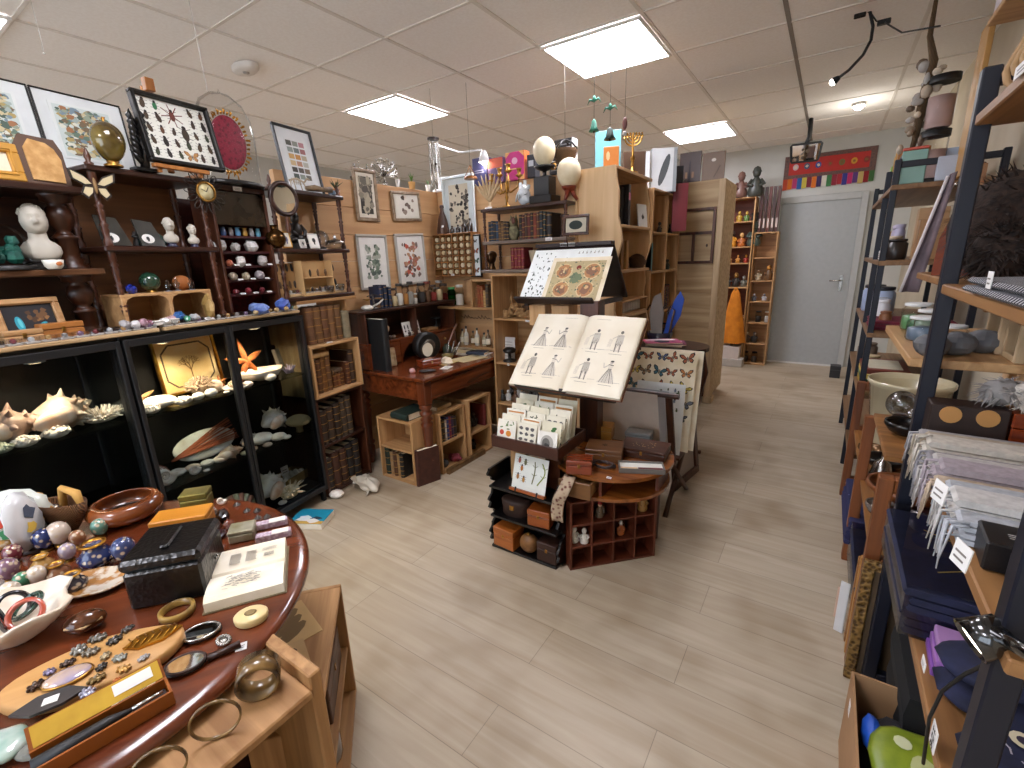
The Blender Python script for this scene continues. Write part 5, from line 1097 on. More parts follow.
# --- middle unit, upper shelf
for i,(u,ds) in enumerate(((114,'left one of two grey smoky stand plaques with silhouette oval'),(152,'right one of two smoky stand plaques with silhouette oval'))):
    p=LP(u-10,E2,.09); t=thing('silhouette_plaque',p,A+(.0,.1)[i],ds,'plaque',rx=-.3); G().prism([(0,0),(.10,0),(.075,.115-.01*i),(.0,.125-.01*i)],-.006,0).build('plate',mat('smoky_plate','#4b4943',.2,.2,'#2b2a28',scale=8),t); a=Art(.001,.001,C('#e9e7e2',.6)); a.g=G(); a.y=-.0065; a.p(circ(.035,.032,.026,.02,18),'#e9e7e2'); a.p(blob(.035,.032,.009,9,.3,.7),'#1c1b1b'); a.p(line((.035,.02),(.032,.04),.008),'#1c1b1b'); a.put('oval',t)
t=thing('glass_prism',LP(143,E2,.13),A,'bluish glass block standing between the smoky plaques','glass block'); G().box(0,.035,0,.03,0,.10,.004).build('block',glass('blue_glass','#a9d0d0',.3,.8),t); G().ell((.02,.012,.045),(.012,.008,.03),8,6).build('inclusion',C('#2c6a66',.3),t)
stone(LP(160,E2,.14),.04,'dark green mineral between the plaques and the busts',mat('dark_green_mineral','#2f4a40',.3,0,'#1c2c28',scale=25))
BLU=C('#23233f',.3)
bust(LP(173,E2,.10),A-.2,.125,'larger left one of the pair of small white busts',MARB,BLU,'pair of small white busts'); bust(LP(195,E2,.09),A-.2,.10,'smaller right one of the pair of small white busts',MARB,BLU,'pair of small white busts',hair=True)
# lower shelf: small crate with two arches
p=LP(128,E1,.06); t=thing('arched_crate',p,A,'small pine crate with two arched openings full of glass and stones','crate'); g=G(); w=.37;h=.135
g.box(0,w,0,.15,h-.012,h,.002); g.box(0,.014,0,.15,0,h-.012,.002); g.box(w-.014,w,0,.15,0,h-.012,.002); g.box(w/2-.008,w/2+.008,0,.15,0,h-.012,.002)
for x in (.014,w/2+.008):
    ww=w/2-.022
    for s,xx in ((1,x),(-1,x+ww)): g.prism([(xx,h-.012),(xx+s*.03,h-.012),(xx+s*.008,h-.022),(xx,h-.04)][::s],.0,.012)
g.build('arched_front',PINE,t); G().box(0,w,.146,.15,0,h).build('back_panel',OAK,t)
CR=glass('crystal','#f2f4f6',.45,.9)
def sphere(loc,r,label,m,cat='sphere',name='glass_sphere',st=None):
    t=thing(name,loc,0,label,cat); G().lathe([(r*.6,0),(r*.45,r*.25)],12).build('ring_stand',st or BRASS,t); G().ell((0,0,r*1.15),r,16,12).build('ball',m,t); return t
z=E1+.136
stone(LP(132,z,.10),.025,'deep blue glass lump on top of the arched crate',C('#1c2c8a',.1,0,1)); t=sphere(LP(152,z,.12),.04,'dark green glass dome in the middle on the arched crate',C('#22402f',.08,0,1)); 
for k,(u,h_) in enumerate(((169,.05),(178,.06),(192,.055))):
    t=thing('glass_figurine',LP(u,z,.09),A,'little clear glass figure on the arched crate, %s from the left'%ORD[k],'figurine'); g=G(); g.lathe([(.014,0),(.005,.006),(.010,h_*.4),(.014,h_*.55),(.004,h_*.7),(.008,h_*.85),(.001,h_)],10); g.build('body',CR,t); G().lathe([(.014,-.0),(.014,.003)],10).build('base',C('#8a8a90',.2),t)
clam(LP(183,z,.14),A,.075,'orange fan coral leaning at the back on the arched crate',C('#a5622c',.7),h=.9)
for k,(u,d,r,c,ds) in enumerate(((126,.03,.024,'#a9a5a5','clear quartz at the left foot of the arched crate'),(136,.02,.020,'#c9c5c5','glass lump before the left arch'),(144,.025,.022,'#b08a98','pink quartz chunk before the left arch'),(151,.03,.018,'#8a5a6a','dull violet stone before the left arch'),(166,.02,.02,'#dcd8d4','white crystal before the right arch'),(180,.06,.03,'#2f5f9a','bright blue stone inside the right arch'),(188,.02,.018,'#3f8a6a','green stone before the right arch'),(195,.03,.022,'#b9b9bd','silvery crystal at the right of the arched crate'),(172,.05,.022,'#c9a5a8','rose crystal inside the right arch'))): stone(LP(u,E1,d),r,ds,C(c,.15,0,1),rz=k)
for k,u in enumerate((155,163,172)): box_thing(LP(u,E1,.005+.004*k),A,.035,.03,.02,'tiny white box, %s of three before the arched crate'%ORD[k],C('#dedbd4',.6),'small_box',lidh=.3,clasp=False,group='three tiny white boxes')
stone(LP(211,E1,.03),.055,'gold brown mineral slab leaning at the right of the arched crate',mat('gold_mineral','#b5955a',.5,0,'#8a6a35',scale=20,bump=.5),sz=(.8,.35,1.1))
tagcard(LP(206,E1,-.0),A,'white tag in front of the gold brown mineral slab',.04,.016,.9)
# red case: minerals on its steps
MZ=MINZ; VC=('#2a2230','#3f5a8a','#8a8a90','#5a9ad0','#b58a3a','#9a9aa0','#6ab0d0')
for k in range(7):
    c=VC[k]; t=thing('tiny_vase',LZ.pt(.905+.038*k,.12,MZ[4]),A,'tiny glazed vase on the top red step, %s'%(nth(k,7)+' of seven'),'vase','row of tiny vases'); G().lathe([(.010,0),(.014,.012),(.012,.03),(.009,.036),(.012,.042)],12).build('vase_body',C(c,.12,.2,1),t)
for k,(s,z,r,c,ds) in enumerate(((.90,3,.035,'#b5b0ae','grey crystal slab left on the second step'),(.985,3,.026,'#c9c4c0','pale mineral in the middle of the second step'),(1.07,3,.036,'#d2ccc8','long white mineral right on the second step'),(.925,2,.018,'#b5654a','orange crystal left on the third step'),(.985,2,.027,'#e2dcd6','white crystal cluster on the third step'),(1.11,2,.03,'#bdb5b0','pointed pale mineral right on the third step'),(.93,1,.024,'#a99a86','brownish mineral left on the fourth step'),(1.0,1,.022,'#b5a58a','tan mineral in the middle of the fourth step'),(1.08,1,.026,'#b9aeb0','pinkish mineral right on the fourth step'),(.93,0,.016,'#7a2a30','dark red stone left on the fifth step'),(1.0,0,.017,'#8a3038','dark red stone in the middle of the fifth step'),(1.08,0,.016,'#6a2028','dark red stone right on the fifth step'))):
    stone(LZ.pt(s,.09 if z<3 else .11,MZ[z]),r,ds+' of the red case',mat('mineral_%d'%k,c,.4,0,var=.4,scale=40),sz=(1.2,.8,.9))
    if z<3: tagcard(LZ.pt(s-.012,.032,MZ[z]),A,'tag before the '+ds,.026,.010,.8)
stone(LZ.pt(.975,.0,1.206),.065,'long blue mineral lying in front of the red case',mat('blue_mineral','#4a62a8',.5,0,'#8ea4d2',scale=25),sz=(1.4,.45,.42),n=14)
stone(LZ.pt(1.13,.01,1.206),.042,'round deep blue mineral at the right front of the red case',mat('deep_blue_mineral','#33479a',.4,0,'#5a78c0',scale=25))
for k in range(5): stone(LZ.pt(.93+.06*k,-.035,1.206),.014,'yellowish pebble before the blue mineral, %s from the left'%ORD[k],C('#b59a6a',.4),group='pebbles before the blue mineral')
# --- right-hand unit
D2,D1=1.531,1.263
t=thing('brass_vase',LP(277,D2,.08),A,'round bronze ball vase on the right-hand unit\'s middle shelf','vase'); G().lathe([(.02,0),(.045,.02),(.055,.05),(.045,.08),(.02,.10),(.018,.115),(.024,.12)],20).build('vase_body',mat('bronze','#6a4a22',.22,.9,'#3f2a14',scale=10),t)
t=thing('dark_idol',LP(299,D2,.14),A,'dark carved seated idol at the back of the right-hand unit','statue'); g=G(); g.box(-.055,.055,-.045,.04,0,.03,.004); g.ell((0,0,.055),(.05,.04,.035),14,8); g.ell((0,0,.105),(.034,.03,.05),12,8); g.ell((0,0,.165),(.022,.024,.028),12,8)
for s in (1,-1): g.tube([(s*.03,0,.135),(s*.05,-.015,.10),(s*.02,-.04,.07)],[.013,.012,.010],7); g.ell((s*.042,-.012,.05),(.025,.03,.02),8,6)
g.lathe([(.026,.178),(.018,.19),(.02,.2),(.006,.215)],10); g.build('carving',C('#201b18',.4),t)
def smallframe(u,z,d,w,h,ds,fm,bg,ink='#1f1d1c',ov=True):
    a=Art(w-.016,h-.016,C(bg,.6)); a.p(circ((w-.016)/2,(h-.016)*.55,(w-.016)*.22,(h-.016)*.2,12),ink); a.p(line(((w-.016)/2,(h-.016)*.2),((w-.016)/2,(h-.016)*.5),w*.14),ink); picture(LP(u,z,d),A,w,h,.007,fm,.001,WHITE,a,ds,lean=.2,depth=.01)
smallframe(283,D2,.06,.062,.09,'small gilt framed portrait right of the bronze vase',GILT,'#d9d0c0','#5a5a8a'); smallframe(300,D2,.05,.045,.05,'tiny white framed picture in front of the dark idol',C('#d9d5cf',.4),'#b5b0a8'); smallframe(310,D2,.06,.072,.085,'white framed silhouette of a head in the shelf\'s centre',C('#e3e0da',.4),'#efece6')
t=thing('glass_globe',LP(322,D2,.14),A,'clear glass globe behind the silhouette picture','globe'); G().lathe([(.028,0),(.03,.01),(.02,.014)],14).build('base',BLACKW,t); G().ell((0,0,.062),.05,18,12).build('globe',CR,t)
t=thing('covered_dish',LP(336,D2,.10),A,'lidded glass dish with a pointed knob at the shelf\'s right end','dish'); G().lathe([(.04,0),(.058,.012),(.06,.035),(.054,.036)],20).build('dish',CR,t); G().lathe([(.06,.037),(.05,.05),(.02,.06),(.008,.064),(.010,.075),(.001,.088)],20).build('lid',SILVER,t)
# specimen boards on the lowest level of the right-hand unit
def specimen_board(s,d,w,h,ds,n,m,shelf=False):
    t=thing('specimen_board',LZ.pt(s,d,D1),A,ds,'display board',rx=-.1 if not shelf else 0); G().box(0,w,0,.006 if not shelf else .004,0,h,.001).build('board',m,t); g=G()
    if shelf:
        for z in (0,.10): g.box(0,w,-.06,0,z,z+.007)
        for x in (0,w-.006): g.box(x,x+.006,-.06,0,.007,h)
        g.build('tray',m,t)
    k=0
    for i in range(n):
        x=w*(.12+.76*(i%4)/3); z=h*(.25+.5*(i//4)) if not shelf else (.008,.108)[i//4]
        o=G().ell((x,-.006-.02*shelf,z+.022),(.009,.006,.022),7,6).build('specimen',C(R.choice(('#3a2f28','#5a4a38','#2b2a2e','#6a5038')),.5),t)
specimen_board(1.205,.12,.13,.19,'narrow cardboard sheet of fossil teeth, left on the bottom turned level',8,C('#b58e5c',.8)); specimen_board(1.32,.11,.23,.20,'two tier cardboard tray of dark fossil points on the bottom turned level',8,C('#c09a68',.8),True); specimen_board(1.56,.15,.11,.18,'pale wood sheet of pinned points, right on the bottom turned level',8,PINE)
bowl(LP(330,D1,.06),.03,.05,'clear glass beaker at the right of the bottom turned level',CR); bowl(LP(341,D1,.08),.028,.055,'clear glass tumbler at the far right of the bottom turned level',CR)
# ================================================================ old volumes in the bookcase
def vols(n,hs,cs,thr): return [(R.uniform(*thr),R.uniform(*hs),R.choice(cs),R.choice(('brown','worn','dark','ribbed'))) for _ in range(n)]
TAN=['#6e4a2a','#7a5330','#63412a','#84603a']; DK=['#2c1d14','#3a281b','#241a14','#4a3422','#33261f']
row_books(5,1.305,LZ,.979,.06,[(.052,.215,c,'tan') for c in ('#6e4a30','#74502f','#6a452b','#7a5534','#6b4a2c')],'tan volumes on the crate','%s ribbed volume above the pine crate, %s',.15)
t=book(LZ.pt(1.575,.05,.979),A,.055,.17,.13,'#8a7d62','grey green bound volume, alone at right above the pine crate',None,0)
row_books(4,1.285,LZ,.673,.06,[(.036,.20+.01*k,c,'brown') for k,c in enumerate(('#6b4424','#5f3b20','#74491f','#6a4526'))],'brown volumes in the pine crate','%s volume in the pine crate, %s of four',.16)
row_books(3,1.46,LZ,.673,.08,[(.03,.085,c,'small rust') for c in ('#6a3a1e','#7a4522','#5f331c')],'small volumes in the pine crate','%s volume low in the crate, %s of three',.13)
row_books(2,1.56,LZ,.673,.06,[(.03,.15,'#5a3018','reddish'),(.042,.22,'#3f281a','dark')],'tall volumes at the right of the pine crate','%s volume at the crate\'s right side, %s of two',.16)
book(LZ.pt(1.30,.05,.885),A,.032,.13,.16,'#b58f5a','pale tan volume lying flat on the four brown volumes',None,3,flat=True).location=LZ.pt(1.29,.05,.925)
book(LZ.pt(1.46,.08,.76),A+.1,.03,.10,.12,'#5a4530','small open-edged volume lying flat on the small rust ones',None,2,flat=True).location=LZ.pt(1.455,.08,.79)
row_books(5,1.285,LZ,.352,.05,[(.055,.21,'#33231a','dark'),(.05,.22,'#3f2c1f','dark brown'),(.058,.235,'#2a1d16','black brown'),(.045,.25,'#44362a','grey brown'),(.05,.255,'#3c3026','grey brown')],'big volumes on the dark bookshelf','%s volume on the dark shelf, %s of its row',.2)
row_books(5,1.285,LZ,.032,.05,[(.045,.22,'#2a1f1c','black'),(.06,.24,'#4a2a1c','red brown'),(.06,.24,'#45281b','red brown'),(.06,.25,'#1f1b1c','black'),(.055,.26,'#241f20','black')],'big volumes on the lowest dark shelf','%s volume near the floor, %s of its row',.2)
tagcard(LP(327,.979,.02)+V((0,0,-.012)),A,'white tag on the pine crate\'s top edge',.045,.014,0)
# ================================================================ framed prints on the left partition and things on its top
XP=-2.812
def PX(u,v): return atx(u,v,XP)
def wallpic(tl,br,label,fw,fm,mw,mm,artf,lean=0,tilt=0):
    a=PX(*tl); b=PX(*br); w=b.y-a.y; h=a.z-b.z; t=thing('framed_print',(XP+.004,a.y,b.z),pi/2,label,'picture',None,rx=-lean,ry=tilt)
    frame_parts(t,w,h,fw,fm,mw,mm,artf(w-2*(fw+mw),h-2*(fw+mw)),.016)
TAUPE=wood('taupe_moulding','#a8927a','#7d684f','y',.5)
def shells_art(bg,cs,n,r=(.012,.03)):
    def f(w,h):
        a=Art(w,h,C(bg,.7))
        for k in range(n): a.p(blob(R.uniform(.06,.94)*w,R.uniform(.05,.95)*h,R.uniform(*r),8,.4,R.uniform(.7,1.3)),R.choice(cs))
        return a
    return f
wallpic((350,167),(379,222),'taupe framed dark print of crowded shells, upper left on the pine partition',.024,TAUPE,.026,C('#e3dccc',.7),shells_art('#34302b',('#8d8676','#a59c88','#6d675b','#b5ab95','#57524a'),60))
wallpic((390,191),(421,223),'small taupe framed print of a few insects, right of the dark shells print',.02,TAUPE,.012,C('#d6d2c6',.7),shells_art('#dcd8cd',('#6a5a50','#8a7a6c','#4a4038'),7,(.012,.022)),tilt=-.05)
wallpic((354,234),(390,288),'white framed print of green feathers, lower left behind the desk jars',.018,C('#b8b4ac',.5),.05,C('#e6e4de',.7),shells_art('#e3e1da',('#6b7a68','#8a9484','#4f5c52','#a5a89a'),70,(.008,.02)))
wallpic((394,234),(427,284),'white framed print of red and brown feathers, lower right behind the jars',.018,C('#b8b4ac',.5),.04,C('#e6e4de',.7),shells_art('#e6e3dc',('#a5705a','#7a6a60','#b58a6a','#5a4a44','#c05a45'),60,(.008,.022)),tilt=-.04)
ZP=2.0; XT=-2.838
def PT(u,z=ZP): r=atx(u,186,XT); return V((XT,r.y,z))
t=thing('wire_tree',PT(385),0,'small silver wire tree on the partition top, beside white pot','ornament'); g=G(); g.lathe([(.02,0),(.022,.02),(.006,.025),(.005,.05)],10)
for k in range(70):
    d=V((R.uniform(-1,1),R.uniform(-1,1),R.uniform(-.3,1))).normalized(); g.tube([(0,0,.06),tuple(V((0,0,.085))+d*.10)],[.0016,.0012],3); g.ell(tuple(V((0,0,.085))+d*.10),.006,5,4)
g.build('wire_branches',SILVER,t)
pot_plant(PT(398),.08,'small white pot between wire tree and orange pot','#e3dfd8','#7a8a6a',6,.2,.7); pot_plant(PT(412),.13,'small orange pot with green shoots on the partition top','#c99a5a','#5f8a3a',9,.2,.42); pot_plant(PT(428),.10,'white square pot with little green sprouts on the partition top','#e9e6e0','#5f7a45',8,.2,.5)
bowl(PT(355),.03,.03,'small dark bowl at the left end of the partition top',C('#4a3a2c',.4)); 
t=thing('chrome_ornament',PT(362),0,'little metal branch ornament on the partition top','ornament'); g=G(); g.lathe([(.02,0),(.018,.01),(.004,.02)],10)
for k in range(9): a_=2*pi*k/9; g.tube([(0,0,.02),(.02*math.cos(a_),.03*math.sin(a_),.06),(.04*math.cos(a_),.06*math.sin(a_),.075+.02*(k%3))],.003,4); g.ell((.04*math.cos(a_),.06*math.sin(a_),.078+.02*(k%3)),.008,6,5)
g.build('branches',SILVER,t)
# wind chime
cp=aty(433,138,2.9); t=thing('wind_chime',cp,0,'silver tube wind chime hanging from the ceiling','wind chime'); G().lathe([(.045,-.012),(.045,0)],16).build('top_disc',DARK,t)
g=G().tube([(0,0,ZC-cp.z-.006),(0,0,0)],.0015,4); g.build('cord',C('#8a8680',.7),t)
for k in range(6):
    a_=2*pi*k/6; l=.22+.025*k; G().cyl((.034*math.cos(a_),.034*math.sin(a_),-.03),(.034*math.cos(a_),.034*math.sin(a_),-.03-l),.006,n=8).tube([(.034*math.cos(a_),.034*math.sin(a_),-.03),(.034*math.cos(a_),.034*math.sin(a_),-.01)],.001,3).build('chime_tube',SILVER,t)
G().lathe([(.016,-.19),(.016,-.175)],12).tube([(0,0,-.175),(0,0,-.012)],.001,3).build('clapper',DARK,t)
# white lamp on a square stand
lp=V((-2.79,3.14,2.0)); t=thing('arm_lamp',lp,0,'white swing arm lamp with lit bulb, on the partition corner','lamp'); WL=C('#e9e9ea',.4); g=G(); g.box(-.06,.10,-.03,.02,0,.02,.003); g.box(-.012,.012,-.012,.012,.02,.37,.002); g.build('stand',WL,t)
e=aty(484,158,3.10)-lp; G().tube([(0,0,.36),(e.x*.5,e.y*.5,.36+(e.z-.36)*.55),(e.x-.02,e.y,e.z+.06)],.007,6).build('swing_arm',WL,t)
G().lathe([(.018,.05),(.025,.035),(.045,-.03),(.042,-.03),(.02,.03)],16,(e.x,e.y,e.z),cap=False).build('lamp_shade',WL,t); G().ell((e.x,e.y,e.z-.02),.03,12,8).build('bulb',emit('bulb_glow','#fff3df',12),t)
l=bpy.data.lights.new('arm_lamp_light','POINT'); l.energy=.8; l.color=(1,.93,.8); l.shadow_soft_size=.03; o=bpy.data.objects.new('arm_lamp_light',l); COL.objects.link(o); o.location=lp+e+V((0,0,-.06))
# ================================================================ back partition
YQ=3.12
def QP(u,v,d=.0): return aty(u,v,YQ-d)
def qpic(tl,br,d,label,fw,fm,mw,mm,artf,lean=.0,name='framed_print'):
    a=QP(*tl,d);b=QP(*br,d); w=b.x-a.x; h=a.z-b.z; t=thing(name,(a.x,a.y,b.z),0,label,'picture',rx=-lean); frame_parts(t,w,h,fw,fm,mw,mm,artf(w-2*(fw+mw),h-2*(fw+mw)),.018)
qpic((442,178),(477,234),.03,'white framed print of small dark shells on the back partition',.022,C('#d9e2e4',.45),.045,C('#dde6e8',.6),shells_art('#d5cbb5',('#3d3832','#57504a','#6d665c','#2b2724'),46,(.008,.017)))
def fourbf(w,h):
    a=Art(w,h,C('#dfe8ea',.6))
    for k,c in enumerate(('#2b2523','#b5552f','#3f6a5a','#8a4a2a')): a.butterfly(w/2,h*(.88-.25*k),w*(.24 if k==0 else .40),0,c)
    return a
qpic((470,235),(483,277),.09,'narrow black framed column of four butterflies',.012,BLACKW,.002,WHITE,fourbf)
for k in range(6):           # scrolls in the pigeonholes
    for j in range(6):
        if (k,j) in ((0,0),): continue
        x=-2.78+.010+.0655*k+.030; z=1.315+.0172+.0515*j
        G().cyl((x,QY-.125,z+.019),(x,QY-.015,z+.019),.018,n=10).build('label_roll',C(('#cdbb98','#c4b08a','#d6c7a8')[(k+j)%3],.8),None,'roll in pigeonhole, column %s from left, row %s from bottom'%(ORD[k],ORD[j]),'roll','rolled labels in the pigeonhole box')
tagcard(V((-2.60,QY-.132,1.320)),0,'white tag under the pigeonhole box',.035,.016,0)
# on the pigeonhole box
QZ=1.656
t=thing('cone_bottle',aty(444,230,YQ-.07)*0+V((aty(443,228,YQ-.07).x,YQ-.07,QZ)),0,'dark brown cone shaped bottle, left on the pigeonhole box','bottle'); G().lathe([(.05,0),(.052,.02),(.04,.11),(.015,.18),(.012,.21)],16).build('body',C('#4a2f22',.35),t); G().lathe([(.018,.205),(.016,.225),(.001,.23)],10).build('stopper',DARK,t); tagcard(V((aty(441,228,YQ-.13).x,YQ-.122,QZ+.05)),0,'pale tag on the dark cone bottle',.02,.015,.3)
for u,h,ds in ((452,.06,'shortest dark ink bottle on the pigeonhole box'),(458,.065,'second dark ink bottle from the left on the pigeonhole box'),(464,.10,'tall dark bottle, third on the pigeonhole box'),(470,.105,'tall dark bottle at the right end of the pigeonhole box')): bottle(V((aty(u,228,YQ-.07).x,YQ-.07,QZ)),.019 if h<.08 else .022,h,ds,'#2a1c16',paper=False)
# jars on the pine wall shelf
FILLS={'sand':'#c9b58c','white':'#d9d4c8','brown':'#6a4a30','red':'#8a2f24','green':'#3f7a3a','amber':'#a5702f','grey':'#8a857c','black':'#2c2724'}
GREENG=glass('green_glass','#3fae4a',.2,.75)
zs=1.076
for u,r,h,f,lc,ds in ((437,.03,.15,'brown','#8a8a86','brown contents jar, left on the corner pine shelf'),(444,.037,.18,'red','#5a4a40','tall jar with red base layer on the corner shelf'),(452,.034,.15,'green','#3a8a4a','green bottle jar on the corner shelf'),(460,.034,.17,'white','#c9c6c0','pale filled jar right of the green jar')):
    jar(V((aty(u,300,YQ-.10).x,YQ-.10,zs)),0,r,h,ds,C(FILLS[f],.7),lc,gl=GREENG if f=='green' else None)
XB=[(.02,.15,'#8a5a30','tan'),(.024,.17,'#9a4a28','rust'),(.03,.16,'#a5562c','orange brown'),(.02,.13,'#c9a36a','yellow'),(.028,.175,'#5a4a38','dark')]
zn=Zone((-2.33,YQ-.17),(-2.0,YQ-.17)); row_books(5,.005,zn,zs,.0,XB,'spines on the corner pine shelf','%s spine on the corner shelf, %s of five',.14)
# bottles on the low plank
for k in range(9):
    c=('#c9b48c','#d6cfc0','#8a6a3f','#cfcabc','#b5a98a','#6a5030','#d9d4c6','#a58a5a','#c4bda8')[k]; h=(.13,.16,.12,.15,.11,.14,.12,.15,.13)[k]
    bottle(V((-2.56+.058*k,YQ-.08-.02*(k%2),.745)),.021,h,'small labelled bottle, %s, on the plank behind the desk'%nth(k,9),c,'bottles on the low plank')
g=G()
for k in range(14): g.tube([(-.03+.04*k*.9,0,.012*math.sin(k*1.3)),(.0+.036*k,0,-.02),( .012+.036*k,0,.012*math.sin(k*1.3+1))],.003,4)
g.build('hanging_garland',SILVER,None,'silver wire garland strung under the corner pine shelf','garland',loc=(-2.57,YQ-.03,.98))
# ---- dark etagere with eggs
zt=1.792
def EQ(u,v,d=.06): return V((aty(u,v,EY+d).x,EY+d,0))
def E_(u,z,d=.08): return V((aty(u,{1.792:205,1.567:236,1.364:268}[z],EY+d).x,EY+d,z))
OST=mat('ostrich_shell','#e9dcbd',.3,0,'#dccba6',scale=14)
t=thing('ostrich_egg',E_(545,zt),0,'ostrich egg on a tall square black pedestal','egg'); g=G(); g.box(-.085,.085,-.07,.07,0,.05,.004); g.box(-.06,.06,-.05,.05,.05,.17,.004); g.lathe([(.03,.17),(.012,.18),(.014,.205),(.06,.22),(.072,.235),(.06,.238)],18); g.build('pedestal',EBON,t); g=G().tube([(.07+.018*math.cos(q),0,.225+.018*math.sin(q)) for q in [2*pi*i/12 for i in range(12)]],.004,6,True); g.build('ring_handle',BRASS,t); egg(t,(0,0,.232),.075,.185,OST)
t=thing('ostrich_egg',E_(569,zt),0,'ostrich egg resting on a red wooden tripod','egg'); g=G()
for k in range(3): a_=2*pi*k/3+.5; g.tube([(.02*math.cos(a_),.02*math.sin(a_),.07),(.03*math.cos(a_),.03*math.sin(a_),.04),(.055*math.cos(a_),.055*math.sin(a_),.005)],[.016,.014,.010],7)
g.lathe([(.02,.055),(.045,.08),(.05,.092),(.04,.09)],14); g.build('tripod',C('#7a2f18',.3),t); egg(t,(0,0,.075),.078,.19,OST)
t=thing('anatomical_heart',E_(524,zt),0,'white porcelain heart shaped vase on the dark shelf','vase'); g=G(); g.ell((0,0,.07),(.048,.04,.068),18,14,lambda d:1+.12*math.sin(3*d.x+2*d.z)+.08*NZ.noise(d*3))
for x,y,z,l in ((-.02,0,.12,.05),(.01,.0,.125,.06),(.03,.01,.11,.04)): g.cyl((x,y,z),(x*1.3,y,z+l*.7),.014,.011,8)
for k in range(6): g.tube([(-.045+.02*k,-.035,.03+.01*k),(-.03+.016*k,-.044,.07),(-.01+.01*k,-.03,.11)],.006,5)
g.build('heart_body',C('#e3e8ec',.2,0,1),t)
t=thing('candelabrum',E_(507,zt),0,'brass candelabrum with four curling arms','candelabrum'); G().lathe([(.04,0),(.042,.008),(.012,.02),(.008,.05),(.014,.07),(.007,.09),(.010,.14),(.006,.18)],14).build('column',BRASS,t)
for k,(dx,z) in enumerate(((-.13,.24),(-.055,.27),(.02,.29),(.11,.25))):
    g=G(); g.tube([(0,0,.12),(dx*.4,-.01*(k%2),.10),(dx*.85,0,.13),(dx,0,z-.05)],.006,6); g.lathe([(.008,z-.06),(.028,z-.045),(.012,z-.035),(.016,z-.01),(.022,z),(.012,z)],12,(dx,0,0)); g.build('arm',BRASS,t)
t=thing('carved_hand',E_(490,zt),0,'pale carved spread coral hand on a small plinth','sculpture'); G().box(-.045,.045,-.03,.03,0,.018,.003).build('plinth',C('#b58a5a',.5),t); g=G(); g.lathe([(.02,.018),(.008,.03),(.012,.06)],10)
for k in range(11):
    a_=-1.2+2.4*k/10; P=[(0,0,.06),(.04*math.sin(a_),.01*(k%3-1),.10),(.10*math.sin(a_),.015*(k%3-1),.12+.09*math.cos(a_)),(.12*math.sin(a_),.02*(k%3-1),.15+.10*math.cos(a_))]; g.tube(P,[.012,.011,.008,.002],6)
g.build('branches',C('#c9b08a',.6),t); tagcard(E_(484,zt,.02),0,'white tag at the left of the upper etagere board',.06,.022,.9)
SB=[(.022,.13,'#1f2a38','blue black'),(.02,.135,'#22344a','dark blue'),(.022,.13,'#1c2430','black'),(.02,.125,'#26405a','blue'),(.024,.13,'#6a4a2a','tan'),(.02,.12,'#7a5a3a','tan'),(.022,.125,'#3a2418','brown'),(.02,.12,'#2a1a14','dark brown')]
ez=Zone((-2.16,EY),(-1.46,EY)); row_books(8,.03,ez,1.567,.04,[(a,b*1.05,c,d) for a,b,c,d in SB],'volumes left of the stone owl','%s volume left of the owl, %s of eight',.12)
t=thing('stone_owl',E_(514,1.567),-.2,'mossy grey stone owl between the volume rows','statue'); g=G(); g.ell((0,0,.055),(.045,.04,.06),14,10,lambda d:1+.1*NZ.noise(d*5)); g.ell((.01,-.01,.125),(.034,.03,.035),12,8); 
for s in (1,-1): g.cyl((.01+s*.02,-.01,.15),(.01+s*.028,-.01,.172),.010,.002,6)
g.build('stone_body',mat('mossy_stone','#8d8464',.9,0,'#5f5a44',scale=40,bump=.5),t)
t=thing('hanging_seal',V((aty(513,216,EY+.0).x,EY+.0,1.695)),0,'small red brown wooden seal hanging under the top board','ornament'); G().ell((0,0,0),(.016,.008,.022),10,8).tube([(0,0,.02),(0,0,.073)],.002,4).build('seal',C('#5a2a1c',.4),t)
SB2=[(.022,.175,'#2a1d18','dark'),(.022,.17,'#5a2a20','red brown'),(.02,.18,'#4a3024','brown'),(.024,.175,'#6a2a22','red'),(.022,.18,'#3a2820','dark brown'),(.024,.175,'#8a3f2c','bright red'),(.022,.18,'#5a3426','brown'),(.026,.185,'#22272e','black'),(.024,.18,'#1f2b2c','dark green'),(.045,.17,'#241a18','thick black')]
row_books(10,.30,ez,1.567,.04,[(a,b*.95,c,d) for a,b,c,d in SB2],'volumes right of the stone owl','%s volume right of the owl, %s of ten',.13)
t=thing('hourglass',V((-1.51,EY+.06,1.567)),0,'small wooden hourglass at the right end of the row','hourglass')
for z in (0,.13): G().lathe([(.03,z),(.03,z+.012)],14).build('end_disc',DARK,t)
G().lathe([(.022,.012),(.024,.04),(.004,.071),(.024,.10),(.022,.13)],14).build('glass_bulb',GLASS,t)
for k in range(3): a_=2*pi*k/3; G().cyl((.025*math.cos(a_),.025*math.sin(a_),.012),(.025*math.cos(a_),.025*math.sin(a_),.13),.004,n=6).build('rod',DARKZ,t)
a=Art(.12,.075,C('#c9bfa8',.7)); a.p(circ(.06,.037,.045,.028,20),'#26302a'); picture(V((-1.47,EY-.04,1.567)),.12,.175,.125,.018,DARKZ,.008,C('#cfc5ae',.7),a,'small dark framed oval miniature beside the hourglass shelf end',lean=.1)
for u,z,w_,ds in ((545,1.562,.05,'white tag on the middle board edge of the etagere'),): tagcard(V((aty(u,243,EY-.02).x,EY-.014,1.545)),0,ds,w_,.022,0)
row_books(4,.22,ez,1.364,.04,[(.028,.15,'#7a1f28','red')]*4,'red volumes on the lowest etagere board','%s volume on the lowest board, %s of four',.12)
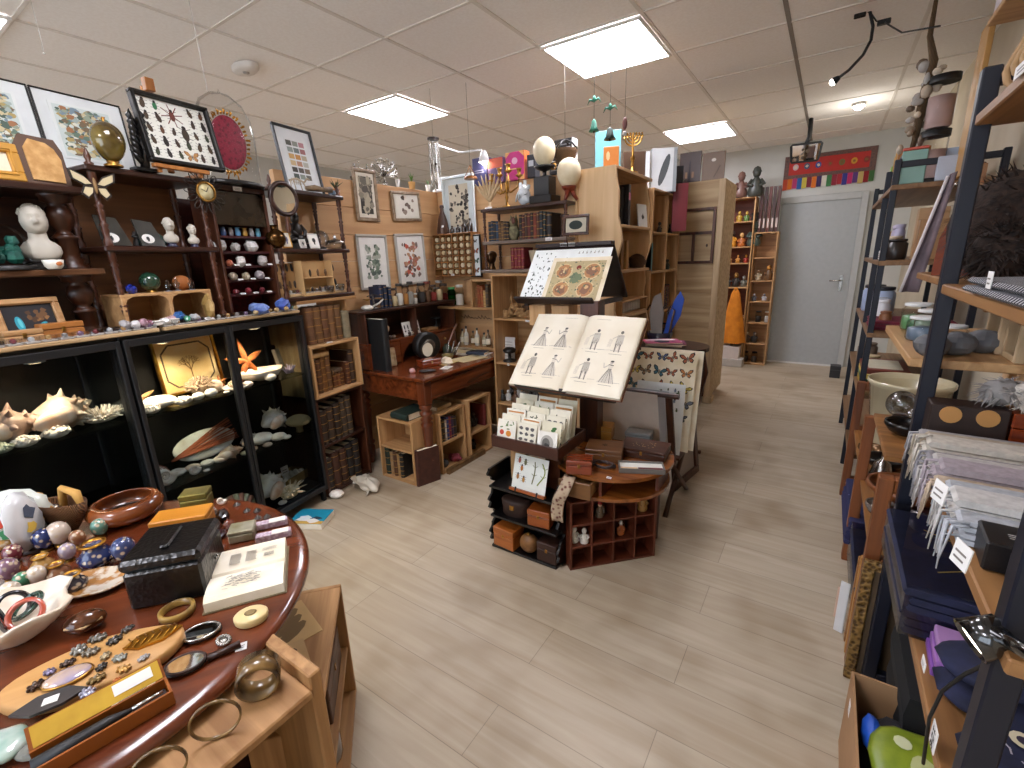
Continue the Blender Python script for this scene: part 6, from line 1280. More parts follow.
t=thing('bronze_head',E_(492,1.364),0,'small bronze child head on the lowest etagere board','bust'); g=G(); g.lathe([(.028,0),(.03,.01),(.02,.03),(.022,.045)],12); g.ell((0,-.004,.085),(.036,.04,.045),16,12,lambda d:1+(.12 if d.y<-.8 and abs(d.x)<.25 else 0)); g.ell((0,.01,.105),(.038,.036,.032),12,8); g.build('head',mat('dark_bronze','#5f4226',.3,.8,'#2f1f12',scale=20),t)
t=thing('stone_mortar',V((-1.74,EY+.08,1.364)),0,'pale tapering flower pot half behind the upper print stand','pot'); G().lathe([(.04,0),(.06,.12),(.064,.125),(.058,.125),(.001,.05)],16).build('pot_body',C('#b5a58c',.7),t)
# ---- things on top of the back partition
ZB=2.001
def QT(u): return aty(u,188,3.145).x
def boxset(u0,u1,v0,c,ds,side=None,d=.07,deco=None):
    x0,x1=QT(u0),QT(u1); h=aty((u0+u1)/2,v0,3.14).z-ZB; t=thing('boxed_set',(x0,3.11,ZB),0,ds,'box'); G().box(0,x1-x0,0,d,0,h,.002).build('box_body',C(c,.5),t)
    a=Art(.001,.001,C(c,.5)); a.g=G(); a.y=-.0006; w=x1-x0
    (deco or (lambda a,w,h:(a.p(circ(w*.5,h*.55,w*.28,h*.25,14),'#d9b06a'),)))(a,w,h); a.put('cover_design',t)
    if side: G().box(w,w+.004,0,d,0,h).build('side_panel',C(side,.5),t)
boxset(446,464,182,'#e0d9cf','low white parcel lying on the white framed print','#d0c6b8')
boxset(476,490,158,'#3b3a66','dark blue boxed set with pale lettering, left on the back partition','#2a2a50',deco=lambda a,w,h:a.lines(w*.15,w*.85,h*.45,h*.6,2,'#a9a6c4'))
boxset(491,506,158,'#6a4a7a','violet boxed set with an orange sunset',None,deco=lambda a,w,h:(a.rect(0,w,h*.6,h*.98,'#c9604a'),a.p(blob(w*.5,h*.4,w*.3,10),'#4a3a6a')))
boxset(509,527,152,'#c02a7a','pink boxed set with gold corners and orange side','#d9622a',deco=lambda a,w,h:(a.p(circ(w*.5,h*.68,w*.16,h*.12,14),'#e0b0c4'),a.rect(w*.25,w*.75,h*.38,h*.42,'#e6c07a'),[a.p([(x,z),(x+s*w*.28,z),(x,z+q*h*.2)],'#e0a86a') for x,s in ((0,1),(w,-1)) for z,q in ((0,1),(h,-1))]))
boxset(530,538,155,'#26262e','dark boxed set with a white patch, before the zebra box',None,deco=lambda a,w,h:a.rect(w*.2,w*.8,h*.5,h*.75,'#b9b9bd'))
boxset(552,574,140,'#222126','black and white patterned box behind the pedestal egg','#e6e6e6',d=.08,deco=lambda a,w,h:[a.rect(w*.06,w*.94,h*(.1+.09*k),h*(.13+.09*k),'#dedee0' if k%2 else '#8a8a90') for k in range(9)])
boxset(584,592,184,'#e6e0da','white small box with yellow flower, beside the wavy board',None); boxset(594,602,184,'#a5262c','red small box right of the white one',None)
t=thing('yellow_flower',(QT(587),3.13,ZB+(aty(588,184,3.14).z-ZB)),0,'yellow paper flower standing on the white small box','flower'); g=G()
for k in range(8): a_=2*pi*k/8; g.ell((.02*math.cos(a_),.012*math.sin(a_),.02),(.014,.010,.016),6,5)
g.build('petals',C('#d9c02a',.7),t)
def hang(u,v,y,build,label,cat,name):
    p=aty(u,v,y); t=thing(name,p,0,label,cat); G().tube([(0,0,ZC-p.z-.006),(0,0,0)],.0014,4).build('cord',C('#5a554e',.7),t); build(t)
def basket(t):
    g=G(); g.lathe([(.02,-.16),(.06,-.14),(.085,-.08),(.09,-.06),(.08,-.06),(.05,-.13),(.001,-.14)],18); g.build('basket_bowl',mat('wicker','#7a5a3a',.8,0,'#3a281a',kind='wave',scale=90,bump=.8),t); g=G()
    for s in (-1,1): g.tube([(s*.09,0,-.065),(s*.05,0,-.02),(0,0,0)],.007,5); g.tube([(0,s*.09,-.065),(0,s*.05,-.02),(0,0,0)],.007,5)
    g.build('straps',BLACKW,t)
def witch(t):
    G().lathe([(.10,-.11),(.105,-.10),(.05,-.095),(.035,-.05),(.015,-.0),(.001,.02)],18).build('black_top',BLACKW,t); G().lathe([(.02,-.22),(.065,-.19),(.085,-.13),(.08,-.11),(.001,-.15)],16).build('wicker_bowl',MATS['wicker'],t) if 'wicker' in MATS else None
def brasspan(t):
    g=G(); g.lathe([(.05,-.10),(.05,-.085),(.02,-.075)],16); 
    for k in range(3): a_=2*pi*k/3; g.tube([(.045*math.cos(a_),.045*math.sin(a_),-.085),(0,0,0)],.003,4)
    g.build('pan',C('#8a5a30',.4,.5),t)
hang(470,165,2.98,brasspan,'small brass scale pan hanging beside the lit arm lamp','scale pan','scale_pan'); hang(565,140,3.06,basket,'hanging wicker basket with black straps, right of the zebra box','basket','hanging_basket')
PAT=mat('verdigris','#3f8a70',.6,.3,'#2a5f50',scale=30)
def bell(t,k=1):
    g=G(); g.lathe([(.003,0),(.014*k,-.012),(.02*k,-.05),(.032*k,-.07),(.030*k,-.07),(.016*k,-.045)],14); g.build('bell_body',PAT if k<1.1 else C('#23332c',.4,.3),t); G().ell((0,0,-.072),.008,6,5).build('clapper',DARK,t)
    g=G()
    for s in (1,-1): g.tube([(0,0,.10),(s*.03,0,.11),(s*.045,0,.085)],[.008,.006,.002],5)
    g.ell((0,0,.11),(.012,.01,.02),8,6); g.build('bird_ornament',PAT,t)
hang(594,119,2.95,lambda t:bell(t),'green bronze bell with a bird on its cord, left of two','bell','hanging_bell'); hang(610,127,2.95,lambda t:bell(t,1.2),'dark hanging bell with a green bird, right of two','bell','hanging_bell')
def medal(t): G().ell((0,0,-.03),(.016,.008,.035),10,8).build('pendant',C('#6a3a34',.5),t); G().ell((0,0,-.085),(.014,.010,.014),8,6).build('pale_bead',C('#b9b4ae',.4),t)
hang(625,118,2.95,medal,'reddish pendant with a pale bead hanging right of the bells','pendant','hanging_pendant')
# ================================================================ things on and under the desk
def DP(u,v,z): return atz(u,v,z)
DT=.721
# upper shelf of the desk: jars, bottles, blue books (front plane x = -2.0-.50)
SZ=1.129; dsx=-2.055-.56
def US(u,d=0): r=atx(u,290,dsx-d); return V((dsx-d,r.y,SZ))
t=thing('brass_scale',US(372),0,'small dark metal balance at the left of the desk\'s upper shelf','scale'); G().lathe([(.03,0),(.03,.01),(.008,.015),(.006,.10)],12).tube([(0,-.05,.09),(0,0,.10),(0,.05,.09)],.004,5).build('stand',STEEL,t)
for s in (1,-1): G().lathe([(.001,.0),(.03,.012),(.028,.014)],12,(0,s*.05,.06)).build('pan',BRASS,t)
for k,(h,c,ds) in enumerate(((.15,'#22304a','dark blue'),(.16,'#1f2a40','navy'),(.14,'#24324c','blue'))): book(US(379+4.5*k),pi/2,.026,h,.11,c,'%s volume on the upper desk shelf, %s of three'%(ds,ORD[k]),'blue volumes on the desk shelf')
JS=[(376,.02,.07,'brown','#3a3a3a','tiny brown jar before the blue volumes'),(393,.028,.13,'sand','#3a2a20','sand filled jar right of the blue volumes'),(399,.027,.16,'white','#2a2420','tall white filled jar near the blue volumes'),(405,.025,.15,'amber','#3a2a20','amber jar in the middle of the desk shelf'),(410,.026,.17,'grey','#2a2624','tall grey jar in the middle of the desk shelf'),(414,.022,.08,'white','#c9c6c0','short white jar with pale lid'),(421,.035,.15,'black','#1f1c1a','dark wide jar on the desk shelf'),(427,.028,.16,'brown','#6a2a20','brown jar with a red lid'),(433,.027,.13,'red','#3a2a20','red filled jar near the corner'),(439,.03,.16,'sand','#8a8a86','straw coloured jar at the desk shelf\'s right end')]
for u,r,h,f,lc,ds in JS: jar(US(u,.02*(u%2)),0,r,h,ds,C(FILLS[f],.7),lc)
for k,u in enumerate((396,408,418,430)): bottle(US(u,.09),.018,.13+.01*k,'slim amber bottle, %s in the back row of the desk shelf'%ORD[k],'#5a3a20',paper=False)
# tall black album standing at the desk's left end
book(V((-2.43,2.06,DT)),pi/2,.05,.355,.27,'#121416','tall black album standing at the left end of the desk',None,0)
t=thing('white_dipper',V((-2.60,2.10,1.128)),.4,'white ceramic ladle lying at the left end of the upper desk shelf','ladle'); G().ell((0,0,.018),(.045,.035,.018),14,8).tube([(.03,0,.02),(.09,.01,.05),(.12,.01,.075)],.006,6).build('ladle_body',C('#d9d4ca',.4),t)
# ledge (z .905)
LZ2=.906
def LE(u,d=.0): r=atx(u,318,-2.60-d); return V((-2.60-d,r.y,LZ2))
a=Art(.17,.10,C('#d9d6d0',.7))
for k in range(5): a.p(circ(.02+.033*k,.06,.007,.02,8),'#2a2624'); a.p(circ(.02+.033*k,.03,.009,.008,8),'#3a342e')
a.put('specimen_card',None,LE(403)+V((0,0,.0)),label='white card of dark pendants standing on the desk ledge',cat='card',rz=pi/2,rx=-.25)
for u,r,h,ds,c in ((377,.018,.10,'small pale bottle at the ledge\'s left end','#b5a58c'),(380,.02,.06,'small glass inkwell at the ledge\'s left end','#8a8a86')): bottle(LE(u),r,h,ds,c,paper=False)
t=thing('darning_egg',LE(381)+V((-.02,.05,0)),0,'pale wooden egg on a handle standing on the desk ledge','egg'); G().lathe([(.012,0),(.008,.04),(.024,.06),(.026,.08),(.014,.10),(.001,.104)],14).build('egg_body',C('#c9a880',.4),t)
for k,u in enumerate((388,392,408,412,416)): stone(LE(u),.016,'little ornament on the desk ledge, %s from the left'%ORD[k],C(('#6a5a50','#8a7a6a','#4a4038','#b5a890','#d9d2c0')[k],.4))
box_thing(LE(438,.0),pi/2,.12,.09,.018,'shallow pale wooden tray at the right of the desk ledge',CRATE,'wooden_tray','tray',lidh=.3,clasp=False).location=LE(427)
t=thing('black_stand',LE(436,.04)+V((0,0,.0185)),0,'small black iron stand on the pale tray','stand'); G().lathe([(.03,0),(.03,.006),(.006,.012),(.005,.06),(.045,.065),(.045,.072),(.001,.074)],14).build('stand_body',BLACKM,t)
# desk top
def TP(u,v): return atz(u,v,DT)
t=thing('portrait_case',TP(381,368),pi/2-.45,'small worn cream leather frame standing at the desk\'s left front','picture',rx=-.2); G().box(0,.12,0,.014,0,.135,.006).build('frame_body',mat('worn_cream','#c9b08c',.7,0,'#9a7a58',scale=25),t); G().box(.018,.102,-.002,.0,.018,.115).build('panel',mat('worn_panel','#b59a74',.7,0,'#d2bd98',scale=30),t)
stone(V((-2.24,2.12,DT)),.022,'pink pebble beside the worn cream leather frame',C('#d2a09a',.5))
box_thing(V((-2.27,2.25,DT)),pi/2-.3,.15,.09,.05,'red brown wooden box in the middle of the desk front',CHERRY,lidh=.4)
stone(V((-2.2,2.42,DT)),.042,'cream crystal lump right of the red brown desk box',mat('cream_crystal','#e0d3bc',.4,0,'#c9b79a',scale=20),sz=(1.2,.8,.7))
SILV=mat('old_silver','#b5b0a6',.25,.8,'#6a655c',scale=10)
t=thing('oval_mirror_stand',V((-2.36,2.40,DT)),pi/2-.5,'cream oval hand mirror standing upright before the desk arch','mirror'); g=G().at(0,0,.10,rx=pi/2); g.lathe([(.05,-.004),(.058,0),(.05,.006)],22,sx=.8,cap=False); g.build('oval_rim',SILV,t); g=G().at(0,0,.10,rx=pi/2); g.lathe([(.05,.0),(.05,.003)],22,sx=.8,sm=False); g.build('cream_disc',C('#d9cdb4',.5),t); G().lathe([(.025,0),(.008,.01),(.006,.045)],12).build('foot',SILV,t)
t=thing('black_hat_tin',V((-2.46,2.50,DT)),pi/2-.3,'black round tin with silver rim behind the oval mirror','tin'); g=G().at(0,0,.105,rx=pi/2); g.lathe([(.10,-.05),(.105,.02),(.09,.03)],26); g.build('tin_body',BLACKW,t); g=G().at(0,0,.105,rx=pi/2); g.lathe([(.05,.031),(.055,.036),(.045,.042),(.001,.042)],22); g.build('silver_disc',SILV,t)
bowl(V((-2.33,2.58,DT)),.045,.035,'olive metal dish on the desk behind the papers',C('#8a7a4a',.4,.4)); 
for k,(u,v,w_,h_,c,rz,ds) in enumerate(((452,352,.24,.17,'#d2c090',-.2,'large tan sheet in the middle of the desk top'),(440,359,.16,.12,'#c9b070',.1,'yellow sheet before the large tan one'),(421,371,.10,.06,'#e3e0da',.3,'white slip of paper at the desk front edge'),(466,340,.18,.13,'#cfc9bd',-.1,'grey white sheet near the desk\'s right end'),(480,345,.16,.11,'#d9d6d2',.2,'white sheet at the desk\'s far right'))):
    p=(V((-2.13,2.52,DT)),V((-2.17,2.38,DT)),V((-2.09,2.30,DT)),V((-2.3,2.72,DT)),V((-2.12,2.76,DT)))[k]; a=Art(w_,h_,C(c,.8)); a.lines(.01,w_-.01,.01,h_-.01,8,'#a59a80',.2); o=a.put('paper_sheet',None,p+V((0,0,.002)),label=ds,cat='paper'); o.rotation_euler=(-pi/2,0,pi/2+rz); o.location=p+V((0,0,.0018+.0018*(k==1)))
g=G(); g.ell((0,0,.008),(.06,.035,.008),16,6); g.build('leather_pouch',leather('#241c18'),None,'dark flat leather pouch at the desk front edge','pouch',loc=V((-2.17,2.19,DT)),rz=.8)
t=thing('quill_pot',V((-2.46,2.72,DT)),0,'dark glass inkstand with a pinkish quill, right of the black tin','inkstand'); G().lathe([(.035,0),(.04,.01),(.034,.06),(.02,.07),(.02,.085)],14).build('pot_body',C('#3f4a3a',.2),t); G().tube([(0,0,.05),(-.02,.09,.14),(-.05,.19,.21)],[.003,.006,.010],6).build('quill',C('#b58a7a',.6),t)
for k in range(3): G().tube([(0,0,.0),(-.03+.03*k,.05,.10)],[.012,.006],6).build('silver_tool',SILV,None,'silver tool, %s of three leaning by the inkstand'%ORD[k],'tool',loc=V((-2.40+.03*k,2.66,DT+.012)))
for k,(u,v,c,ds) in enumerate(((470,334,'#d9cdb4','cream'),(474,337,'#c9b58c','tan'),(485,338,'#2a3242','dark blue'))): 
    p=V((-2.44+.1*k,2.87-.02*k,DT)); t=thing('notebook',p,.1*k,'%s booklet lying at the back right of the desk'%ds,'booklet'); G().box(-.08,.08,-.05,.05,0,.022,.003).build('cover',C(c,.6),t); G().box(-.078,.081,-.048,.046,.003,.019).build('pages',CREAM,t)
# under the desk
def cr(loc,items,ang,z,d,grp,fmt,depth):
    zn=Zone(loc,(loc[0]+math.cos(ang),loc[1]+math.sin(ang))); return row_books(len(items),.02,zn,z,d,items,grp,fmt,depth)
cr((-2.44,1.94),[(.045,.19,'#1f2e24','dark green'),(.03,.17,'#a5825a','tan'),(.035,.175,'#5a3822','brown'),(.024,.165,'#b08a5a','pale tan'),(.035,.17,'#22201e','black')],0,.017,.03,'volumes in the crate at the desk leg','%s volume in the desk leg crate, %s of five',.17)
t=book(V((-2.16,1.93,0)),.0,.03,.255,.16,'#4a2418','dark red volume leaning outside the desk leg crate',None,0); t.location=V((-2.115,1.955,0)); t.rotation_euler=(0,.04,-.3)
book(V((-2.33,1.98,.441)),0,.045,.15,.2,'#22332c','green grey volume lying on top of the desk leg crate',None,0,flat=True).location=V((-2.30,1.96,.487))
cr((-2.07,2.16),[(.028,.15,'#1f1b1a','black'),(.03,.16,'#3a2c22','dark brown'),(.018,.15,'#d9d4ca','white'),(.022,.165,'#2a3f7a','bright blue'),(.022,.16,'#8a2a3f','crimson'),(.024,.155,'#3a2a4a','violet'),(.03,.15,'#26201c','black brown')],pi/2,.222,.03,'small volumes in the crate under the desk','%s small volume under the desk, %s of seven',.14)
stone(V((-2.13,2.36,.018)),.05,'red felt hat shaped lump low in the crate under the desk',C('#7a2a34',.8),sz=(1.1,.8,.6)); stone(V((-2.13,2.24,.018)),.035,'black and white lump low in the crate under the desk',C('#3a3836',.5))
box_thing(V((-2.03,2.18,.0)),pi/2,.42,.03,.04,'long brown wooden bar on the floor before the two desk crates',wood('bar_wood','#7a5a35','#553c20','y'),'wooden_bar','bar',lidh=.1,clasp=False)
for k,(y,z,h,ds) in enumerate(((2.54,.202,.16,'dark figure on the upper shelf of the far desk crate'),(2.62,.202,.12,'second dark figure in the far desk crate'),(2.52,.018,.10,'black lump figure at the bottom of the far desk crate'),(2.60,.018,.09,'dark small figure at the bottom of the far desk crate'))): figurine(V((-2.15,y,z)),pi/2,h,ds,'#241c18','#2e241e')
book(V((-2.08,2.66,.202)),pi/2,.03,.17,.13,'#6a2420','dull red volume at the right of the far desk crate',None,0)
book(V((-2.2,2.2,.441)),pi/2,.03,.14,.2,'#c9a878','pale wooden slat lying on top of the middle desk crate',None,0,flat=True).location=V((-2.12,2.2,.472))
# white shell on the floor
t=thing('giant_clam',atz(364,489,0),-.3,'white wavy giant clam half on the floor before the dark bookshelf','shell'); g=G(); g.grid(lambda u,v:(.13*math.cos(pi*u)*(.6+.4*v),-.01+.035*math.sin(3*pi*u)*v-.03*v,.01+.085*v*math.sin(pi*u)+.0),24,6); g.ell((0,.03,.035),(.135,.06,.035),22,10,lambda d:1+.10*math.cos(5*math.atan2(d.y,d.x))); g.build('valve',C('#d9d0bf',.6),t)
clam(atz(337,497,0),0,.10,'round white shell on the floor at the cabinet foot',ribs=4)
t=thing('blue_book',atz(312,522,0)+V((0,0,0)),.5,'bright blue picture book lying on the floor beside the cabinet','book'); G().box(-.10,.10,-.08,.08,.0,.035,.003).build('page_block',CREAM,t); a=Art(.2,.16,C('#1f8aa8',.4)); a.p(blob(.07,.05,.03,9,.4,1.6),'#d9e0e0'); a.p(blob(.14,.06,.022,9,.4,1.4),'#2a3a4a'); a.rect(0,.2,0,.03,'#c9a04a'); a.p(blob(.13,.035,.02,8,.4,2),'#e0ddd6'); o=a.put('cover',t); o.rotation_euler=(-pi/2,0,0); o.location=(-.10,-.08,.0372)
# ================================================================ pine unit behind the stand
def UP(u,z,d=.10): return V((aty(u,{1.02:318,.69:365,.37:407,.016:440}[z],UY+d).x,UY+d,z+.001))
BONE=mat('bone','#b08a5a',.7,0,'#7a5732',scale=25,bump=.4)
for k,(u,r,ds) in enumerate(((508,.04,'pale bone knuckle'),(521,.045,'brown bone knuckle'),(531,.04,'ridged brown bone'),(540,.045,'dark driftwood lump'),(550,.04,'tan bone lump'))): stone(UP(u,1.02,.06+.03*(k%2)),r,ds+', %s from the left on the pine unit\'s top shelf'%ORD[k],BONE if k!=3 else C('#5f4226',.7),name='bone',cat='bone',rough=.9,sz=(1,.8,.9))
t=thing('horned_skull',UP(515,1.02,.16),.2,'small brown animal skull with horns on the pine unit\'s top shelf','skull'); g=G(); g.ell((0,0,.05),(.04,.05,.045),14,10); g.ell((0,-.06,.035),(.022,.045,.022),10,8)
for s in (1,-1): g.tube([(s*.02,0,.08),(s*.03,.01,.13),(s*.025,.02,.18)],[.014,.010,.003],6); g.ell((s*.022,-.035,.055),.013,6,5)
g.build('skull_bone',BONE,t)
a=Art(.15,.17,C('#cdc9c2',.6)); a.lines(.02,.13,.02,.15,6,'#a5a09a'); a.put('display_card',None,UP(499,.69,.12),label='white card panel standing on the pine unit\'s second shelf',cat='card',rx=-.1)
t=thing('black_mushroom',UP(510,.69,.06),0,'black mushroom shaped stand before the white card panel','stand'); G().lathe([(.05,0),(.05,.012),(.012,.02),(.012,.06),(.045,.07),(.05,.09),(.03,.105),(.001,.11)],18).build('body',BLACKW,t)
for k,(u,c,h,ds) in enumerate(((503,'#2a241f',.09,'black'),(509,'#c9c6c0',.085,'white spotted'),(516,'#6a4a30',.10,'brown'),(524,'#8a8580',.09,'grey'),(531,'#1f1c1a',.11,'tall black'),(538,'#5a5550',.09,'dark grey'))): figurine(UP(u,.37,.06+.03*(k%2)),0,h*1.1,'%s carved figure, %s on the pine unit\'s third shelf'%(ds,ORD[k]),c,c)
stone(UP(510,.016,.06),.04,'dark lump at the bottom of the pine unit',C('#2a2622',.6))
tagcard(V((aty(525,322,UY-.01).x,UY-.004,1.004)),0,'white tag on the pine unit\'s top shelf edge',.04,.014,0); tagcard(V((aty(507,369,UY-.01).x,UY-.004,.672)),0,'white tag on the pine unit\'s second shelf edge',.016,.018,0)
# ================================================================ tall units facing the aisle: tops and shelves
def TP2(u,z,d=.08): return TZ.at(u,z,d)
T0=1.986
def tall(loc,rz,w,d,h,ds,c,deco=None,name='boxed_book',cat='book',lean=0):
    t=thing(name,loc,rz,ds,cat,rx=-lean); G().box(0,w,0,d,0,h,.002).build('body',C(c,.45),t)
    if deco: a=Art(.001,.001,C(c,.45)); a.g=G(); a.y=-.0006; deco(a,w,h); a.put('cover_design',t)
    return t
FA=0.35
tall(V((-1.42,3.20,T0)),FA,.17,.03,.26,'turquoise flat box standing on the wavy edged unit','#6fb3c0')
tall(V((-1.33,3.13,T0)),FA,.10,.02,.14,'orange panel leaning before the turquoise box','#b5702a',lambda a,w,h:a.p(circ(w*.3,h*.6,w*.12,h*.2,10),'#d9b58a'))
t=thing('menorah',V((-1.235,3.42,T0)),.5,'brass seven branched candle holder on the wavy edged unit','candle holder'); G().lathe([(.04,0),(.042,.01),(.012,.02),(.010,.08),(.018,.10),(.008,.12),(.008,.26)],12).build('stem',BRASS,t)
for r in (.02,.04,.06): G().tube([(r*math.cos(pi+pi*k/12),0,.24+r*math.sin(pi+pi*k/12)) for k in range(13)],.006,6).build('branch',BRASS,t)
g=G().box(-.07,.07,-.005,.005,.238,.246)
for k in range(7): g.lathe([(.004,.246),(.007,.255),(.008,.264)],8,(-.06+.02*k,0,0))
g.build('candle_cups',BRASS,t)
tall(V((-1.33,3.50,T0)),.6,.16,.02,.17,'dark brown panel behind the seven branched holder','#4a3526',name='wooden_plaque',cat='plaque')
S0=1.931
tall(V((-1.40,3.93,S0)),.5,.12,.05,.30,'white box with a blue feather picture on the middle tall unit','#d2d6d8',lambda a,w,h:a.p(circ(w*.4,h*.55,w*.14,h*.32,14,.2),'#2a8ac0'))
tall(V((-1.30,4.05,S0)),.5,.20,.06,.33,'silver grey box with a dark leaf drawing on the middle tall unit','#c9cccd',lambda a,w,h:(a.p(circ(w*.5,h*.5,w*.14,h*.38,14,-.3),'#4a4e50'),a.rect(w*.86,w,0,h,'#8f9496')))
tall(V((-1.24,4.42,S0)),.5,.10,.04,.24,'slim black box at the right of the silver grey box','#26262a')
pot_plant(V((-1.26,4.58,S0)),.19,'green tufted plant with yellow bird, at the far top of the tall units','#5a3a24','#3f6a2a',16,.5,.3,flower=None)
stone(V((-1.22,4.56,S0+.17)),.028,'yellow bird shaped ornament in the green tufted plant',C('#c9a02a',.6),name='yellow_bird',cat='ornament',sz=(.8,.6,1.3))
# compartments
tall(TP2(628,1.635,.03),TZ.ang,.04,.18,.27,'black upright volume with a pink label in the upper wavy unit bay','#1f1d22',lambda a,w,h:a.rect(0,w,h*.62,h*.8,'#d98aa8')); tall(TP2(621,1.635,.06),TZ.ang,.05,.16,.25,'black case at the left of the upper wavy unit bay','#191719')
tall(TP2(639,1.635,.05),TZ.ang-.2,.13,.01,.17,'white card with a dark bird in the upper wavy unit bay','#d2d4d4',lambda a,w,h:a.p(blob(w*.5,h*.45,w*.18,9,.4,.7),'#3a3836'),name='bird_card',cat='card',lean=.12); figurine(TP2(649,1.635,.06),TZ.ang,.09,'little brown figure beside the white bird card','#5a3a24','#6a4a34')
for k,(u,c) in enumerate(((621,'#8a6238'),(626,'#a57c4a'))): tall(TP2(u,1.335,.05),TZ.ang-.3,.03,.12,.20,'%s carved wooden panel in the middle wavy bay'%('dark','light')[k],c,name='wood_carving',cat='carving')
t=thing('lidded_basket',TP2(637,1.335,.11),0,'brown lidded basket in the middle wavy unit bay','basket'); G().lathe([(.06,0),(.075,.05),(.065,.08)],18).build('basket_body',mat('brown_wicker','#5f4430',.8,0,'#3a281a',kind='wave',scale=80),t); G().lathe([(.07,.08),(.04,.10),(.001,.115)],18).build('lid',MATS['brown_wicker'],t)
tall(TP2(646,1.335,.05),TZ.ang,.12,.15,.24,'dark green box file in the middle wavy unit bay','#24382c',lambda a,w,h:a.rect(0,w,h*.5,h*.53,'#b5a04a'),name='box_file',cat='box')
tall(V((-1.30,3.77,1.305))+V((.11,.02,0)),TZ.ang,.03,.12,.22,'teal spine at the left of the next tall unit','#2f7a80')
crate('slotted_rack',TP2(622,1.006,.01)+V((0,0,0)),TZ.ang,.55,.13,.11,'low slotted wooden rack of white tubes in the wavy unit','rack',mx=PINE,mz=PINEZ,th=.01)
for k in range(14): p=TP2(622,1.006,.01)+TZ.x*(.03+.038*k)+TZ.n*.06+V((0,0,.011)); G().lathe([(.012,0),(.012,.06),(.006,.075),(.001,.08)],8).build('white_tube',C('#c9c5bd',.4),None,'white tube, %s in the low slotted rack'%nth(k,14),'tube','white tubes in the slotted rack',loc=p)
t=thing('gilt_statuette',TP2(655,.951,.0)+V((.0,0,0)),TZ.ang,'slender gilt dancing figure in front of the next tall unit','statuette'); t.location=TP2(660,.951,.05); G().lathe([(.03,0),(.03,.012),(.012,.02)],12).build('base',BLACKW,t); g=G(); g.tube([(0,0,.02),(.01,0,.09),(-.008,0,.16),(0,0,.22)],[.014,.022,.02,.012],8); g.ell((0,0,.245),(.014,.016,.02),8,6); g.tube([(0,0,.2),(.04,0,.24),(.03,0,.30)],[.009,.007,.004],6); g.tube([(0,0,.2),(-.04,-.01,.16),(-.02,-.02,.12)],[.009,.007,.004],6); g.build('gilt_body',GILT,t)
for k,(u,z,c,ds) in enumerate(((659,1.61,'#3a3836','grey black'),(664,1.61,'#b5b2ac','pale grey'),(670,1.61,'#2a2826','black'),(660,1.30,'#6a4a2c','brown'),(667,1.30,'#3f4a44','dark green'),(673,1.30,'#8a8078','stone grey'))): figurine(TP2(u,z,.07),TZ.ang,.10,'%s little figure, %s shelf of the middle tall unit'%(ds,'upper' if z>1.5 else 'second'),c,c)
tall(TP2(657,1.611,.12),TZ.ang,.30,.02,.19,'black panel at the back of the middle unit\'s upper shelf','#1c1a1a',name='black_folder',cat='folder')
tall(TP2(662,1.301,.06),TZ.ang,.025,.14,.22,'brown carved plank standing on the middle unit\'s second shelf','#7a5530',name='wood_carving',cat='carving')
tall(V((-1.165,4.22,1.62)),.35,.12,.02,.38,'dark red cloth bound panel standing at the far tall unit','#6a1a22',name='red_portfolio',cat='portfolio')  # panel stands on the shelf board edge, nothing holds it from above
zb=Zone((-1.19,4.22),(-1.19,4.6)); row_books(6,.02,zb,.951,.02,[(.026,.2+.01*(k%3),c,d) for k,(c,d) in enumerate((('#2a3a6a','blue'),('#6a2420','red'),('#3a2c22','brown'),('#22304a','navy'),('#7a3020','rust'),('#2c2a30','black')))],'spines low in the far tall unit','%s spine low in the far unit, %s of six',.15)
tall(TP2(617,.721,.02),TZ.ang,.10,.10,.03,'white rolled paper on the lower wavy unit shelf','#d6d0c6',name='paper_roll',cat='paper')
stone(TP2(640,.721,.08),.045,'dark red round ornament in the lower wavy unit bay',C('#6a1f24',.3))
# pine cabinet top
ZPc=2.061
tall(V((-1.26,4.72,ZPc)),.0,.19,.015,.26,'dark brown framed picture of a tower shape on the pine cabinet','#3f2c28',lambda a,w,h:(a.p([(w*.42,0),(w*.58,0),(w*.54,h*.3),(w*.52,h*.7),(w*.48,h*.7),(w*.46,h*.3)],'#1f1a24'),a.rect(w*.3,w*.4,h*.15,h*.35,'#8a6a50'),a.rect(w*.6,w*.7,h*.15,h*.35,'#8a6a50')),name='tower_picture',cat='picture',lean=.05)
tall(V((-1.06,4.73,ZPc)),.0,.19,.015,.235,'brown panel with a pale disc, right on the pine cabinet','#6f5338',lambda a,w,h:(a.p(circ(w*.5,h*.72,w*.10,h*.06,12),'#d9d0c4'),a.p(line((w*.8,h*.5),(w*.55,h*.1),w*.05),'#4f3a26')),name='disc_picture',cat='picture',lean=.05)
